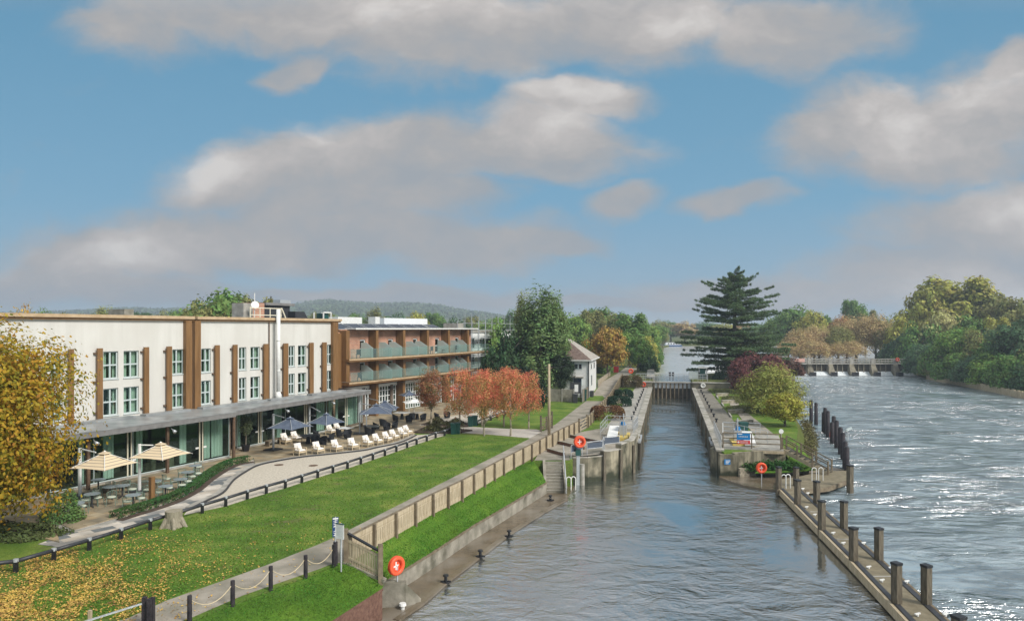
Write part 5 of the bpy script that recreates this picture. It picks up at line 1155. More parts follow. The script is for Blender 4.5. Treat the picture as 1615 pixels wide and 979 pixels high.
# signs
def glyphs(mb, origin, right, up, rows, h, sp, seed):
    """white strokes standing for lettering too small to read: letters built from short bars"""
    rd = random.Random(seed); nrm = right.cross(up).normalized()
    for r_, cnt in enumerate(rows):
        for k in range(cnt):
            o = origin + right * (k * sp) + up * (-r_ * h * 1.6) + nrm * .004
            for q in range(3):
                x0, y0, x1, y1 = [(0, 0, 0, 1), (0, 1, .6, 1), (.6, 0, .6, 1), (0, .5, .6, .5), (0, 0, .6, 0), (0, 1, .6, 0)][rd.randrange(6)]
                A_, B_ = o + right * (x0 * sp * .8) + up * (y0 * h), o + right * (x1 * sp * .8) + up * (y1 * h); mb.bar(A_, B_, h * .16, .004, up=nrm)
    return mb
q = P(529, 891); sg = thing('banner_sign', 'tall narrow navy sign with white lettering above a dark post', 'sign', (q.x, q.y, LAND)); sz = 1
MB().cone((q.x, q.y, LAND), (q.x, q.y, LAND + 1.0), .1, .09, 12).build('bollard', M['piledark'], sg); MB().cone((q.x, q.y, LAND + 1), (q.x, q.y, LAND + 2.05), .025, n=8).build('pole', M['galv'], sg)
rt = Vector((.92, .38, 0)).normalized(); upv = Vector((0, 0, 1)); c0 = Vector((q.x, q.y, LAND + 2.03)); 
bd = MB().bar(c0 - Vector((0, 0, .82)), c0 + Vector((0, 0, 0)), .25, .03, up=(rt.y, -rt.x, 0)); bo = bd.build('board', M['navy'], sg)
nr = Vector((rt.y, -rt.x, 0)); L_ = MB()
L_.bar(c0 + nr * .022 - rt * .11 - upv * .05, c0 + nr * .022 + rt * .11 - upv * .05, .06, .004, up=nr)
def stroke(z0, pts):
    for (x0, y0), (x1, y1) in zip(pts[:-1], pts[1:]): L_.bar(c0 + nr * .022 + rt * x0 + upv * (z0 + y0), c0 + nr * .022 + rt * x1 + upv * (z0 + y1), .022, .004, up=nr)
for z_ in (-.15, -.22, -.29, -.36): stroke(z_, [(-.08, 0), (.08, .03)])
stroke(-.42, [(-.08, 0), (-.02, .05), (.08, 0)]); stroke(-.60, [(-.08, .0), (.08, .08), (-.02, .1)]); stroke(-.60, [(.0, .0), (.0, .11)]); stroke(-.76, [(-.08, .1), (.08, .1), (-.08, 0), (.08, 0)])
L_.build('lettering', M['white'], bo)
q = P(538, 899); wsg = thing('notice_board', 'white notice with green edge on a grey metal pole beside the navy sign', 'sign', (q.x, q.y, LAND))
MB().cone((q.x, q.y, LAND - .05), (q.x, q.y, LAND + 1.95), .035, n=10).build('pole', M['galv'], wsg); c0 = Vector((q.x, q.y, LAND + 1.92)) - rt * .02
rt2 = Vector((.9, -.44, 0)); nr2 = Vector((rt2.y, -rt2.x, 0))
bd = MB().bar(c0 - upv * .6 + nr2 * .05, c0 + nr2 * .05, .42, .02, up=nr2); bo = bd.build('board', M['white'], wsg); MB().bar(c0 - rt2 * .21 + nr2 * .051 + upv * .02, c0 + rt2 * .21 + nr2 * .051 + upv * .02, .05, .03, up=upv).build('green_edge', M['green'], bo)
gm = MB()
for r_ in range(7): gm.bar(c0 + nr2 * .063 - rt2 * .15 - upv * (.1 + r_ * .06), c0 + nr2 * .063 + rt2 * (.12 - .05 * (r_ % 3)) - upv * (.1 + r_ * .06), .012, .003, up=nr2)
gm.build('printed_text', M['frame_grey'], bo)

# ------------------------------------------------------------------ bank, quay wall, ledge
BT = [(607, 916), (681, 870.7), (748, 827), (800, 797), (862, 760)]      # quay wall top, z .9
bt = [P(x, y, .9) for x, y in BT]
A4 = [FL[0], FL[1].lerp(FL[0], .1), FL[2].lerp(FL[3], .2), FL[3].lerp(FL[4], .35), Vector((1.6, 51.6, LAND))]
fine_n = 6; A5, B5 = [], []
for i in range(4):
    for k in range(fine_n): A5.append(A4[i].lerp(A4[i + 1], k / fine_n)); B5.append(bt[i].lerp(bt[i + 1], k / fine_n))
A5.append(A4[4]); B5.append(bt[4])
mid1 = [a.lerp(b, .35) + Vector((0, 0, .10)) for a, b in zip(A5, B5)]; mid2 = [a.lerp(b, .72) + Vector((0, 0, .07)) for a, b in zip(A5, B5)]
A5r = [a + Vector((0, 0, .003)) for a in A5]; B5r = [b + Vector((0, 0, -.06)) for b in B5]
struct(MB().strip(A5r, mid1).strip(mid1, mid2).strip(mid2, B5r), 'bank', M['bank'])
def wallrun(line, th, z0, m, label, name='retaining_wall', cop=M['coping'], side=1, caph=.09):
    o = thing(name, label, 'wall', line[0]); w = MB(); c = MB()
    for a, b in zip(line[:-1], line[1:]):
        d = (b - a).normalized(); n_ = Vector((-d.y, d.x, 0)) * side * th
        w.hexa([(a.x, a.y, z0), (b.x, b.y, z0), (b.x + n_.x, b.y + n_.y, z0), (a.x + n_.x, a.y + n_.y, z0)], [(a.x, a.y, a.z - caph), (b.x, b.y, b.z - caph), (b.x + n_.x, b.y + n_.y, b.z - caph), (a.x + n_.x, a.y + n_.y, a.z - caph)])
        e = n_ * 1.15; f_ = -n_ * .15
        c.hexa([a + f_ - Vector((0, 0, caph)), b + f_ - Vector((0, 0, caph)), b + e - Vector((0, 0, caph)), a + e - Vector((0, 0, caph))], [a + f_, b + f_, b + e, a + e])
    w.build('wall_face', m, o); c.build('coping', cop, o); return o
wallrun(bt, .35, -.5, M['conc'], 'low concrete quay wall with dark coping below the grass bank', cop=M['timber_dk'])
we = [P(625, 978, 0.06), P(665.6, 950, .06), P(703.6, 916.5, .06), P(757, 876, .06), P(800, 843, .06), P(858, 806, .06), P(893, 787, .06)]
lb = [Vector((-8.4, 25.5, 0)), Vector((-5.2, 29.6, 0))] + [Vector((p.x, p.y, 0)) for p in bt] + [Vector((1.6, 51.7, 0)), Vector((4.8, 51.8, 0))]
ledge_poly = [XY(v) for v in lb] + [XY(v) for v in we[::-1]] + [(-6.5, 24.5), (-13, 14), (-17, 8), (-19, 9)]
struct(MB().prism(ledge_poly, -.6, .07), 'quay_ledge', M['wetledge'])
le = thing('ledge_kerb', 'submerged stone kerb at the water edge of the lower quay', 'kerb', we[0]); k_ = MB()
for a, b in zip(we[:-1], we[1:]): k_.bar(a + Vector((0, 0, .0)), b + Vector((0, 0, .0)), .3, .1)
k_.build('stone_edge', M['wetledge'], le)
# near bank and brick wall
nb = [Vector((-17.5, 8, 1.45)), Vector((-13.2, 14.5, 1.45)), P(522.5, 979, 1.45), P(603, 927, 1.35)]
na = [Vector((-22, 3, LAND)), rp[0] + Vector((-2.8, -6, 0)), rp[1].lerp(rp[0], .5), P(545.5, 887, LAND)]
struct(MB().strip([v + Vector((0, 0, .003)) for v in na], [a.lerp(b, .5) + Vector((0, 0, .1)) for a, b in zip(na, nb)]).strip([a.lerp(b, .5) + Vector((0, 0, .1)) for a, b in zip(na, nb)], nb), 'near_bank', M['bank'])
struct(MB().face([P(545.5, 887, LAND - .02), P(603, 927, 1.35), bt[0] + Vector((0, 0, -.05)), FL[0] + Vector((0, 0, -.02))]), 'bank_corner', M['bank'])
wallrun(nb, .3, -.5, M['brickred'], 'dark red brick quay wall at the bottom of the near bank', cop=M['brickred'])
cb = thing('groyne', 'sloping concrete groyne between the two quay walls beside the life ring', 'wall', P(600, 920, .5)); a, b, c = P(600, 918, 1.15), P(640, 920, 1.05), P(664, 943, .25)
m_ = MB(); 
for p_, q_ in ((a, b), (b, c)):
    d = (q_ - p_).normalized(); d.z = 0; n_ = Vector((-d.y, d.x, 0)).normalized() * .38
    m_.hexa([(p_.x, p_.y, -.4), (q_.x, q_.y, -.4), (q_.x + n_.x, q_.y + n_.y, -.4), (p_.x + n_.x, p_.y + n_.y, -.4)], [p_, q_, q_ + n_, p_ + n_])
m_.build('wall_face', M['conc'], cb)
# mooring bollards on the ledge
for i, (x, y, lb_) in enumerate([(703, 918, 'nearest the groyne'), (757.5, 878, 'second along from the groyne'), (803, 846, 'third along from the groyne'), (868, 789, 'nearest the concrete steps')]):
    p = P(x, y, .08); m_ = MB(); m_.cone(p, p + Vector((0, 0, .06)), .2, n=12); m_.cone(p + Vector((0, 0, .06)), p + Vector((0, 0, .3)), .08, .07, 12); m_.cone(p + Vector((0, 0, .3)), p + Vector((0, 0, .38)), .14, .12, 12); m_.bar(p + Vector((-.25, 0, .05)), p + Vector((.25, 0, .05)), .07)
    solo(m_, 'mooring_bollard', M['black'], 'black mooring bollard on the wet ledge, ' + lb_, 'bollard', 'bollards on the lower quay ledge')
p = P(635, 960, .07); m_ = MB(); m_.cone(p, p + Vector((0, 0, .16)), .09, n=12); m_.cone(p + Vector((0, 0, .16)), p + Vector((0, 0, .26)), .16, .14, 12); solo(m_, 'mooring_bollard', M['white'], 'white capped mooring post on the wet ledge below the brick wall', 'bollard')
# life rings
def life_ring(c, nrm, r, label, pole_base=None, m='orange', z_pole=None):
    o = thing('life_ring', label, 'life ring', pole_base or c); nrm = Vector(nrm).normalized(); n0 = nrm
    MB().torus(c, nrm, r * .78, r * .22).build('ring', M[m], o, True)
    bk = MB().cone(Vector(c) - nrm * r * .25, Vector(c) - nrm * r * .16, r * .98, n=28); bk.build('back_plate', M[m], o)
    md = MB(); side = nrm.cross(Vector((0, 0, 1))).normalized(); f0 = Vector(c) - nrm * r * .14
    md.bar(f0 - Vector((0, 0, r * .45)), f0 + Vector((0, 0, r * .4)), r * .14, .02, up=nrm)
    md.torus(f0 - Vector((0, 0, r * .08)), nrm, r * .36, r * .06, 14, 6, 0, math.pi) if False else md.bar(f0 - side * r * .32, f0 + side * r * .32 - Vector((0, 0, r * .1)), r * .14, .02, up=nrm)
    md.build('rope_holder', M['white'], o)
    if pole_base is not None: MB().cone(pole_base, (pole_base[0], pole_base[1], c[2]), .035, n=8).build('pole', M['galv'], o)
pb = P(626, 921, 1.0); life_ring(Vector((pb.x, pb.y - .02, ZZ(891.5, pb.y))), (.75, -.66, 0), .42, 'orange life ring on a pole beside the groyne, nearest to the viewer', (pb.x, pb.y + .1, .9))
# ------------------------------------------------------------------ lock: left side
lockwall_l = thing('lock_wall', 'left stone wall of the lock chamber with pale coping', 'wall', LK(62, -2.7, 0))
def lbox(mb, s0, s1, t0, t1, z0, z1): 
    return mb.hexa([LK(s0, t0, z0), LK(s0, t1, z0), LK(s1, t1, z0), LK(s1, t0, z0)][::-1], [LK(s0, t0, z1), LK(s0, t1, z1), LK(s1, t1, z1), LK(s1, t0, z1)][::-1])
M['lockwall'] = mat('wet_lock_wall', (0.05, 0.048, 0.032), (0.12, 0.11, 0.075), 0.6, 0.6, c3=(0.20, 0.18, 0.13), scale3=0.5, bump=0.4, bscale=4)
lbox(MB(), 61, 118, -3.6, -2.68, -.8, LAND - .02).build('wall_face', M['lockwall'], lockwall_l)
lbox(MB(), 61, 117.9, -3.35, -2.62, LAND - .016, LAND + .12).build('coping', M['coping'], lockwall_l)
lockwall_r = thing('lock_wall', 'right stone wall of the lock chamber along the island', 'wall', LK(60, 3.9, 0))
lbox(MB(), 58.0, 118, 3.86, 4.8, -.8, LAND - .02).build('wall_face', M['lockwall'], lockwall_r)
lbox(MB(), 58.2, 117.9, 3.8, 4.45, LAND - .016, LAND + .12).build('coping', M['coping'], lockwall_r)
struct(sheet([LK(66, -6.2), LK(66, -3.36), LK(117.9, -3.36), LK(117.9, -5.4)], LAND + .02), 'lockside_pavement', M['conc_light'])
M['brownpave'] = mat('brown_grey_paving', (.15, .135, .105), (.24, .22, .18), 1.5, .9, bump=.3)
struct(sheet([LK(61, 4.46), LK(61, 8.0), LK(76, 6.9), LK(117.9, 6.4), LK(117.9, 4.46)], LAND + .02), 'island_pavement', M['brownpave'])
for side, t_, lb_ in ((0, -3.9, 'left'), (1, 5.0, 'right')):
    for k in range(9):
        s_ = 76 + k * 4.4; p = LK(s_, t_, LAND + .02); m_ = MB(); m_.cone(p, p + Vector((0, 0, .28)), .10, .08, 10); m_.cone(p + Vector((0, 0, .28)), p + Vector((0, 0, .4)), .17, .15, 10)
        solo(m_, 'lock_bollard', M['black'], '%s black bollard from the near end along the %s lockside' % (ORDN[k], lb_), 'bollard', 'bollards beside the lock chamber')
# recess frames in the walls (wooden rubbing pieces)
for side, t_ in (('left', -2.60), ('right', 3.78)):
    o = thing('fender_posts', 'row of dark upright fender timbers on the %s lock wall' % side, 'fender', LK(70, t_, 0))
    for k in range(6): s_ = 64 + k * 9.3; lbox(MB(), s_, s_ + .3, t_ - .06, t_ + .06, -.5, LAND + .05).build('fender_timber', M['timber_dk'], o)
# planters / retaining steps in the lock garden
lw = [(LK(83, -5.6), LK(83, -8.2)), (LK(92, -5.5), LK(92, -7.4)), (LK(101, -5.4), LK(101, -7.2))]
for i, (a, b) in enumerate(lw):
    o = thing('garden_wall', '%s low curved stone wall from the near end of the left lock garden' % ORDN[i], 'wall', a + (LAND,)); MB().bar(Vector(a + (LAND + .3,)), Vector(b + (LAND + .3,)), .5, .6).build('wall_face', M['stone'], o)
    MB().bar(Vector(a + (LAND + .64,)), Vector(b + (LAND + .64,)), .6, .08).build('coping', M['coping'], o)
for i, s_ in enumerate((74.5, 84, 95, 105)):
    o = thing('garden_wall', '%s pale retaining wall from the near end of the island garden' % ORDN[i], 'wall', LK(s_, 7, LAND)); a, b = LK(s_, 6.9, LAND + .2), LK(s_ + 1, 8.6, LAND + .2)
    MB().bar(a, b, .35, .4).build('wall_face', M['stone'], o); MB().bar(a + Vector((0, 0, .23)), b + Vector((0, 0, .23)), .42, .06).build('coping', M['coping'], o)
    MB().bar(LK(s_ - 4, 6.9, LAND + .1), a + Vector((0, 0, -.1)), .14, .16).build('edging', M['coping'], o)
# stepped apron in front of the lock pier
AP = [P(843, 697, LAND), P(888, 676, LAND)]
ap_poly = [XY(FL[3].lerp(FL[4], .75)), XY(FL[4]), XY(FL[5]), XY(FL[6]), LK(69.5, -6.6), LK(69.5, -2.72)] + pier_edge[::-1] + [(1.6, 51.7)]
struct(sheet([XY(FL[4].lerp(FL[3], .02)), XY(FL[5]), XY(FL[6]), LK(69, -6.4), LK(69, -2.8), LK(62, -2.8), (9.9, 57.4), (8.5, 55.2), (7.0, 54.3), (5.6, 53.6), (4.5, 53.5), (4.4, 51.9), (1.7, 51.8)], LAND + .024), 'lock_apron', M['path'])
for i, (x0, y0, x1, y1) in enumerate([(864, 712, 890, 719.5), (881, 700, 921, 709), (895, 689, 949, 700)]):
    a, b = P(x0, y0, LAND), P(x1, y1, LAND); o = thing('step_edging', '%s pale timber edging from the steps across the lock apron' % ORDN[i], 'edging', a)
    MB().bar(a + Vector((0, 0, .14)), b + Vector((0, 0, .14)), .16, .24).build('timber_face', M['brickred'], o); MB().bar(a + Vector((0, 0, .28)), b + Vector((0, 0, .28)), .2, .04).build('coping', M['coping'], o)
# pier parapet faces
pier = thing('lock_pier', 'tall stained concrete pier with faceted face at the lower end of the lock', 'pier', (8, 54, 0))
PF = [(4.7, 53.3, 2.0), (5.9, 53.4, 2.0), (7.25, 54.05, 2.0), (7.25, 54.05, 2.35), (8.75, 54.95, 2.35), (8.75, 54.95, 2.75), (10.2, 57.25, 2.75), (10.85, 59.6, 2.75), (11.45, 62.2, 2.75)]
fcm, cpm = MB(), MB()
for a, b in zip(PF[:-1], PF[1:]):
    if a[2] != b[2]: continue
    A_, B_ = Vector(a), Vector(b); d = (B_ - A_).normalized(); n_ = Vector((-d.y, d.x, 0)) * .45; o_ = Vector((d.y, -d.x, 0)) * .03
    fcm.hexa([Vector((q.x, q.y, -.9)) for q in (A_ + o_, B_ + o_, B_ + n_, A_ + n_)], [Vector((q.x, q.y, a[2] - .1)) for q in (A_ + o_, B_ + o_, B_ + n_, A_ + n_)])
    cpm.hexa([Vector((q.x, q.y, a[2] - .098)) for q in (A_ + o_ * 2, B_ + o_ * 2, B_ + n_, A_ + n_)], [Vector((q.x, q.y, a[2])) for q in (A_ + o_ * 2, B_ + o_ * 2, B_ + n_, A_ + n_)])
M['pierface'] = mat('streaked_concrete', (0.10, 0.09, 0.06), (0.36, 0.32, 0.225), 1.1, 0.8, stretch=(1.6, 1.6, 0.35), bump=0.3, bscale=5, c3=(0.05, 0.05, 0.03), scale3=0.7)
fcm.build('wall_face', M['pierface'], pier); cpm.build('coping', M['coping'], pier); tidemark(M['pierface']); tidemark(M['lockwall'], .3, 1.3)
for i, (x, y) in enumerate([(7.25, 54.0), (8.7, 54.9), (10.1, 57.0)]): MB().box((x + .05, y - .12, .8), (.22, .14, 3.0), .5).build('fender_timber', M['pile'], pier)
# recess and mooring dolphin post
q = P(920, 762, 0); dp_ = thing('dolphin_post', 'grey steel post with a collar standing in the water beside the pier', 'post', (q.x, q.y, -.3))
MB().cone((q.x - .15, q.y - .5, -.6), (q.x - .15, q.y - .5, 1.6), .2, n=12).build('pile', M['conc_light'], dp_); MB().box((q.x - .45, q.y - .45, .95), (.26, .26, 3.5)).build('post', M['galv'], dp_); MB().box((q.x - .45, q.y - .45, 2.5), (.4, .4, .45)).build('collar', M['green'], dp_)
life_ring(Vector((q.x - .35, q.y - .75, 3.35)), (.12, -1, 0), .47, 'orange life ring on the post at the corner of the lock pier')
# steps
stp_ = thing('steps', 'flight of dark concrete steps climbing from the ledge to the lock apron', 'steps', (3.2, 50, 0)); n_ = 10; A0, A1 = Vector((3.0, 49.6, 0)), Vector((3.1, 51.7, 0))
for k in range(n_):
    z = .07 + (LAND - .1) * k / n_; y0 = 49.6 + 2.1 * k / n_; m_ = MB().box((3.15, (y0 + 51.75) / 2, z + .09), (1.25, 51.75 - y0, .19)); m_.build('step', M['conc'] if k % 2 else M['conc'], stp_)
    MB().box((3.15, y0 + .04, z + .19), (1.25, .1, .02)).build('nosing', M['coping'], stp_)
for x in (2.42, 3.9):
    MB().hexa([(x - .1, 49.3, 0), (x + .1, 49.3, 0), (x + .1, 51.8, 0), (x - .1, 51.8, 0)], [(x - .1, 49.3, .5), (x + .1, 49.3, .5), (x + .1, 51.8, LAND + .15), (x - .1, 51.8, LAND + .15)]).build('cheek_wall', M['conc'], stp_)
hr = thing('handrail', 'galvanised double handrail beside the lock steps', 'handrail', (3.9, 49.3, .1))
for z in (.55, 1.0): MB().tube([(3.9, 49.0, .1 + z * .7), (3.9, 49.4, .1 + z), (3.9, 51.7, LAND + .1 + z), (3.9, 52.1, LAND + .1 + z)], .028, 8).build('rail', M['galv'], hr)
for y, z in ((49.3, .1), (50.5, 1.0), (51.7, 1.9)): MB().cone((3.9, y, z), (3.9, y, z + 1.05), .028, n=8).build('upright', M['galv'], hr)
def railing(pts, H, label, m=M['galv'], rails=(.5, 1.0), name='railing', infill=None, sp=1.4, r=.028):
    o = thing(name, label, 'railing', pts[0]); 
    for a, b in zip(pts[:-1], pts[1:]):
        a, b = Vector(a), Vector(b); n_ = max(1, round((b - a).length / sp))
        for k in range(n_ + 1):
            if k == n_ and b != Vector(pts[-1]): continue
            q = a.lerp(b, k / n_); MB().cone(q, q + Vector((0, 0, H)), r, n=6).build('upright', m, o)
        for h in rails: MB().cone(a + Vector((0, 0, h * H)), b + Vector((0, 0, h * H)), r, n=6).build('rail', m, o)
        if infill: MB().bar(a + Vector((0, 0, H * .72)), b + Vector((0, 0, H * .72)), .015, H * .42).build('mesh_panel', infill, o)
    return o
M['meshp'] = mat('dark_blue_mesh_panel', (0.05, 0.065, 0.09), (0.09, 0.11, 0.14), 20, 0.6)
railing([(4.5, 52.1, LAND + .03), (5.5, 53.5, LAND + .03)], 1.05, 'galvanised railing panel at the head of the lock steps', infill=M['meshp'])
railing([(5.9, 53.7, LAND + .03), (7.2, 54.4, LAND + .03), (7.3, 54.45, LAND + .35)], 1.05, 'galvanised railing with dark mesh on the middle of the lock pier', infill=M['meshp'])
railing([(7.4, 54.6, LAND + .2), (8.7, 55.4, LAND + .2)], 1.15, 'galvanised railing with dark mesh nearest the lock mouth', infill=M['meshp'])
# white hoops (safety ladders)
def hoops(px, py, z, n_, lb, d=(0.35, 0.1, 0), H=1.0):
    p = P(px, py, z); o = thing('ladder_hoops', lb, 'ladder', p)
    for k in range(n_):
        c = p + Vector(d) * k; pts = [c - Vector((.17, 0, 0)), c + Vector((-.17, 0, H - .17))] + [c + Vector((.17 * math.cos(R(180 - 30 * j)), 0, H - .17 + .17 * math.sin(R(180 - 30 * j)))) for j in range(1, 6)] + [c + Vector((.17, 0, H - .17)), c + Vector((.17, 0, 0))]
        MB().tube(pts, .035, 8).build('hoop', M['white'], o)
hoops(897, 773, .05, 2, 'pair of white ladder hoops at the foot of the lock steps')
hoops(1236, 770, .5, 2, 'pair of white ladder hoops where the jetty meets the island')
hoops(1284, 758, .45, 2, 'pair of white ladder hoops in the middle of the lower island deck', d=(.55, .1, 0))
# lower gate machinery, left and right
def gate_gear(s_, t_, sgn, lb):
    o = thing('gate_machinery', lb, 'lock machinery', LK(s_, t_, LAND)); z = LAND + .03
    pts = [LK(s_ - 1.2, t_ - .9, z), LK(s_ - 1.2, t_ + .9, z), LK(s_ + 2.2, t_ + .9, z), LK(s_ + 2.2, t_ - .9, z)]; MB().hexa(pts[::-1], [p + Vector((0, 0, .28)) for p in pts[::-1]]).build('plinth', M['yellow'], o)
    a, b = LK(s_ - 1.5, t_ - .5 * sgn, z + .25), LK(s_ + 1.9, t_ - .5 * sgn, z + .85); MB().bar(a, b, .9, .14).build('cover_plate', M['white'], o)
    MB().bar(LK(s_ + .2, t_ + .35 * sgn, z + .75), LK(s_ + 1.4, t_ + .35 * sgn, z + .75), .6, .9).build('gearbox', M['galv'], o)
    MB().cone(LK(s_ + .4, t_ + .35 * sgn, z + 1.2), LK(s_ + .4, t_ + .35 * sgn, z + 1.5), .22, .18, 12).build('cap', M['blue'], o)
    MB().cone(LK(s_ - .9, t_ + .5 * sgn, z), LK(s_ - .9, t_ + .5 * sgn, z + 2.4), .06, n=8).build('mast', M['galv'], o)
gate_gear(62.5, -4.4, 1, 'white and yellow gate machinery on the left lower lockside'); gate_gear(61.5, 6.2, -1, 'white and yellow gate machinery on the island beside the lock mouth')
railing([LK(61, -3.0, LAND + .8), LK(70, -3.0, LAND + .15)], 1.0, 'grey handrail along the edge of the left lower lockside')
railing([LK(63, -6.1, LAND + .02), LK(69, -6.0, LAND + .02), LK(69, -3.5, LAND + .02)], 1.25, 'tall galvanised guard rail behind the left gate machinery', rails=(.35, .68, 1.0))
railing([LK(58.6, 4.2, LAND + .12), LK(68, 4.25, LAND + .12)], 1.05, 'galvanised handrail along the island edge at the lock mouth')
railing([LK(67, 8.3, LAND + .02), LK(67, 5.0, LAND + .02), LK(62, 8.3, LAND + .02)], 1.2, 'galvanised guard rail behind the island gate machinery', rails=(.35, .68, 1.0))
# lower gates folded back into the walls
for sgn, t_, lb in ((1, -2.58, 'left'), (-1, 3.74, 'right')):
    o = thing('lock_gate', 'lower lock gate folded back against the %s wall' % lb, 'lock gate', LK(63, t_, 0)); lbox(MB(), 62.5, 66.3, t_ - .05 , t_ + .12, -.6, LAND - .3).build('gate_leaf', M['weirwood'], o); lbox(MB(), 62.5, 66.3, t_ - .08, t_ + .15, LAND - .297, LAND - .1).build('top_beam', M['galv'], o)
# ------------------------------------------------------------------ upper gate and cross wall
ug = thing('lock_gate', 'upper lock gates closed across the chamber under a railed footbridge', 'lock gate', LK(121, .6, 0))
lbox(MB(), 120.8, 121.3, -2.68, 3.88, -.6, UPL - .35).build('gate_leaf', M['weirwood'], ug)
for k in range(10): t_ = -2.5 + k * .69; lbox(MB(), 120.55, 120.78, t_, t_ + .16, -.4, UPL - .37).build('upright_timber', M['timber_dk'], ug)
for k in range(9): t_ = -2.3 + k * .69; lbox(MB(), 120.7, 120.795, t_, t_ + .44, 1.75, UPL - .4).build('steel_panel', M['galv'], ug)
lbox(MB(), 120.4, 121.6, -3.1, 4.3, UPL - .345, UPL - .2).build('walkway', M['conc_light'], ug)
railing([LK(120.5, -5.5, UPL), LK(120.5, 6.5, UPL)], 1.15, 'near railing of the footbridge over the upper lock gates', rails=(.35, .68, 1.0), sp=.8)
railing([LK(121.5, -5.5, UPL), LK(121.5, 6.5, UPL)], 1.15, 'far railing of the footbridge over the upper lock gates', rails=(.5, 1.0), sp=1.2)
for nm, t0, t1, lb in (('a', -8.6, -2.68, 'left'), ('b', 3.88, 12.2, 'right')):
    o = thing('cross_wall', 'dark cross wall beside the upper gates on the %s' % lb, 'wall', LK(118, t0, LAND)); lbox(MB(), 117.8, 118.4, t0, t1, LAND - .5, UPL - .1).build('wall_face', M['lockwall'], o); lbox(MB(), 117.7, 119.2, t0, t1, UPL - .098, UPL + .03).build('coping', M['conc_light'], o)
life_ring(LK(117.6, -4.1, 2.55), (-math.sin(LA), -math.cos(LA), 0), .42, 'small life ring on the cross wall left of the upper gates'); life_ring(LK(117.6, 5.6, 2.55), (-math.sin(LA), -math.cos(LA), 0), .42, 'small white life ring on the cross wall right of the upper gates', m='white')
for i, px in enumerate((1056.5, 1061.5)):
    p = PY(px, 121, UPL - .2); m_ = MB(); m_.cone(p, p + Vector((0, 0, .8)), .06, n=8); m_.cone(p + Vector((0, 0, .8)), p + Vector((0, 0, 1.5)), .22, .2, 10); solo(m_, 'gate_wheel_post', M['darksteel'], '%s dark winding post in the middle of the gate footbridge' % ('left', 'right')[i], 'post')
for (px, s0, w, h, m, lb, nm) in [(1094, 123, 1.6, 1.3, 'frame_grey', 'grey control cabinet at the right end of the gate footbridge', 'control_cabinet')]:
    p = PY(px, s0, UPL); solo(MB().box((p.x, p.y, UPL + h / 2), (w, .8, h), -LA), nm, M[m], lb, 'cabinet')
p = PY(1108, 122.5, UPL); o = thing('keeper_kiosk', 'small teal kiosk with a white top right of the upper gates', 'kiosk', p)
MB().box((p.x, p.y, UPL + .95), (.9, .8, 1.9), -LA).build('body', M['green'], o); MB().box((p.x, p.y, UPL + 2.0), (1.6, 1.2, .16), -LA).build('roof', M['white'], o); MB().cone((p.x + .5, p.y - .9, LAND), (p.x + .5, p.y - .9, UPL + 2.0), .07, n=8).build('pole', M['galv'], o)
quay = thing('quay_wall', 'pale upstream quay wall running back from the upper gates', 'wall', LK(124, -3, UP)); m_ = MB(); ql = [LK(124.5, -2.6), (27.9, 135), (31.2, 151), (35.2, 170)]
for a, b in zip(ql[:-1], ql[1:]): m_.bar(Vector(a + (2.75,)), Vector(b + (2.75,)), .5, 1.1)
m_.build('wall_face', M['conc_light'], quay); m_ = MB()
for a, b in zip(ql[:-1], ql[1:]): m_.bar(Vector((a[0] - .5, a[1], 3.35)), Vector((b[0] - .5, b[1], 3.35)), 1.4, .1)
m_.build('coping', M['coping'], quay)
p = PY(995, 122, UPL); life_ring(Vector((p.x, p.y, 4.4)), (0, -1, 0), .45, 'orange life ring on a post on the grass beyond the upper gates', (p.x, p.y, UPL))
# ------------------------------------------------------------------ island tip
for nm, pts in (('island_path', [(1236, 706), (1210, 706), (1195, 690), (1178, 672), (1163, 652), (1152, 640), (1150, 628), (1158, 628), (1168, 640), (1180, 652), (1200, 668), (1222, 686), (1232, 694)]),): struct(sheet(LP(pts), LAND + .03), nm, M['path'])
z2 = LAND + .12
dk = thing('viewing_deck', 'steel-framed timber deck with brown railings over the island pier', 'deck', P(1139, 706, z2))
d0, d1, d2, d3 = P(1139, 706, z2), P(1236, 709, z2), P(1228, 686, z2), P(1136, 686, z2)
sheetbox_ = lambda mb, q, za, zb: mb.hexa([Vector((p.x, p.y, za)) for p in q], [Vector((p.x, p.y, zb)) for p in q])
sheetbox_(MB(), [d0, d1, d2, d3], z2 - .12, z2).build('deck_boards', M['conc_light'], dk)
for a, b in ((d0, d1), (d1, d2)): MB().bar(Vector((a.x, a.y - .02, z2 - .24)), Vector((b.x, b.y - .02, z2 - .24)), .12, .22).build('edge_beam', M['timber'], dk)
railing([(d0.x + .1, d0.y + .1, z2), (d1.x - .2, d1.y + .1, z2)], 1.25, 'brown railing along the front of the island deck', m=M['timber_dk'], rails=(.33, .66, 1.0), sp=2.7, r=.05)
railing([(d3.x + .2, d3.y - .1, z2), (d0.x + .1, d0.y + .15, z2)], 1.15, 'white side railing of the island deck by the lock mouth', m=M['white'], rails=(.5, 1.0), sp=1.0, r=.03)
ip = thing('island_pier', 'stained concrete pier under the island deck', 'pier', P(1160, 748, .3)); pa = P(1137, 752, .1); pb_ = P(1167, 753, .1)
MB().prism([(pa.x + .05, pa.y + .3), (pb_.x, pb_.y + .3), (pb_.x + .2, pb_.y + 3.5), (d3.x + .2, d3.y), (pa.x, pa.y + 3)], -.9, LAND - .14).build('wall_face', M['pierface'], ip)
bk = P(1236, 728, .6); MB().prism([(pb_.x + .2, pb_.y + 2.2), (bk.x + .6, bk.y + 1.6), (bk.x + .8, bk.y + 3.6), (pb_.x, pb_.y + 4)], -.5, LAND - .15).build('back_wall', M['pierface'], ip)
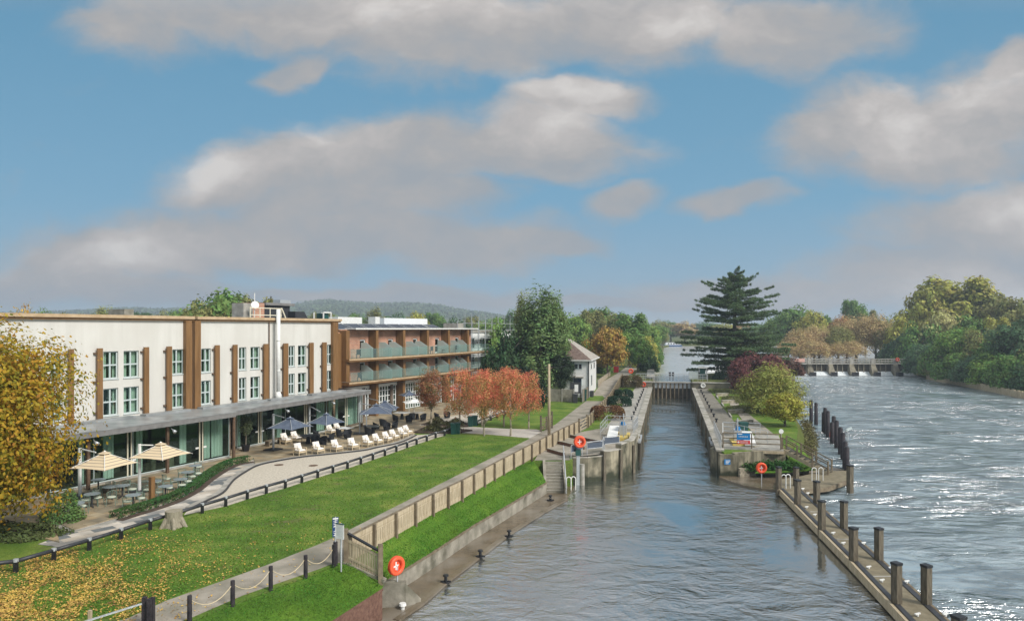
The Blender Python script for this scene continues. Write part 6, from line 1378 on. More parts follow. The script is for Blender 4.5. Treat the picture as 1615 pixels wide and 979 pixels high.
MB().hexa([(17.9, 54.9, -.5), (22.75, 56.75, -.5), (22.6, 57.1, -.5), (17.8, 55.3, -.5)], [(17.9, 54.9, LAND - .02), (22.75, 56.75, LAND - .02), (22.6, 57.1, LAND - .02), (17.8, 55.3, LAND - .02)]).build('back_wall', M['pierface'], ip)
for t_ in (.35, .62): q = pb_.lerp(bk, t_); MB().cone((q.x, q.y + .8, .2), (q.x, q.y + .8, LAND - .15), .12, n=10).build('column', M['timber_dk'], ip)
def signboard(c, rt_, w, h, m, label, parts=(), cat='sign', name='sign', extra=None, post=None):
    o = thing(name, label, cat, c); nr_ = Vector((rt_.y, -rt_.x, 0)); b_ = MB().bar(c - Vector((0, 0, h / 2)), c + Vector((0, 0, h / 2)), w, .03, up=nr_).build('board', m, o)
    return o, b_, nr_
rx = (d1 - d0).normalized()
c = d0.lerp(d1, .335) + Vector((0, -.22, 1.02)); so, bo, nr3 = signboard(c, rx, 1.05, .55, M['blue'], 'blue sign with white letters mounted on the island deck railing')
t_ = MB()
for k in range(11): x = -.36 + k * .068; t_.bar(c + nr3 * .02 + rx * x - Vector((0, 0, .05)), c + nr3 * .02 + rx * (x + (.02 if k % 2 else .0)) + Vector((0, 0, .05)), .03, .005, up=nr3)
t_.bar(c + nr3 * .02 - rx * .45 + Vector((0, 0, .2)), c + nr3 * .02 - rx * .1 + Vector((0, 0, .2)), .06, .005, up=nr3); t_.build('lettering', M['white'], bo)
c2 = c - Vector((0, 0, .46)); so, bo, _ = signboard(c2, rx, 1.05, .3, M['red'], 'red sign with white letters fixed below the blue one on the deck railing')
t_ = MB(); t_.cone(c2 + nr3 * .016 - rx * .4, c2 + nr3 * .03 - rx * .4, .08, n=14)
for r_ in (0, 1):
    for k in range(10): x = -.26 + k * .065; t_.bar(c2 + nr3 * .02 + rx * x + Vector((0, 0, .02 - .1 * r_)), c2 + nr3 * .02 + rx * (x + .015) + Vector((0, 0, .09 - .1 * r_)), .025, .005, up=nr3)
t_.build('lettering', M['white'], bo)
c = Vector((pa.x + .62, pa.y + .18, 1.28)); so, bo, nr4 = signboard(c, Vector((1, .04, 0)), .6, .42, M['blue'], 'small blue sign on the face of the island pier')
t_ = MB()
for r_ in range(3): t_.bar(c + nr4 * .02 + Vector((-.22, 0, .1 - .11 * r_)), c + nr4 * .02 + Vector((.18 - .07 * r_, 0, .1 - .11 * r_)), .05, .005, up=nr4)
t_.build('lettering', M['white'], bo)
wbin = P(1172, 690, LAND); binthing(1172, 688, 'green wheelie bin standing behind the blue sign on the island', s=(.75, .7, 1.35))
q = P(1232, 700, LAND); sgn_ = thing('path_sign', 'small round white sign beside the head of the island ramp', 'sign', q); MB().cone(q, q + Vector((0, 0, 1.0)), .04, n=8).build('pole', M['galv'], sgn_); MB().cone(q + Vector((0, -.03, 1.1)), q + Vector((0, .03, 1.1)), .2, n=20).build('disc', M['white'], sgn_)
# ramp down to the platform
ra, rb_ = d1 + Vector((0, .3, -.1)), P(1306, 748, .5)
rm = thing('ramp_stairs', 'timber stairway with brown rails descending from the deck to the jetty', 'stairs', rb_); dv = (rb_ - ra); dvn = Vector((dv.x, dv.y, 0)).normalized(); sn = Vector((-dvn.y, dvn.x, 0))
for s_ in (0, 1.1): MB().bar(ra + sn * s_, rb_ + sn * s_, .08, .28).build('stringer', M['timber'] if s_ == 0 else M['conc_light'], rm)
for k in range(9): q = ra.lerp(rb_, (k + .5) / 9); MB().bar(q, q + sn * 1.1, .3, .05).build('tread', M['deck'], rm)
for s_ in (0, 1.15):
    for h in (.45, .95): MB().bar(ra + sn * s_ + Vector((0, 0, h + .1)), rb_ + sn * s_ + Vector((0, 0, h)), .07).build('rail', M['timber_dk'], rm)
    for k in range(4): q = ra.lerp(rb_, k / 3) + sn * s_; MB().bar(q, q + Vector((0, 0, 1.05)), .11).build('post', M['timber_dk'], rm)
# lower ledge, rubble bank and deck
le_ = [P(1134, 752, .12), P(1150, 758, .12), P(1172, 765, .12), P(1200, 770, .12), P(1228, 773, .12), P(1262, 772, .12), P(1300, 768, .12), P(1342, 757, .12)]
struct(MB().prism([XY(p) for p in le_] + [XY(P(1339, 742, .12)), (26.2, 60), (24, 60), (18, 58)], -.8, .14), 'island_ledge', M['wetledge'])
dkp = [P(1226, 772, .5), P(1270, 772, .5), P(1306, 768, .5), P(1342, 755, .5), P(1338, 741, .5), P(1300, 741, .5), P(1262, 750, .5), P(1228, 755, .5)]
ld = thing('lower_deck', 'dark timber landing deck around the island tip beneath the stairway', 'deck', dkp[0]); MB().prism([XY(p) for p in dkp], .32, .46).build('deck_boards', M['deck'], ld)
m_ = MB()
for a, b in zip(dkp[:4], dkp[1:5]): m_.bar(Vector((a.x, a.y, .36)), Vector((b.x, b.y, .36)), .14, .3)
m_.build('edge_beam', M['timber_dk'], ld)
rw = thing('rubble_wall', 'low rubble stone wall below the island planting', 'wall', P(1165, 752, .2)); wl_ = [P(1166, 752, .14), P(1190, 748, .14), P(1225, 747, .14), P(1262, 746, .14), P(1290, 743, .14)]; m_ = MB()
for a, b in zip(wl_[:-1], wl_[1:]): 
    n_ = max(2, int((b - a).length / .28))
    for k in range(n_):
        for r_ in range(3): q = a.lerp(b, (k + .5 + .3 * (r_ % 2)) / n_); m_.box((q.x + random.uniform(-.05, .05), q.y + random.uniform(-.06, .06) + r_ * .1, .24 + r_ * .22), (.30, .34, .22), random.uniform(-.5, .5))
m_.build('stones', M['stone'], rw)
# embankment skin on the stream side
eb = [(22.6, 57.2), (25.2, 60.5), (28.5, 68), (33.5, 82), (37.6, 95), (44.2, 111.9), (44.5, 112), (55, 138), (65.5, 165)]; eo = [(23.8, 56.6), (26.5, 59.8), (29.8, 67.3), (34.8, 81.3), (39.0, 94.3), (45.6, 111), (45.9, 111.2), (56.4, 137.4), (66.9, 164.4)]
m_ = MB(); tA = [Vector((x, y, (LAND if y < 112 else UPL) + .004)) for x, y in eb]; tB = [Vector((x, y, -.2)) for x, y in eo]; m_.strip(tB, tA); struct(m_, 'island_embankment', M['rough'])
bkA = [Vector((pb_.x, pb_.y + 2.6, LAND - .2)), Vector((22.3, 57.4, LAND)), Vector((25.2, 60.5, LAND))]; 
m_ = MB(); m_.strip([P(1190, 746, .6), P(1235, 745, .6), P(1290, 741, .5)], [P(1200, 738, .85), Vector((22.6, 56.4, .95)), Vector((25.2, 60.3, LAND))]); struct(m_, 'island_tip_bank', M['bank'])
def shrubs(name, pts, n_, r, col, label, cat='shrub', leaf=.1, zl=0):
    """one planted clump spread along a line"""
    cs = []; 
    for a, b in zip(pts[:-1], pts[1:]):
        k = int(n_ / (len(pts) - 1)); t_ = np.random.uniform(0, 1, k)[:, None]; base = np.array(a) * (1 - t_) + np.array(b) * t_; d = unit_dirs(k); d[:, 2] = np.abs(d[:, 2]); lump = (.6 + .4 * np.sin(t_ * 23 + a[0])); cs.append(base + d * np.array(r) * lump * np.random.uniform(.6, 1, (k, 1)))
    c = np.concatenate(cs); o_ = np.array(pts[0]); me = leafmesh(name, c - o_, np.random.normal(size=c.shape) + np.array([0, 0, .5]), np.random.uniform(.6, 1.3, len(c)) * leaf, M['leaf']); o = meshobj(name, me, None, col); o.location = o_; return tag(o, label, cat)
shrubs('shrub', [P(1176, 742, .5), P(1215, 738, .8), P(1262, 740, .7)], 3600, (.9, .7, .8), (.06, .13, .03), 'leafy green shrubs growing behind the rubble wall of the island tip')
shrubs('shrub', [Vector((26.0, 59.8, .9)), Vector((29.6, 67.5, .9)), Vector((34.4, 80, .9))], 4200, (.8, 1.0, .7), (.16, .14, .06), 'dry brown and green bank plants along the stream edge of the island')
o = life_ring(P(1200, 737, 1.2) * 1.0, (.05, -1, 0), .46, 'orange life ring on a pole in front of the island rubble wall', (P(1200, 767, .14).x, P(1200, 767, .14).y, .14)) if False else None
q = P(1201, 767, .14); life_ring(Vector((q.x, q.y - .03, ZZ(737.5, q.y))), (.03, -1, 0), .41, 'orange life ring on a pole in front of the island rubble wall', (q.x, q.y, .14))
# ------------------------------------------------------------------ jetty and piles
JR = [P(1496, 978, .5), P(1394, 885, .5), P(1262.7, 770, .5)]
jt = thing('jetty', 'long timber jetty running from the island tip towards the viewer', 'jetty', JL[0])
def ext(a, b, y): return b + (a - b) * ((y - b.y) / (a.y - b.y))
Lp = [ext(JL[0], JL[1], 14)] + JL; Rp = [ext(JR[0], JR[1], 14)] + JR
m_ = MB()
for k in range(3): sheetbox_(m_, [Lp[k], Rp[k], Rp[k + 1], Lp[k + 1]], .40, .5)
m_.build('deck_boards', M['deck'], jt)
for P_, nm in ((Lp, 'edge_beam'), (Rp, 'edge_beam')):
    m_ = MB(); 
    for k in range(3): m_.bar(P_[k] - Vector((0, 0, .2)), P_[k + 1] - Vector((0, 0, .2)), .12, .42)
    m_.build(nm, M['timber'] if P_ is Lp else M['timber_dk'], jt)
    s_ = 1 if P_ is Lp else -1; m_ = MB()
    for k in range(3): m_.bar(P_[k] + Vector((.22 * s_, 0, .02)), P_[k + 1] + Vector((.22 * s_, 0, .02)), .22, .03)
    m_.build('dark_edge_strip', M['darksteel'], jt)
for k in range(5):
    y = 20.5 + k * 5.6; a, b = ext(JL[0], JL[1], y), ext(JR[0], JR[1], y); MB().bar(a + Vector((.1, 0, -.35)), b + Vector((-.1, 0, -.35)), .2, .3).build('cross_beam', M['pile'], jt); MB().bar(a + Vector((.35, 0, .012)), b + Vector((-.35, 0, .012)), .12, .02).build('joint_strip', M['conc_light'], jt)
cl = [(1272, 801), (1285, 813), (1314, 842), (1330, 858), (1370, 896), (1391, 917), (1447, 971), (1312, 813), (1362, 858), (1405, 897), (1430, 919), (1491, 971), (1266, 772), (1274, 779)]
for i, (x, y) in enumerate(cl):
    p = P(x, y, .52); m_ = MB(); m_.cone(p, p + Vector((0, 0, .08)), .05, n=8); m_.bar(p + Vector((-.13, -.05, .1)), p + Vector((.13, .05, .1)), .06, .05)
    solo(m_, 'mooring_cleat', M['white'], '%s white mooring cleat from the island along the %s edge of the jetty' % (ORDN[i if i < 7 else i - 5 if i < 12 else i - 12], 'lockward' if i < 7 else 'stream'), 'cleat', 'white cleats along the jetty')
def pile(px, py_base, py_top, w, label, z=.5, m='pile', grp='square timber piles of the jetty', cap=True):
    p = P(px, py_base, z); zt = ZZ(py_top, p.y); o = thing('pile', label, 'pile', (p.x, p.y, -1.0), grp)
    MB().box((p.x, p.y, (zt - 1.2) / 2 - .1 + .05), (w, w, zt + 1.2), .35).build('timber', M[m], o)
    if cap: MB().box((p.x, p.y, zt + .0), (w * 1.12, w * 1.12, .1), .35).build('cap', M['black'], o)
JPL = [(1228, 770, 736.5, 'at the joint of jetty and island, lockward side'), (1255.6, 765, 737, 'at the joint of jetty and island, stream side'), (1258, 795, 757, 'first along the jetty on the lockward side'), (1288, 794, 759, 'first along the jetty on the stream side'),
       (1296, 835, 790, 'second along the jetty on the lockward side'), (1331, 833, 790.6, 'second along the jetty on the stream side'), (1346, 884, 832.5, 'third along the jetty on the lockward side'), (1386, 882.5, 833, 'third along the jetty on the stream side'),
       (1414, 951, 888, 'nearest the viewer on the lockward side of the jetty'), (1461, 952, 891.5, 'nearest the viewer on the stream side of the jetty')]
for x, yb, yt, lb in JPL: pile(x, yb, yt, .3, 'square dark-capped pile ' + lb)
pile(1512, 1030, 972, .34, 'square pile whose top just enters the bottom edge of the picture right of the jetty')
pile(1340.6, 777, 733.7, .34, 'square pile in open water at the right corner of the island deck', z=0, grp=None)
DP = [(1279.3, 665, 632), (1287, 669.4, 636), (1299, 681.5, 651), (1301.5, 684, 644), (1305.6, 688.7, 649), (1312.5, 699, 667), (1315, 698.7, 657.5), (1319.5, 705.8, 664), (1325.5, 716, 675), (1329.5, 724, 683), (1333, 738, 697), (1335.5, 745, 706)]
for i, (x, yb, yt) in enumerate(DP):
    p = P(x, yb, 0); zt = ZZ(yt, p.y); o = thing('pile', '%s tall dark round pile counting from the far end beside the island' % ORDN[i], 'pile', (p.x, p.y, -1), 'dark round piles along the stream edge of the island')
    MB().cone((p.x, p.y, -1), (p.x, p.y, zt), .24, .21, 12).build('timber', M['piledark'], o, True); MB().cone((p.x, p.y, zt), (p.x, p.y, zt + .12), .23, .12, 12).build('cap', M['black'], o)
q = P(1303, 692, 0); life_ring(Vector((q.x + .35, q.y - .45, ZZ(686, q.y))), (.9, -.5, 0), .5, 'orange life ring hung low between the tall dark piles')
lp = P(1334, 740, 0); o = thing('floodlight', 'pale metal floodlight arm on the pile nearest the island deck', 'floodlight', (lp.x, lp.y, 3.0)); MB().bar((lp.x - .1, lp.y - .3, 3.4), (lp.x + .35, lp.y - .3, 3.58), .14, .18).build('lamp_head', M['frame_grey'], o); MB().cone((lp.x, lp.y - .3, 2.5), (lp.x, lp.y - .3, 3.5), .05, n=8).build('arm', M['galv'], o)
# ------------------------------------------------------------------ weir
WYd = 175.0; we_ = thing('weir', 'long weir with stained concrete piers, dark gates and a pale railed walkway', 'weir', PY(1345, WYd, 0))
xs_ = [PY(px, WYd).x for px in (1240, 1275, 1308, 1341, 1375, 1410, 1446, 1480)]
for x in xs_:
    MB().hexa([(x - .9, WYd - 2.4, -.6), (x + .9, WYd - 2.4, -.6), (x + .7, WYd + 3, -.6), (x - .7, WYd + 3, -.6)], [(x - .55, WYd - .6, 2.9), (x + .55, WYd - .6, 2.9), (x + .55, WYd + 2.6, 2.9), (x - .55, WYd + 2.6, 2.9)]).build('pier', M['pier'], we_)
    MB().box((x, WYd - 2.6, .2), (1.4, .9, 1.6)).build('nosing', M['black'], we_); MB().box((x, WYd - .4, 3.6), (.9, .35, 1.5)).build('rail_post', M['conc_light'], we_)
for i in range(len(xs_) - 1):
    a, b = xs_[i] + .72, xs_[i + 1] - .72; MB().hexa([(a, WYd + .2, 1.1), (b, WYd + .2, 1.1), (b, WYd + .6, 1.1), (a, WYd + .6, 1.1)], [(a, WYd + .2, 2.85), (b, WYd + .2, 2.85), (b, WYd + .6, 2.85), (a, WYd + .6, 2.85)]).build('gate', M['weirwood'], we_)
    MB().hexa([(a, WYd - .6, -.3), (b, WYd - .6, -.3), (b, WYd + 1.3, -.3), (a, WYd + 1.3, -.3)], [(a, WYd + .1, 1.0), (b, WYd + .1, 1.0), (b, WYd + 1.3, 1.0), (a, WYd + 1.3, 1.0)]).build('sill', M['conc'], we_)
    for k in range(2): x = a + (b - a) * (k + 1) / 3; MB().box((x, WYd - .0, 1.6), (.16, .16, 2.4)).build('gate_timber', M['pier'], we_)
MB().box(((xs_[0] + xs_[-1]) / 2, WYd + .4, 3.0), (xs_[-1] - xs_[0] + 8, 1.8, .22)).build('walkway', M['conc_light'], we_)
m_ = MB()
for yy in (WYd - .45, WYd + 1.25):
    for z in (3.6, 4.15): m_.bar((xs_[0] - 4, yy, z), (xs_[-1] + 4, yy, z), .12, .14)
    for k in range(30): x = xs_[0] - 4 + k * (xs_[-1] - xs_[0] + 8) / 29; m_.bar((x, yy, 3.1), (x, yy, 4.15), .1)
m_.build('railing', M['conc_light'], we_)
MB().box((xs_[0] + 3.2, WYd - .6, 3.9), (2.6, .08, .9)).build('notice_panel', mat('faded_red_panel', (.62, .36, .30)), we_)
m_ = MB()                                         # white falls pouring under the gates
for i in range(len(xs_) - 1):
    a, b = xs_[i] + .75, xs_[i + 1] - .75; n_ = 8
    prof = [(WYd + .15, 1.05), (WYd - .5, .85), (WYd - 1.3, .35), (WYd - 2.6, .06)] if i in (0, 1) else [(WYd + .15, 1.03), (WYd - .4, .5), (WYd - .9, .12), (WYd - 1.3, .03)]
    for (y0, z0), (y1, z1) in zip(prof[:-1], prof[1:]): m_.face([(a, y1, z1), (b, y1, z1), (b, y0, z0), (a, y0, z0)])
M['falls'] = mat('white_water', (0.55, 0.60, 0.60), (0.80, 0.83, 0.83), 1.5, 0.5, stretch=(2, .5, .5), bump=0.6, bscale=3); o = struct(m_, 'weir_falls', M['falls'])
q = Vector((xs_[5], WYd - .9, 0)); life_ring(Vector((xs_[5] + .4, WYd - .9, 4.1)), (0, -1, 0), .5, 'orange life ring on the weir railing'); 
# timber piling along the right bank
pp = [(84.3, 95), (87.8, 118), (91.8, 133), (95.3, 148), (98.3, 162)]; tp = thing('bank_piling', 'low timber piling edging the far right bank', 'piling', pp[0] + (0,)); m_ = MB()
for a, b in zip(pp[:-1], pp[1:]):
    a, b = Vector(a + (0,)), Vector(b + (0,)); n_ = int((b - a).length / .55)
    for k in range(n_): q = a.lerp(b, k / n_); m_.box((q.x, q.y, .35), (.3, .3, 1.7 + .2 * math.sin(k * 1.7)), .2)
m_.build('timbers', M['timber'], tp)
# ------------------------------------------------------------------ lock house
Hc = Vector((10.9, 97.2, 0)); du = Vector((math.sin(LA), math.cos(LA), 0)); dl = Vector((-math.cos(LA), math.sin(LA), 0))
hs = thing('lock_house', 'white two-storey lock keepers house with a hipped brown tiled roof', 'house', Hc)
def hpnt(a, b, z): q = Hc + du * a + dl * b; return Vector((q.x, q.y, z))
def gb(mb, a0, a1, b0, b1, z0, z1): return mb.hexa([hpnt(a0, b1, z0), hpnt(a0, b0, z0), hpnt(a1, b0, z0), hpnt(a1, b1, z0)], [hpnt(a0, b1, z1), hpnt(a0, b0, z1), hpnt(a1, b0, z1), hpnt(a1, b1, z1)])
ez, rz_ = 7.55, 10.5; W_, D_ = 7.5, 10.5
gb(MB(), 0, D_, 0, W_, LAND, ez).build('wall', M['white'], hs); e = .45
c4 = [hpnt(-e, W_ + e, ez), hpnt(-e, -e, ez), hpnt(D_ + e, -e, ez), hpnt(D_ + e, W_ + e, ez)]; r1, r2 = hpnt(W_ / 2, W_ / 2, rz_), hpnt(D_ - W_ / 2, W_ / 2, rz_)
m_ = MB(); m_.face([c4[0], c4[1], r1]); m_.cm = 1; m_.face([c4[1], c4[2], r2, r1]); m_.cm = 0; m_.face([c4[2], c4[3], r2]); m_.face([c4[3], c4[0], r1, r2]); m_.face([c4[3], c4[2], c4[1], c4[0]]); m_.build('roof', [M['slate'], M['slate_grey']], hs)
m_ = MB(); m_.bar(c4[0] - Vector((0, 0, .08)), c4[1] - Vector((0, 0, .08)), .14); m_.bar(c4[1] - Vector((0, 0, .08)), c4[2] - Vector((0, 0, .08)), .14); m_.build('gutter', M['white'], hs)
gb(MB(), 3, 3.9, 5, 6.2, ez, rz_ + 1.2).build('chimney', M['brick'], hs)
def hwin(a0, a1, b0, b1, z0, z1, n_=2):
    f_ = gb(MB(), a0, a1, b0, b1, z0, z1).build('window', M['frame_grey'], hs); 
    if abs(a1 - a0) < abs(b1 - b0):
        w_ = (b1 - b0) / n_
        for k in range(n_): gb(MB(), a0 - .02, a0 + .01, b0 + k * w_ + .1, b0 + (k + 1) * w_ - .08, z0 + .1, z1 - .1).build('pane', M['panel'], f_)
    else:
        w_ = (a1 - a0) / n_
        for k in range(n_): gb(MB(), a0 + k * w_ + .1, a0 + (k + 1) * w_ - .1, b0 - .02, b0 + .01, z0 + .1, z1 - .1).build('pane', M['panel'], f_)
hwin(-.05, .05, .9, 2.0, 6.2, 7.0); hwin(-.35, .05, .9, 2.2, 3.9, 5.0, 1); hwin(-.05, .05, 4.2, 5.4, 6.2, 7.0); hwin(3.0, 4.2, -.05, .05, 3.6, 5.2, 1); hwin(6.5, 7.6, -.05, .05, 5.9, 6.9); hwin(2.6, 3.6, -.05, .05, 6.0, 6.9, 1)
gb(MB(), -.5, -.003, .7, 2.4, 5.02, 5.15).build('porch_roof', M['slate_grey'], hs); MB().cone(hpnt(-.1, -.02, LAND), hpnt(-.1, -.02, ez), .07, n=8).build('downpipe', M['black'], hs)
gb(MB(), 1, 2.4, -.5, -.003, LAND, LAND + 1.0).build('meter_box', M['darksteel'], hs)
def panelfence(a, b, H, label, m, sp=1.8):
    o = thing('panel_fence', label, 'fence', a); n_ = max(1, round((b - a).length / sp)); d = (b - a).normalized(); rz = math.atan2(d.y, d.x)
    for k in range(n_ + 1): q = a.lerp(b, k / n_); MB().box((q.x, q.y, q.z + H / 2), (.16, .16, H + .1), rz).build('post', M['conc_light'], o)
    for k in range(n_): p, q = a.lerp(b, k / n_), a.lerp(b, (k + 1) / n_); MB().bar(p + Vector((0, 0, H / 2)), q + Vector((0, 0, H / 2)), .05, H - .06).build('panel', m, o)
panelfence(P(868, 633), P(905, 634), 1.75, 'grey panel fence in front of the lock house beneath the dark trees', M['conc']); panelfence(P(919, 634), P(927, 629), 1.7, 'short brown fence panel between the bins and the lock house', M['timber_dk'])
panelfence(P(943, 617), P(962, 601), 1.8, 'pale panel fence along the path beyond the lock house', M['timber'])
binthing(907, 635, 'dark wheelie bin in front of the grey panel fence', 'darksteel', (.7, .7, 1.2)); binthing(921.5, 632, 'green bin beside the brown fence panel of the lock house', 'green', (.6, .6, 1.6))
q = P(908, 633.5); nb_ = thing('notice_board', 'white and black notice board above the wheelie bin by the lock house', 'notice board', q); MB().box((q.x, q.y + .2, LAND + 1.9), (1.5, .1, 1.5)).build('board', M['darksteel'], nb_); MB().box((q.x + .1, q.y + .13, LAND + 1.85), (.5, .03, 1.0)).build('notice', M['white'], nb_)
for x in (-.7, .7): MB().cone((q.x + x, q.y + .3, LAND), (q.x + x, q.y + .3, LAND + 2.6), .06, n=8).build('post', M['timber_dk'], nb_)
# telegraph pole, wires, yard gate
q = P(866, 687); tpz = ZZ(574, q.y); tp = thing('telegraph_pole', 'tall bare timber telegraph pole beside the towpath', 'pole', q); MB().cone(q, Vector((q.x, q.y, tpz)), .15, .11, 12).build('pole_shaft', M['timber'], tp, True); MB().bar((q.x - .3, q.y, tpz - .35), (q.x + .3, q.y, tpz - .35), .08).build('crossarm', M['timber_dk'], tp)
tpt = Vector((q.x, q.y, tpz - .2))
def wire(a, b, sag, label):
    m_ = MB(); pts = [a.lerp(b, k / 16) - Vector((0, 0, sag * (1 - (2 * k / 16 - 1) ** 2))) for k in range(17)]; m_.tube(pts, .02, 4); solo(m_, 'overhead_wire', M['darksteel'], label, 'wire')
wire(tpt, HP(uE + 3, VB + 1.2, 6.6), .9, 'thin overhead wire sagging from the telegraph pole towards the brick wing'); wire(tpt, hpnt(0, 3, 6.9), .25, 'thin overhead wire from the telegraph pole to the lock house')
yg = thing('yard_gate', 'dark weathered five-bar gate beside the telegraph pole', 'gate', P(853, 680)); a, b = P(853, 681), P(870.5, 675)
for z in (.25, .5, .75, 1.0, 1.25): MB().bar(a + Vector((0, 0, z)), b + Vector((0, 0, z)), .04, .09).build('bar', M['timber_dk'], yg)
for q_, h in ((a, 1.6), (b, 1.7), (a.lerp(b, .5), 1.35)): MB().box((q_.x, q_.y, q_.z + h / 2), (.17, .17, h)).build('post', M['pile'], yg)
MB().bar(a + Vector((0, 0, .2)), b + Vector((0, 0, 1.2)), .04, .08).build('brace', M['timber_dk'], yg)
# ------------------------------------------------------------------ boats
def boat(px, Y, L_, rz, label, hull='boat_hull', top='boat_white', z=UP, H=1.5):
    p = PY(px, Y, z); o = thing('boat', label, 'boat', p); n_ = 9; A_ = [];
    def tr(x, y, zz): return Vector((p.x + x * math.cos(rz) - y * math.sin(rz), p.y + x * math.sin(rz) + y * math.cos(rz), z + zz))
    w = [0.05, .55, .85, 1, 1, 1, .98, .92, .8]; m_ = MB()
    for k in range(n_ - 1):
        x0, x1 = L_ * (-.5 + k / (n_ - 1)), L_ * (-.5 + (k + 1) / (n_ - 1)); w0, w1 = w[k] * 1.3, w[k + 1] * 1.3
        m_.hexa([tr(x0, -w0 * .8, -.2), tr(x1, -w1 * .8, -.2), tr(x1, w1 * .8, -.2), tr(x0, w0 * .8, -.2)], [tr(x0, -w0, .9 + .3 * (k < 2)), tr(x1, -w1, .9), tr(x1, w1, .9), tr(x0, w0, .9 + .3 * (k < 2))])
    m_.build('hull', M[hull], o)
    m_ = MB(); m_.hexa([tr(-L_ * .28, -1, .9), tr(L_ * .42, -1, .9), tr(L_ * .42, 1, .9), tr(-L_ * .28, 1, .9)], [tr(-L_ * .22, -.85, .9 + H), tr(L_ * .40, -.85, .9 + H), tr(L_ * .40, .85, .9 + H), tr(-L_ * .22, .85, .9 + H)]); cb_ = m_.build('cabin', M[top], o)
    for k in range(5): x = L_ * (-.16 + k * .12); MB().hexa([tr(x, -1.02, 1.25), tr(x + L_ * .07, -1.02, 1.25), tr(x + L_ * .07, -.9, 1.25), tr(x, -.9, 1.25)], [tr(x, -.97, 1.9), tr(x + L_ * .07, -.97, 1.9), tr(x + L_ * .07, -.86, 1.9), tr(x, -.86, 1.9)]).build('window', M['panel'], cb_)
boat(1058, 372, 12, R(4), 'pale blue and white cruiser far upstream in the middle of the river', H=1.3); boat(1031, 372 if False else 330, 5, R(60), 'small moored boat under the trees upstream left', H=.8) if False else None
boat(1097, 139, 6.5, R(70), 'dark hulled boat moored at the left under the cedar', 'darksteel', 'boat_white', H=1.0); boat(1122, 143, 7.5, R(20), 'white cruiser moored behind the cedar, left of its trunk', 'boat_white', 'boat_white', H=1.0); boat(1146, 147, 6.5, R(15), 'white cruiser moored furthest right behind the cedar trunk', 'boat_white', 'boat_white', H=1.2)
# ------------------------------------------------------------------ trees
def crown_cloud(n, kind, r, h, seed, clumps=60, leaf=.3):
    """leaf centres and normals for a crown of radius r and height h, base of crown at z = 0"""
    rs = np.random.RandomState(seed); C_, Nn = [], []
    per = n // clumps
    for k in range(clumps):
        if kind == 'round':
            d = rs.normal(size=3); d /= np.linalg.norm(d); d[2] = d[2] * .95; rad = rs.uniform(.50, .92) if k % 4 else rs.uniform(.1, .5)
            lum = 1 + .18 * math.sin(3 * math.atan2(d[1], d[0]) + seed) ; c = np.array([d[0] * r * rad * lum, d[1] * r * rad * lum, h * .5 + d[2] * h * .46 * rad]); cr_ = r * rs.uniform(.20, .36); fl = .75
        elif kind == 'tall':
            zz = rs.uniform(.08, .97); prof = math.sin(math.pi * min(1, zz * .8 + .18)) ** .6; t_ = rs.uniform(0, 6.28); rad = rs.uniform(.35, .85) * prof
            c = np.array([math.cos(t_) * r * rad, math.sin(t_) * r * rad, zz * h]); cr_ = r * rs.uniform(.22, .34); fl = 2.1
        elif kind == 'willow':
            t_ = rs.uniform(0, 6.28); rad = rs.uniform(.2, .9); zz = (1 - rad ** 2.2) * .45 + rs.uniform(.15, .5); c = np.array([math.cos(t_) * r * rad, math.sin(t_) * r * rad, zz * h]); cr_ = r * rs.uniform(.2, .3); fl = 1.5
        elif kind == 'vase':
            zz = rs.uniform(.15, 1.0); prof = .35 + .65 * math.sin(math.pi * min(1, zz * .75 + .12)); t_ = rs.uniform(0, 6.28); rad = rs.uniform(.1, .9) * prof; c = np.array([math.cos(t_) * r * rad, math.sin(t_) * r * rad, zz * h]); cr_ = r * rs.uniform(.14, .26); fl = 1.3
        elif kind == 'dome':
            d = rs.normal(size=3); d /= np.linalg.norm(d); d[2] = abs(d[2]); rad = rs.uniform(.55, .92); c = np.array([d[0] * r * rad, d[1] * r * rad, d[2] * h * .88 * rad]); cr_ = r * rs.uniform(.2, .32); fl = .8
        m_ = per; d = rs.normal(size=(m_, 3)); d /= np.linalg.norm(d, axis=1, keepdims=True); rr = rs.uniform(.35, 1.0, (m_, 1)) ** .6 * (1 + .25 * rs.normal(size=(m_, 1)) * .6)
        p = c + d * rr * cr_ * np.array([1, 1, fl]); C_.append(p)
        ctr = np.array([0, 0, h * .45]); og = (p - ctr); og /= (np.linalg.norm(og, axis=1, keepdims=True) + 1e-6)
        Nn.append(d * .8 + og * .5 + np.array([0, 0, .35]) + rs.normal(size=(m_, 3)) * .45)
    c = np.concatenate(C_); nn = np.concatenate(Nn); keep = c[:, 2] > -.3; return c[keep], nn[keep]
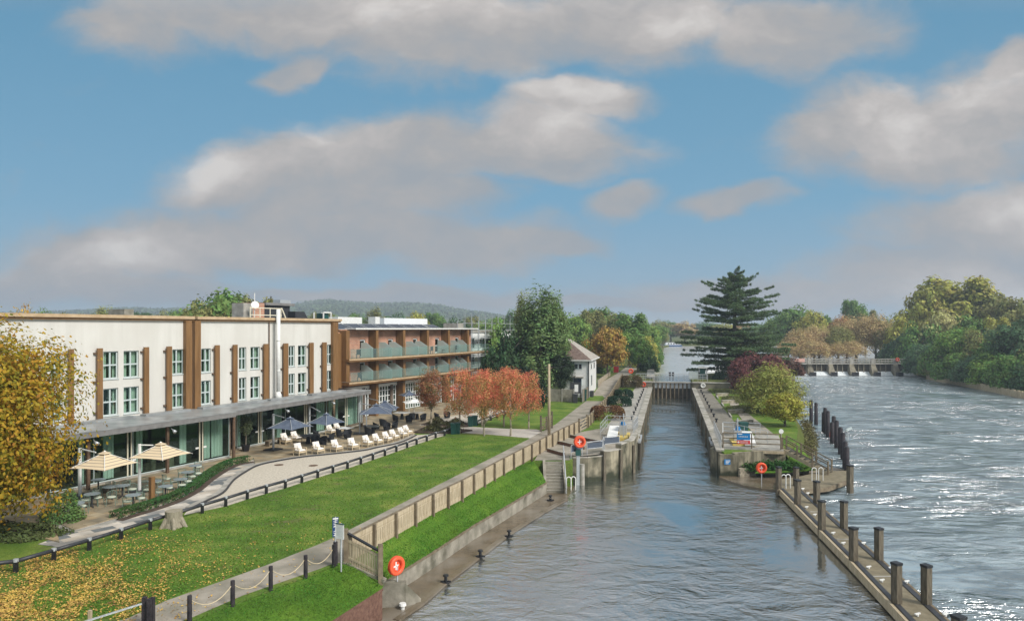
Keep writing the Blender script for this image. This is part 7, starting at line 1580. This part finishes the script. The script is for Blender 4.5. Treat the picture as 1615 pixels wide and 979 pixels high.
def trunk_mesh(name, H, r0, crown_r, zc0, seed, limbs=7, lean=0.0, m=None):
    rd = random.Random(seed); mb = MB(); pts = [Vector((0, 0, -.3))]; n_ = 6
    for k in range(1, n_ + 1): pts.append(Vector((rd.uniform(-.1, .1) * r0 * 4 + lean * k / n_, rd.uniform(-.1, .1) * r0 * 4, H * k / n_)))
    rs_ = [r0 * 1.25] + [r0 * (1 - .85 * k / n_) for k in range(1, n_ + 1)]; mb.tube(pts, rs_, 8)
    for k in range(limbs):
        t_ = k * 2.4 + rd.uniform(0, .6); z0 = zc0 + (H - zc0) * rd.uniform(-.1, .6); L_ = crown_r * rd.uniform(.6, .85); s0 = Vector((0, 0, z0)); q = []
        for j in range(5): f = j / 4; q.append(s0 + Vector((math.cos(t_) * L_ * f, math.sin(t_) * L_ * f, L_ * .75 * f ** .8 + rd.uniform(-.1, .1) * L_ * .3)))
        mb.tube(q, [r0 * .42 * (1 - .8 * j / 4) for j in range(5)], 6)
    me = bpy.data.meshes.new(name); me.from_pydata(mb.v, [], mb.f); me.materials.append(m or M['bark']); me.polygons.foreach_set('use_smooth', [True] * len(mb.f)); me.update(); return me
VAR = {}
def variant(key, kind, n, r, h, zc0, leaf, seed, clumps=60, asp=.6, r0=.35, m=None, trunkm=None, gen=None):
    c, nn = crown_cloud(n, kind, r, h, seed, clumps) if gen is None else gen
    np.random.seed(seed); sz = np.random.uniform(.55, 1.25, len(c)) * leaf; me = leafmesh('crown', c + np.array([0, 0, zc0]), nn, sz, m or M['leaf'], asp)
    VAR[key] = (me, trunk_mesh('trunk', zc0 + h * .75, r0, r, zc0, seed, m=trunkm), r, zc0 + h)
variant('round_a', 'round', 9000, 6, 11, 2.2, .34, 11, 70); variant('round_b', 'round', 9000, 6, 10, 2.0, .34, 12, 85); variant('round_c', 'round', 9000, 6, 12, 2.5, .32, 13, 60)
variant('dome_a', 'dome', 9000, 6, 9, .2, .32, 14, 80); variant('dome_b', 'dome', 9000, 6, 10, .2, .34, 15, 70)
variant('tall_a', 'tall', 12000, 3.6, 15, 1.6, .26, 16, 80, .45); variant('will_a', 'willow', 10000, 6, 10, .6, .38, 17, 90, .22); variant('will_b', 'willow', 10000, 6, 11, .5, .36, 18, 100, .22)
def tree(key, px, Y, top_py, w_px, z0, color, label, name='tree', cat='tree', group=None, rz=None, name2=None, m=None):
    me, tm, r, h = VAR[key]; p = PY(px, Y, z0); H = ZZ(top_py, Y) - z0; Wm = w_px / F * Y / 2
    o = thing(name, label, cat, p, group, rz=rz if rz is not None else (px * .37) % 6.28); o.scale = (Wm / r, Wm / r, H / h)
    c = bpy.data.objects.new('crown', me); COL.objects.link(c); c.parent = o; c.color = (*color, 1)
    t_ = bpy.data.objects.new('trunk', tm); COL.objects.link(t_); t_.parent = o; return o
G = {'green': (0.150, 0.250, 0.062), 'bright': (0.225, 0.338, 0.075), 'yellow': (0.400, 0.388, 0.088), 'olive': (0.263, 0.263, 0.088), 'dark': (0.075, 0.138, 0.056), 'tan': (0.500, 0.375, 0.188), 'rust': (0.400, 0.237, 0.100), 'orange': (0.575, 0.350, 0.075), 'maroon': (0.175, 0.062, 0.062), 'blue': (0.112, 0.188, 0.088), 'pale': (0.475, 0.438, 0.188)}
CN = {'green': 'mid green', 'bright': 'bright green', 'yellow': 'yellow-green', 'olive': 'olive', 'dark': 'dark green', 'tan': 'tan brown', 'rust': 'rusty brown', 'orange': 'orange', 'maroon': 'dark maroon', 'blue': 'deep green', 'pale': 'pale yellow'}
def row(spec, where, z0, group):
    spec = sorted(spec, key=lambda s: s[1]); 
    for i, (key, px, Y, ty, w, col) in enumerate(spec): tree(key, px, Y, ty, w, z0, G[col], '%s tree, %s from the left %s' % (CN[col], ORDN[i], where), group=group)
row([('dome_a', 1462, 168, 530, 70, 'blue'), ('dome_b', 1490, 158, 505, 78, 'green'), ('round_b', 1522, 152, 512, 76, 'bright'), ('dome_a', 1548, 148, 498, 74, 'olive'), ('dome_b', 1578, 140, 505, 84, 'green'), ('round_a', 1606, 134, 497, 84, 'blue'), ('dome_a', 1640, 130, 510, 90, 'olive'),
     ('dome_b', 1505, 147, 548, 66, 'green'), ('dome_a', 1535, 141, 550, 70, 'blue'), ('dome_b', 1566, 134, 548, 74, 'bright'), ('dome_a', 1600, 127, 545, 80, 'green'), ('dome_b', 1480, 160, 545, 60, 'olive'), ('dome_a', 1640, 122, 550, 90, 'dark'), ('dome_b', 1700, 122, 500, 110, 'green'), ('round_a', 1770, 118, 490, 120, 'olive'), ('dome_a', 1850, 114, 495, 130, 'green'), ('round_b', 1950, 112, 480, 140, 'blue')], 'in the front row on the right river bank', 1.1, 'front row of trees on the right bank')
row([('round_c', 1500, 205, 426, 138, 'yellow'), ('round_a', 1548, 198, 438, 90, 'olive'), ('round_b', 1462, 205, 445, 80, 'yellow'), ('dome_b', 1432, 190, 484, 76, 'yellow'), ('round_b', 1598, 180, 462, 90, 'olive'), ('dome_a', 1484, 180, 470, 84, 'pale'), ('dome_b', 1424, 184, 508, 74, 'dark'), ('dome_a', 1455, 178, 492, 80, 'green'), ('round_a', 1640, 172, 470, 90, 'olive'), ('dome_b', 1530, 172, 480, 90, 'green'), ('round_c', 1568, 170, 492, 50, 'yellow')],
    'in the tall back row on the right bank', 1.1, 'tall back row of trees on the right bank')
row([('will_a', 1262, 200, 522, 60, 'tan'), ('will_b', 1292, 204, 514, 64, 'tan'), ('will_a', 1322, 200, 518, 60, 'olive'), ('will_b', 1350, 206, 498, 74, 'tan'), ('will_a', 1382, 200, 502, 70, 'tan'), ('will_b', 1408, 196, 512, 60, 'olive'), ('will_a', 1244, 196, 540, 50, 'tan'), ('will_b', 1336, 192, 538, 70, 'tan'), ('will_a', 1284, 192, 540, 66, 'tan')],
    'in the feathery willow row behind the weir', 2.3, 'feathery willows behind the weir')
row([('round_a', 1252, 250, 476, 64, 'green'), ('round_b', 1280, 240, 486, 50, 'yellow'), ('round_c', 1345, 260, 465, 46, 'green'), ('round_a', 1322, 250, 492, 44, 'rust'), ('round_b', 1232, 255, 490, 50, 'bright'), ('round_c', 1365, 262, 482, 40, 'olive'), ('round_a', 1388, 250, 496, 46, 'green'), ('round_b', 1300, 262, 494, 40, 'green'), ('round_c', 1215, 262, 500, 44, 'green')],
    'standing behind the feathery willows', 2.3, 'taller trees behind the willows')
rb2 = [('round_a', 1036 + i * 22, 405 + (i * 37) % 60, 502 + (i * 13) % 12, 40 + (i * 7) % 14, ['olive', 'green', 'tan', 'blue', 'green', 'yellow', 'rust', 'green', 'olive', 'tan'][i]) for i in range(10)]
row(rb2, 'on the far shore where the river bends', 3.0, 'trees on the far shore')
row([('round_a', 1036, 260, 508, 34, 'green'), ('round_b', 1020, 215, 506, 44, 'bright'), ('dome_a', 1030, 175, 532, 34, 'green'), ('dome_b', 1015, 158, 520, 52, 'yellow'), ('dome_a', 1022, 145, 545, 34, 'dark'), ('round_c', 992, 165, 486, 70, 'green'), ('round_b', 1006, 140, 528, 44, 'green'), ('round_a', 972, 185, 488, 60, 'olive'), ('round_b', 948, 200, 480, 66, 'green'), ('round_c', 926, 190, 482, 60, 'olive'), ('round_a', 905, 180, 488, 60, 'bright'), ('round_b', 975, 150, 520, 50, 'bright'), ('dome_a', 936, 138, 530, 60, 'green'), ('dome_b', 905, 130, 525, 56, 'bright'), ('round_a', 1045, 330, 514, 24, 'olive')],
    'along the towpath side beyond the lock house', 2.9, 'trees beyond the lock house')
tree('round_b', 958, 126, 511, 66, 2.6, (.40, .26, .07), 'orange-brown maple beside the towpath just beyond the lock house')
# trees beyond the hotel
row([('round_a', 308, 112, 464, 84, 'olive'), ('round_b', 350, 118, 450, 136, 'green'), ('round_c', 400, 112, 456, 84, 'olive'), ('dome_a', 345, 100, 478, 80, 'yellow'), ('round_a', 33, 95, 472, 46, 'orange'), ('round_b', 60, 150, 488, 60, 'olive')], 'rising above the white hotel roof', 2, 'trees above the hotel roof')
row([('tall_a' if k % 7 == 3 else ('round_a', 'round_b', 'round_c')[k % 3], 75 + k * 30.5, 190 + (k * 53) % 110, 481 + (k * 29) % 10 + (6 if k > 14 else 0), 44 + (k * 11) % 20, ['green', 'olive', 'blue', 'yellow', 'green', 'dark', 'olive', 'bright'][k % 8]) for k in range(25)],
    'in the distant tree line behind the hotel', 2, 'distant tree line behind the hotel')
# hills with hazy woodland
def hills(name, prof, Y0, depth, m, color=None):
    pts = []; nx = 240; mb = MB(); rd = np.random.RandomState(3); x0, x1 = prof[0][0], prof[-1][0]
    pxs = np.linspace(x0, x1, nx); tops = np.interp(pxs, [p_[0] for p_ in prof], [p_[1] for p_ in prof]); rows_ = []
    for j, f in enumerate([0, .25, .5, .75, 1.0]):
        rows_.append([PY(px, Y0 + depth * f, max(2.0, (ZZ(t_, Y0 + depth) - 2) * f ** .8 + 2 + (f > 0) * rd.uniform(-1, 2.5))) for px, t_ in zip(pxs, tops)])
    rows_.append([Vector((p_.x * 1.1, p_.y + 400, 0)) for p_ in rows_[-1]])
    for a, b in zip(rows_[:-1], rows_[1:]): mb.strip(b, a)
    return struct(mb, name, m)
M['hill'] = mat('wooded_hill', (.035, .06, .025), (.09, .12, .045), .035, .95, detail=8, bump=0.0, c3=(.13, .15, .06), scale3=.006)
PROF = [(a_, b_ + 3) for a_, b_ in [(-250, 500), (60, 494), (150, 490), (215, 486), (260, 489), (330, 486), (400, 482), (460, 478), (520, 474), (560, 478), (600, 480), (640, 479), (680, 481), (720, 487), (760, 494), (800, 500), (860, 506), (950, 509), (1100, 510), (1400, 508), (1900, 505)]]
hl = hills('hills', PROF, 900, 700, M['hill'])
nh = 26000; rs = np.random.RandomState(8); px = rs.uniform(-100, 1000, nh); f = rs.uniform(.3, 1.02, nh) ** .7; tp_ = np.interp(px, [p_[0] for p_ in PROF], [p_[1] for p_ in PROF]); Yh = 900 + 700 * f
zt = np.maximum(2, (CH - (tp_ - HY) / F * 1600 - 2) * f ** .8 + 2); cl_ = (np.sin(px * .05) + np.sin(Yh * .02 + px * .013)) > -.5; rr = 4 * cl_ + 1.5
c = np.column_stack([(px - HX) / F * Yh, Yh, zt + rs.uniform(0, 1, nh) * rr * 1.6]); wd_ = leafmesh('woodland', c, rs.normal(size=(nh, 3)) * .6 + np.array([0, -.5, .6]), rs.uniform(2, 4.2, nh), M['leaf'], .8); o = meshobj('hill_woodland', wd_, None, (.13, .17, .08)); o['kind'] = 'stuff'; o['label'] = 'hazy far-off woodland covering the low hills on the horizon'
# cedar
def cedar():
    rs = np.random.RandomState(21); C_, S_, NN_ = [], [], []; mb = MB(); H = 21.0
    mb.tube([(0, 0, -.3), (.1, 0, 3), (-.1, 0, 9), (.0, 0, 15), (.1, 0, H)], [.62, .5, .36, .2, .04], 10)
    tiers = [(2.4, 8.4, .9), (3.6, 9.4, 1.0), (4.8, 9.8, 1.1), (5.9, 9.6, 1.0), (7.0, 9.6, 1.1), (8.0, 9.0, 1.0), (9.0, 7.8, .9), (11.4, 7.0, .8), (12.4, 8.3, .8), (13.6, 7.9, .8), (14.8, 7.0, .7), (16.0, 6.4, .7), (17.0, 5.2, .6), (18.2, 4.4, .5), (19.4, 2.8, .4), (20.4, 1.8, .4)]
    for ti, (z, R_, th) in enumerate(tiers):
        nb_ = 14 if z < 9 else 11 if z < 15 else 9
        for k in range(nb_):
            a = 6.283 * k / nb_ + ti * .7 + rs.uniform(-.25, .25); L_ = R_ * rs.uniform(.55, 1.12); rise = rs.uniform(.0, .16) if z < 12 else rs.uniform(.05, .32) if z < 17 else rs.uniform(.1, .7); q = []; zz0 = z + rs.uniform(-.8, .8)
            for j in range(6): f = j / 5; q.append(Vector((math.cos(a) * L_ * f, math.sin(a) * L_ * f, zz0 + L_ * rise * f - (.05 * L_ * f * f if z < 9 else 0))))
            mb.tube(q, [(.12 if z < 12 else .07) * (1 - .85 * j / 5) for j in range(6)], 5)
            n_ = int(L_ * 150); f = rs.uniform(.18, 1.05, n_); w = (.12 + .30 * np.sin(np.pi * np.clip(f, 0, 1)) ** .7) * L_ * .5; s_ = rs.uniform(-1, 1, n_) * w
            cl_ = .5 + .5 * np.sin(f * 15 + k) > .12; 
            x = math.cos(a) * L_ * f - math.sin(a) * s_; y = math.sin(a) * L_ * f + math.cos(a) * s_; zz_ = zz0 + L_ * rise * f - .05 * L_ * f * f * (z < 9) + rs.normal(size=n_) * .13 - np.abs(s_) * .12
            keep = cl_; C_.append(np.column_stack([x, y, zz_])[keep]); S_.append(rs.uniform(.10, .25, n_)[keep]); NN_.append((rs.normal(size=(n_, 3)) * .6 + np.array([0, 0, .8]))[keep])
    return np.concatenate(C_), np.concatenate(NN_), np.concatenate(S_), mb
c, nn, sz, mb = cedar(); q = PY(1159, 127, UPL); ce = thing('cedar_tree', 'large dark cedar with flat layered branches standing at the head of the island', 'tree', q, rz=.4); ce.scale = (1.04, 1.04, .91)
cm_ = meshobj('crown', leafmesh('crown', c, nn, sz, M['leaf'], .35), ce, (.12, .18, .08)); me = bpy.data.meshes.new('trunk'); me.from_pydata(mb.v, [], mb.f); me.materials.append(M['bark']); t_ = bpy.data.objects.new('trunk', me); COL.objects.link(t_); t_.parent = ce
# dark spreading conifers, tall tree, pine by the lock house
tree('tall_a', 853, 97, 463, 92, LAND, (.17, .25, .09), 'tallest dense green tree beside the lock house, with upright plumes')
tree('tall_a', 826, 99, 470, 48, LAND, (.26, .29, .10), 'slim upright tree leaning against the left of the tallest green tree'); tree('tall_a', 880, 99, 472, 44, LAND, (.17, .25, .08), 'slim upright tree on the right side of the tallest green tree')
tree('dome_b', 795, 96, 497, 84, LAND - .6, (.05, .10, .04), 'broad very dark evergreen between the scaffolding and the tallest green tree', rz=1.0)
tree('dome_a', 812, 88, 560, 100, LAND - .4, (.016, .034, .016), 'low very dark evergreen mass behind the red cherry trees'); tree('round_c', 886, 98, 545, 50, LAND - .5, (.035, .06, .028), 'dark pine with low boughs touching the lock house wall', rz=.3)
tree('dome_b', 790, 110, 492, 70, LAND, (.20, .31, .08), 'light green tree directly behind the broad dark evergreen')
# cherry trees
for k, sd_ in enumerate((31, 32, 33)): variant('cherry_%d' % k, 'vase', 7500, 2.3, 4.3, 1.35, .08, sd_, 120, .55, r0=.12, m=M['leaf_red'], trunkm=M['bark_pale'])
variant('russet', 'vase', 7000, 2.0, 4.1, 1.5, .085, 34, 110, .55, r0=.12, m=M['leaf_redbrown'], trunkm=M['bark_pale'])
CT = [('russet', 680, 672, 588, 70, 'russet tree with thin leaves standing in the back planting bed'), ('cherry_0', 725, 683, 587, 62, 'red autumn cherry tree nearest the green bins'), ('cherry_1', 763.6, 687, 590, 66, 'red autumn cherry tree on the big lawn, second from the green bins'), ('cherry_2', 760, 672, 590, 60, 'red autumn cherry tree behind the crossing path, left of the back three'),
      ('cherry_0', 805, 687.5, 589, 66, 'red autumn cherry tree nearest the telegraph pole on the big lawn'), ('cherry_1', 795, 673, 586, 60, 'red autumn cherry tree behind the crossing path, middle of the back three'), ('cherry_2', 834, 676, 592, 62, 'red autumn cherry tree on the upper lawn nearest the yard gate')]
for key, px_, by, ty, w, lb in CT: q = P(px_, by); tree(key, px_, q.y, ty - 2, w * (.92, .84, 1.0, .86, .95, .88, .9)[int(px_) % 7], LAND, (1, 1, 1), lb, name='cherry_tree' if key != 'russet' else 'russet_tree', group='red autumn trees by the lawn' if key != 'russet' else None)
# island trees
tree('will_a', 1216, 80, 580, 108, LAND - 1.2, (.30, .31, .08), 'weeping yellow-green willow on the island', name='willow_tree'); tree('round_b', 1238, 70, 616, 70, LAND - .2, (.36, .34, .06), 'small yellow-leaved tree on the island below the willow')
tree('dome_a', 1200, 112, 543, 96, UPL - 1.0, G['maroon'], 'dark maroon leaved tree right of the cedar', name='copper_beech'); tree('round_c', 1168, 104, 558, 40, LAND - .5, G['maroon'], 'small maroon tree at the left foot of the copper beech')
tree('dome_a', 1242, 140, 556, 50, UPL - .5, (.14, .07, .05), 'reddish bush tree where the island meets the weir')
o = bush('shrub', P(1138, 598, UPL), (1.6, 1.4, 1.9), (.02, .045, .02), 'dark rounded shrub at the foot of the cedar', 'shrub', 2400, .12)
for x, y, r, col, lb in [(958, 661, (1.9, 1.5, 1.5), (.17, .085, .04), 'large reddish rounded shrub nearest the lock machinery'), (976, 640, (1.6, 1.3, 1.25), (.022, .055, .028), 'dark green clipped shrub between the fence and the lockside, nearer one'), (983, 628, (1.4, 1.2, 1.3), (.022, .055, .028), 'dark green clipped shrub further from the viewer behind its twin'), (995, 612, (1.9, 1.5, 2.2), (.12, .09, .04), 'reddish green shrub at the upper end of the lock garden')]:
    q = P(x, y); bush('shrub', (q.x, q.y, LAND), r, col, lb, 'shrub', 3600, .10, flat=True)
q = P(1109, 618); 
for i, (s_, t_) in enumerate(((112, 8.6), (100, 9.6), (88, 9.4))): b_ = LK(s_, t_, LAND); bush('shrub_bed', b_, (2.2, 3.6, .45), (.16, .17, .06), '%s sage-green ground shrub bed from the far end of the island lockside' % ORDN[i], 'shrub bed', 2600, .11)
shrubs('shrub', [Vector((38.6, 96, 1.6)), Vector((44.6, 111, 1.8)), Vector((54, 134, 2.4)), Vector((62, 152, 2.4))], 7000, (1.2, 1.8, 1.5), (.16, .19, .07), 'scrubby green growth along the stream bank of the island below the weir')
# golden tree at the left
variant('golden', 'round', 84000, 5.4, 12.2, .1, .11, 41, 430, .6, r0=.34, m=M['leaf_gold']); tree('golden', -66, 31.5, 462, 326, LAND - .7, (1, 1, 1), 'large golden-leaved tree at the left edge of the picture', name='golden_tree')
q = P(108, 822); bush('shrub', (q.x - .3, q.y, LAND), (1.0, .9, 1.5), (.13, .21, .06), 'green bush under the golden tree beside the terrace step', 'bush', 3500, .06)
q = P(20, 845); bush('shrub', (q.x - .3, q.y, LAND), (2.6, 1.2, .6), (.10, .12, .04), 'low dark undergrowth beneath the golden tree', 'bush', 4200, .08)
# fallen leaves
rs = np.random.RandomState(9); n_ = 15000; xs, ys = [], []
u_ = rs.uniform(size=n_ * 6); px = rs.uniform(-30, 620, n_ * 6); py = 815 + rs.uniform(0, 1, n_ * 6) ** .8 * 190
dens_ = .75 * np.clip(1.12 - (px - 0) / 330 - np.clip(860 - py, 0, 99) / 120, 0.0, 1) ** 1.6 + .018 + .03 * (px < 500) * (py > 850)
dens_ *= .35 + 1.3 * (np.sin(px * .045 + 1) * np.sin(py * .06 + px * .02) > -.25)
railY = np.interp(px, [r_[0] for r_ in rail_px], [r_[1] for r_ in rail_px]); pathY = np.interp(px, [200, 262, 343, 425, 500, 525, 664], [975, 946, 918, 889, 859, 848, 778])
keep = (u_ < dens_ * np.where(py > pathY, .25, 1)) & (py > railY - 14) ; px, py = px[keep][:n_], py[keep][:n_]; Yl = 10 * F / (py - HY); c = np.column_stack([(px - HX) / F * Yl, Yl, np.full(len(px), LAND + .03) + rs.uniform(0, .03, len(px))])
ok = np.array([not (yy < 30 and xx > -7 - (30 - yy) * .62) for xx, yy in zip(c[:, 0], c[:, 1])]); c = c[ok]
o = meshobj('fallen_leaves', leafmesh('fallen_leaves', c, rs.normal(size=c.shape) * .35 + np.array([0, 0, 1]), rs.uniform(.018, .058, len(c)), M['leaf_fall'], .7), None); o['kind'] = 'stuff'; o['label'] = 'scattered yellow and brown fallen leaves over the lawn at lower left'
px = rs.uniform(500, 660, 160); pts_ = [A5[i].lerp(B5[i], rs.uniform(0.1, .9)) for i in rs.randint(0, len(A5) - 1, 60)]
# grass blades along the near edges so the lawn is not a bare sheet
def blades(name, fn, n_, h, col, label):
    c = fn(n_); o = meshobj(name, leafmesh(name, c, rs.normal(size=c.shape) * np.array([1, 1, .25]), rs.uniform(.5, 1.2, len(c)) * h, M['leaf'], .35), None, col); o['kind'] = 'stuff'; o['label'] = label
def f1(n_):
    i = rs.randint(0, len(A5) - 1, n_); t_ = rs.uniform(0, 1, n_); s_ = rs.uniform(0, 1, n_); out_ = []
    for a, b, c_ in zip(i, t_, s_): 
        P0 = A5[a].lerp(A5[a + 1], b); P1 = B5[a].lerp(B5[a + 1], b); v = P0.lerp(P1, c_); out_.append((v.x, v.y, v.z + .10 * (1 - abs(2 * c_ - 1)) + .02))
    return np.array(out_)
blades('bank_grass', f1, 16000, .045, (.10, .21, .028), 'longer tufted grass on the river bank slope')
def f2(n_):
    i = rs.randint(0, len(na) - 1, n_); out_ = []
    for a in i: b, c_ = rs.uniform(), rs.uniform(); P0 = na[a].lerp(na[a + 1], b); P1 = nb[a].lerp(nb[a + 1], b); v = P0.lerp(P1, c_); out_.append((v.x, v.y, v.z + .08 + .08 * (1 - abs(2 * c_ - 1))))
    return np.array(out_)
blades('near_bank_grass', f2, 9000, .045, (.09, .19, .025), 'longer tufted grass on the near bank above the brick wall')
def f3(n_):
    py = 690 + rs.uniform(0, 1, n_) * 285; lo = np.interp(py, [r_[1] for r_ in rail_px][1:], [r_[0] for r_ in rail_px][1:][:]) if False else np.interp(-py, [-r_[1] for r_ in rail_px][1:], [r_[0] for r_ in rail_px][1:]); hi_ = np.interp(-py, [-975, -946, -918, -889, -859, -848, -778, -691], [200, 262, 343, 425, 500, 525, 664, 836])
    px = lo + (hi_ - lo) * rs.uniform(0.01, .99, n_); Yl = 10 * F / (py - HY); return np.column_stack([(px - HX) / F * Yl, Yl, np.full(n_, LAND + .03)])
blades('lawn_tufts', f3, 26000, .055, (.13, .24, .032), 'short uneven grass tufts over the big lawn')
# ------------------------------------------------------------------ haze
HZ = True
if HZ:
    m = bpy.data.materials.new('haze'); m.use_nodes = True; t = m.node_tree; t.nodes.clear(); o_ = t.nodes.new('ShaderNodeOutputMaterial'); v = t.nodes.new('ShaderNodeVolumePrincipled'); v.inputs['Density'].default_value = .00052; v.inputs['Color'].default_value = (.76, .87, 1.0, 1); v.inputs['Anisotropy'].default_value = .2
    t.links.new(v.outputs[0], o_.inputs['Volume']); hb = MB().box((0, 800, 38), (3600, 1900, 90)).build('haze', m); hb.location = (0, 0, 0); hb['kind'] = 'stuff'; hb['label'] = 'thin pale haze hanging over the whole river valley'
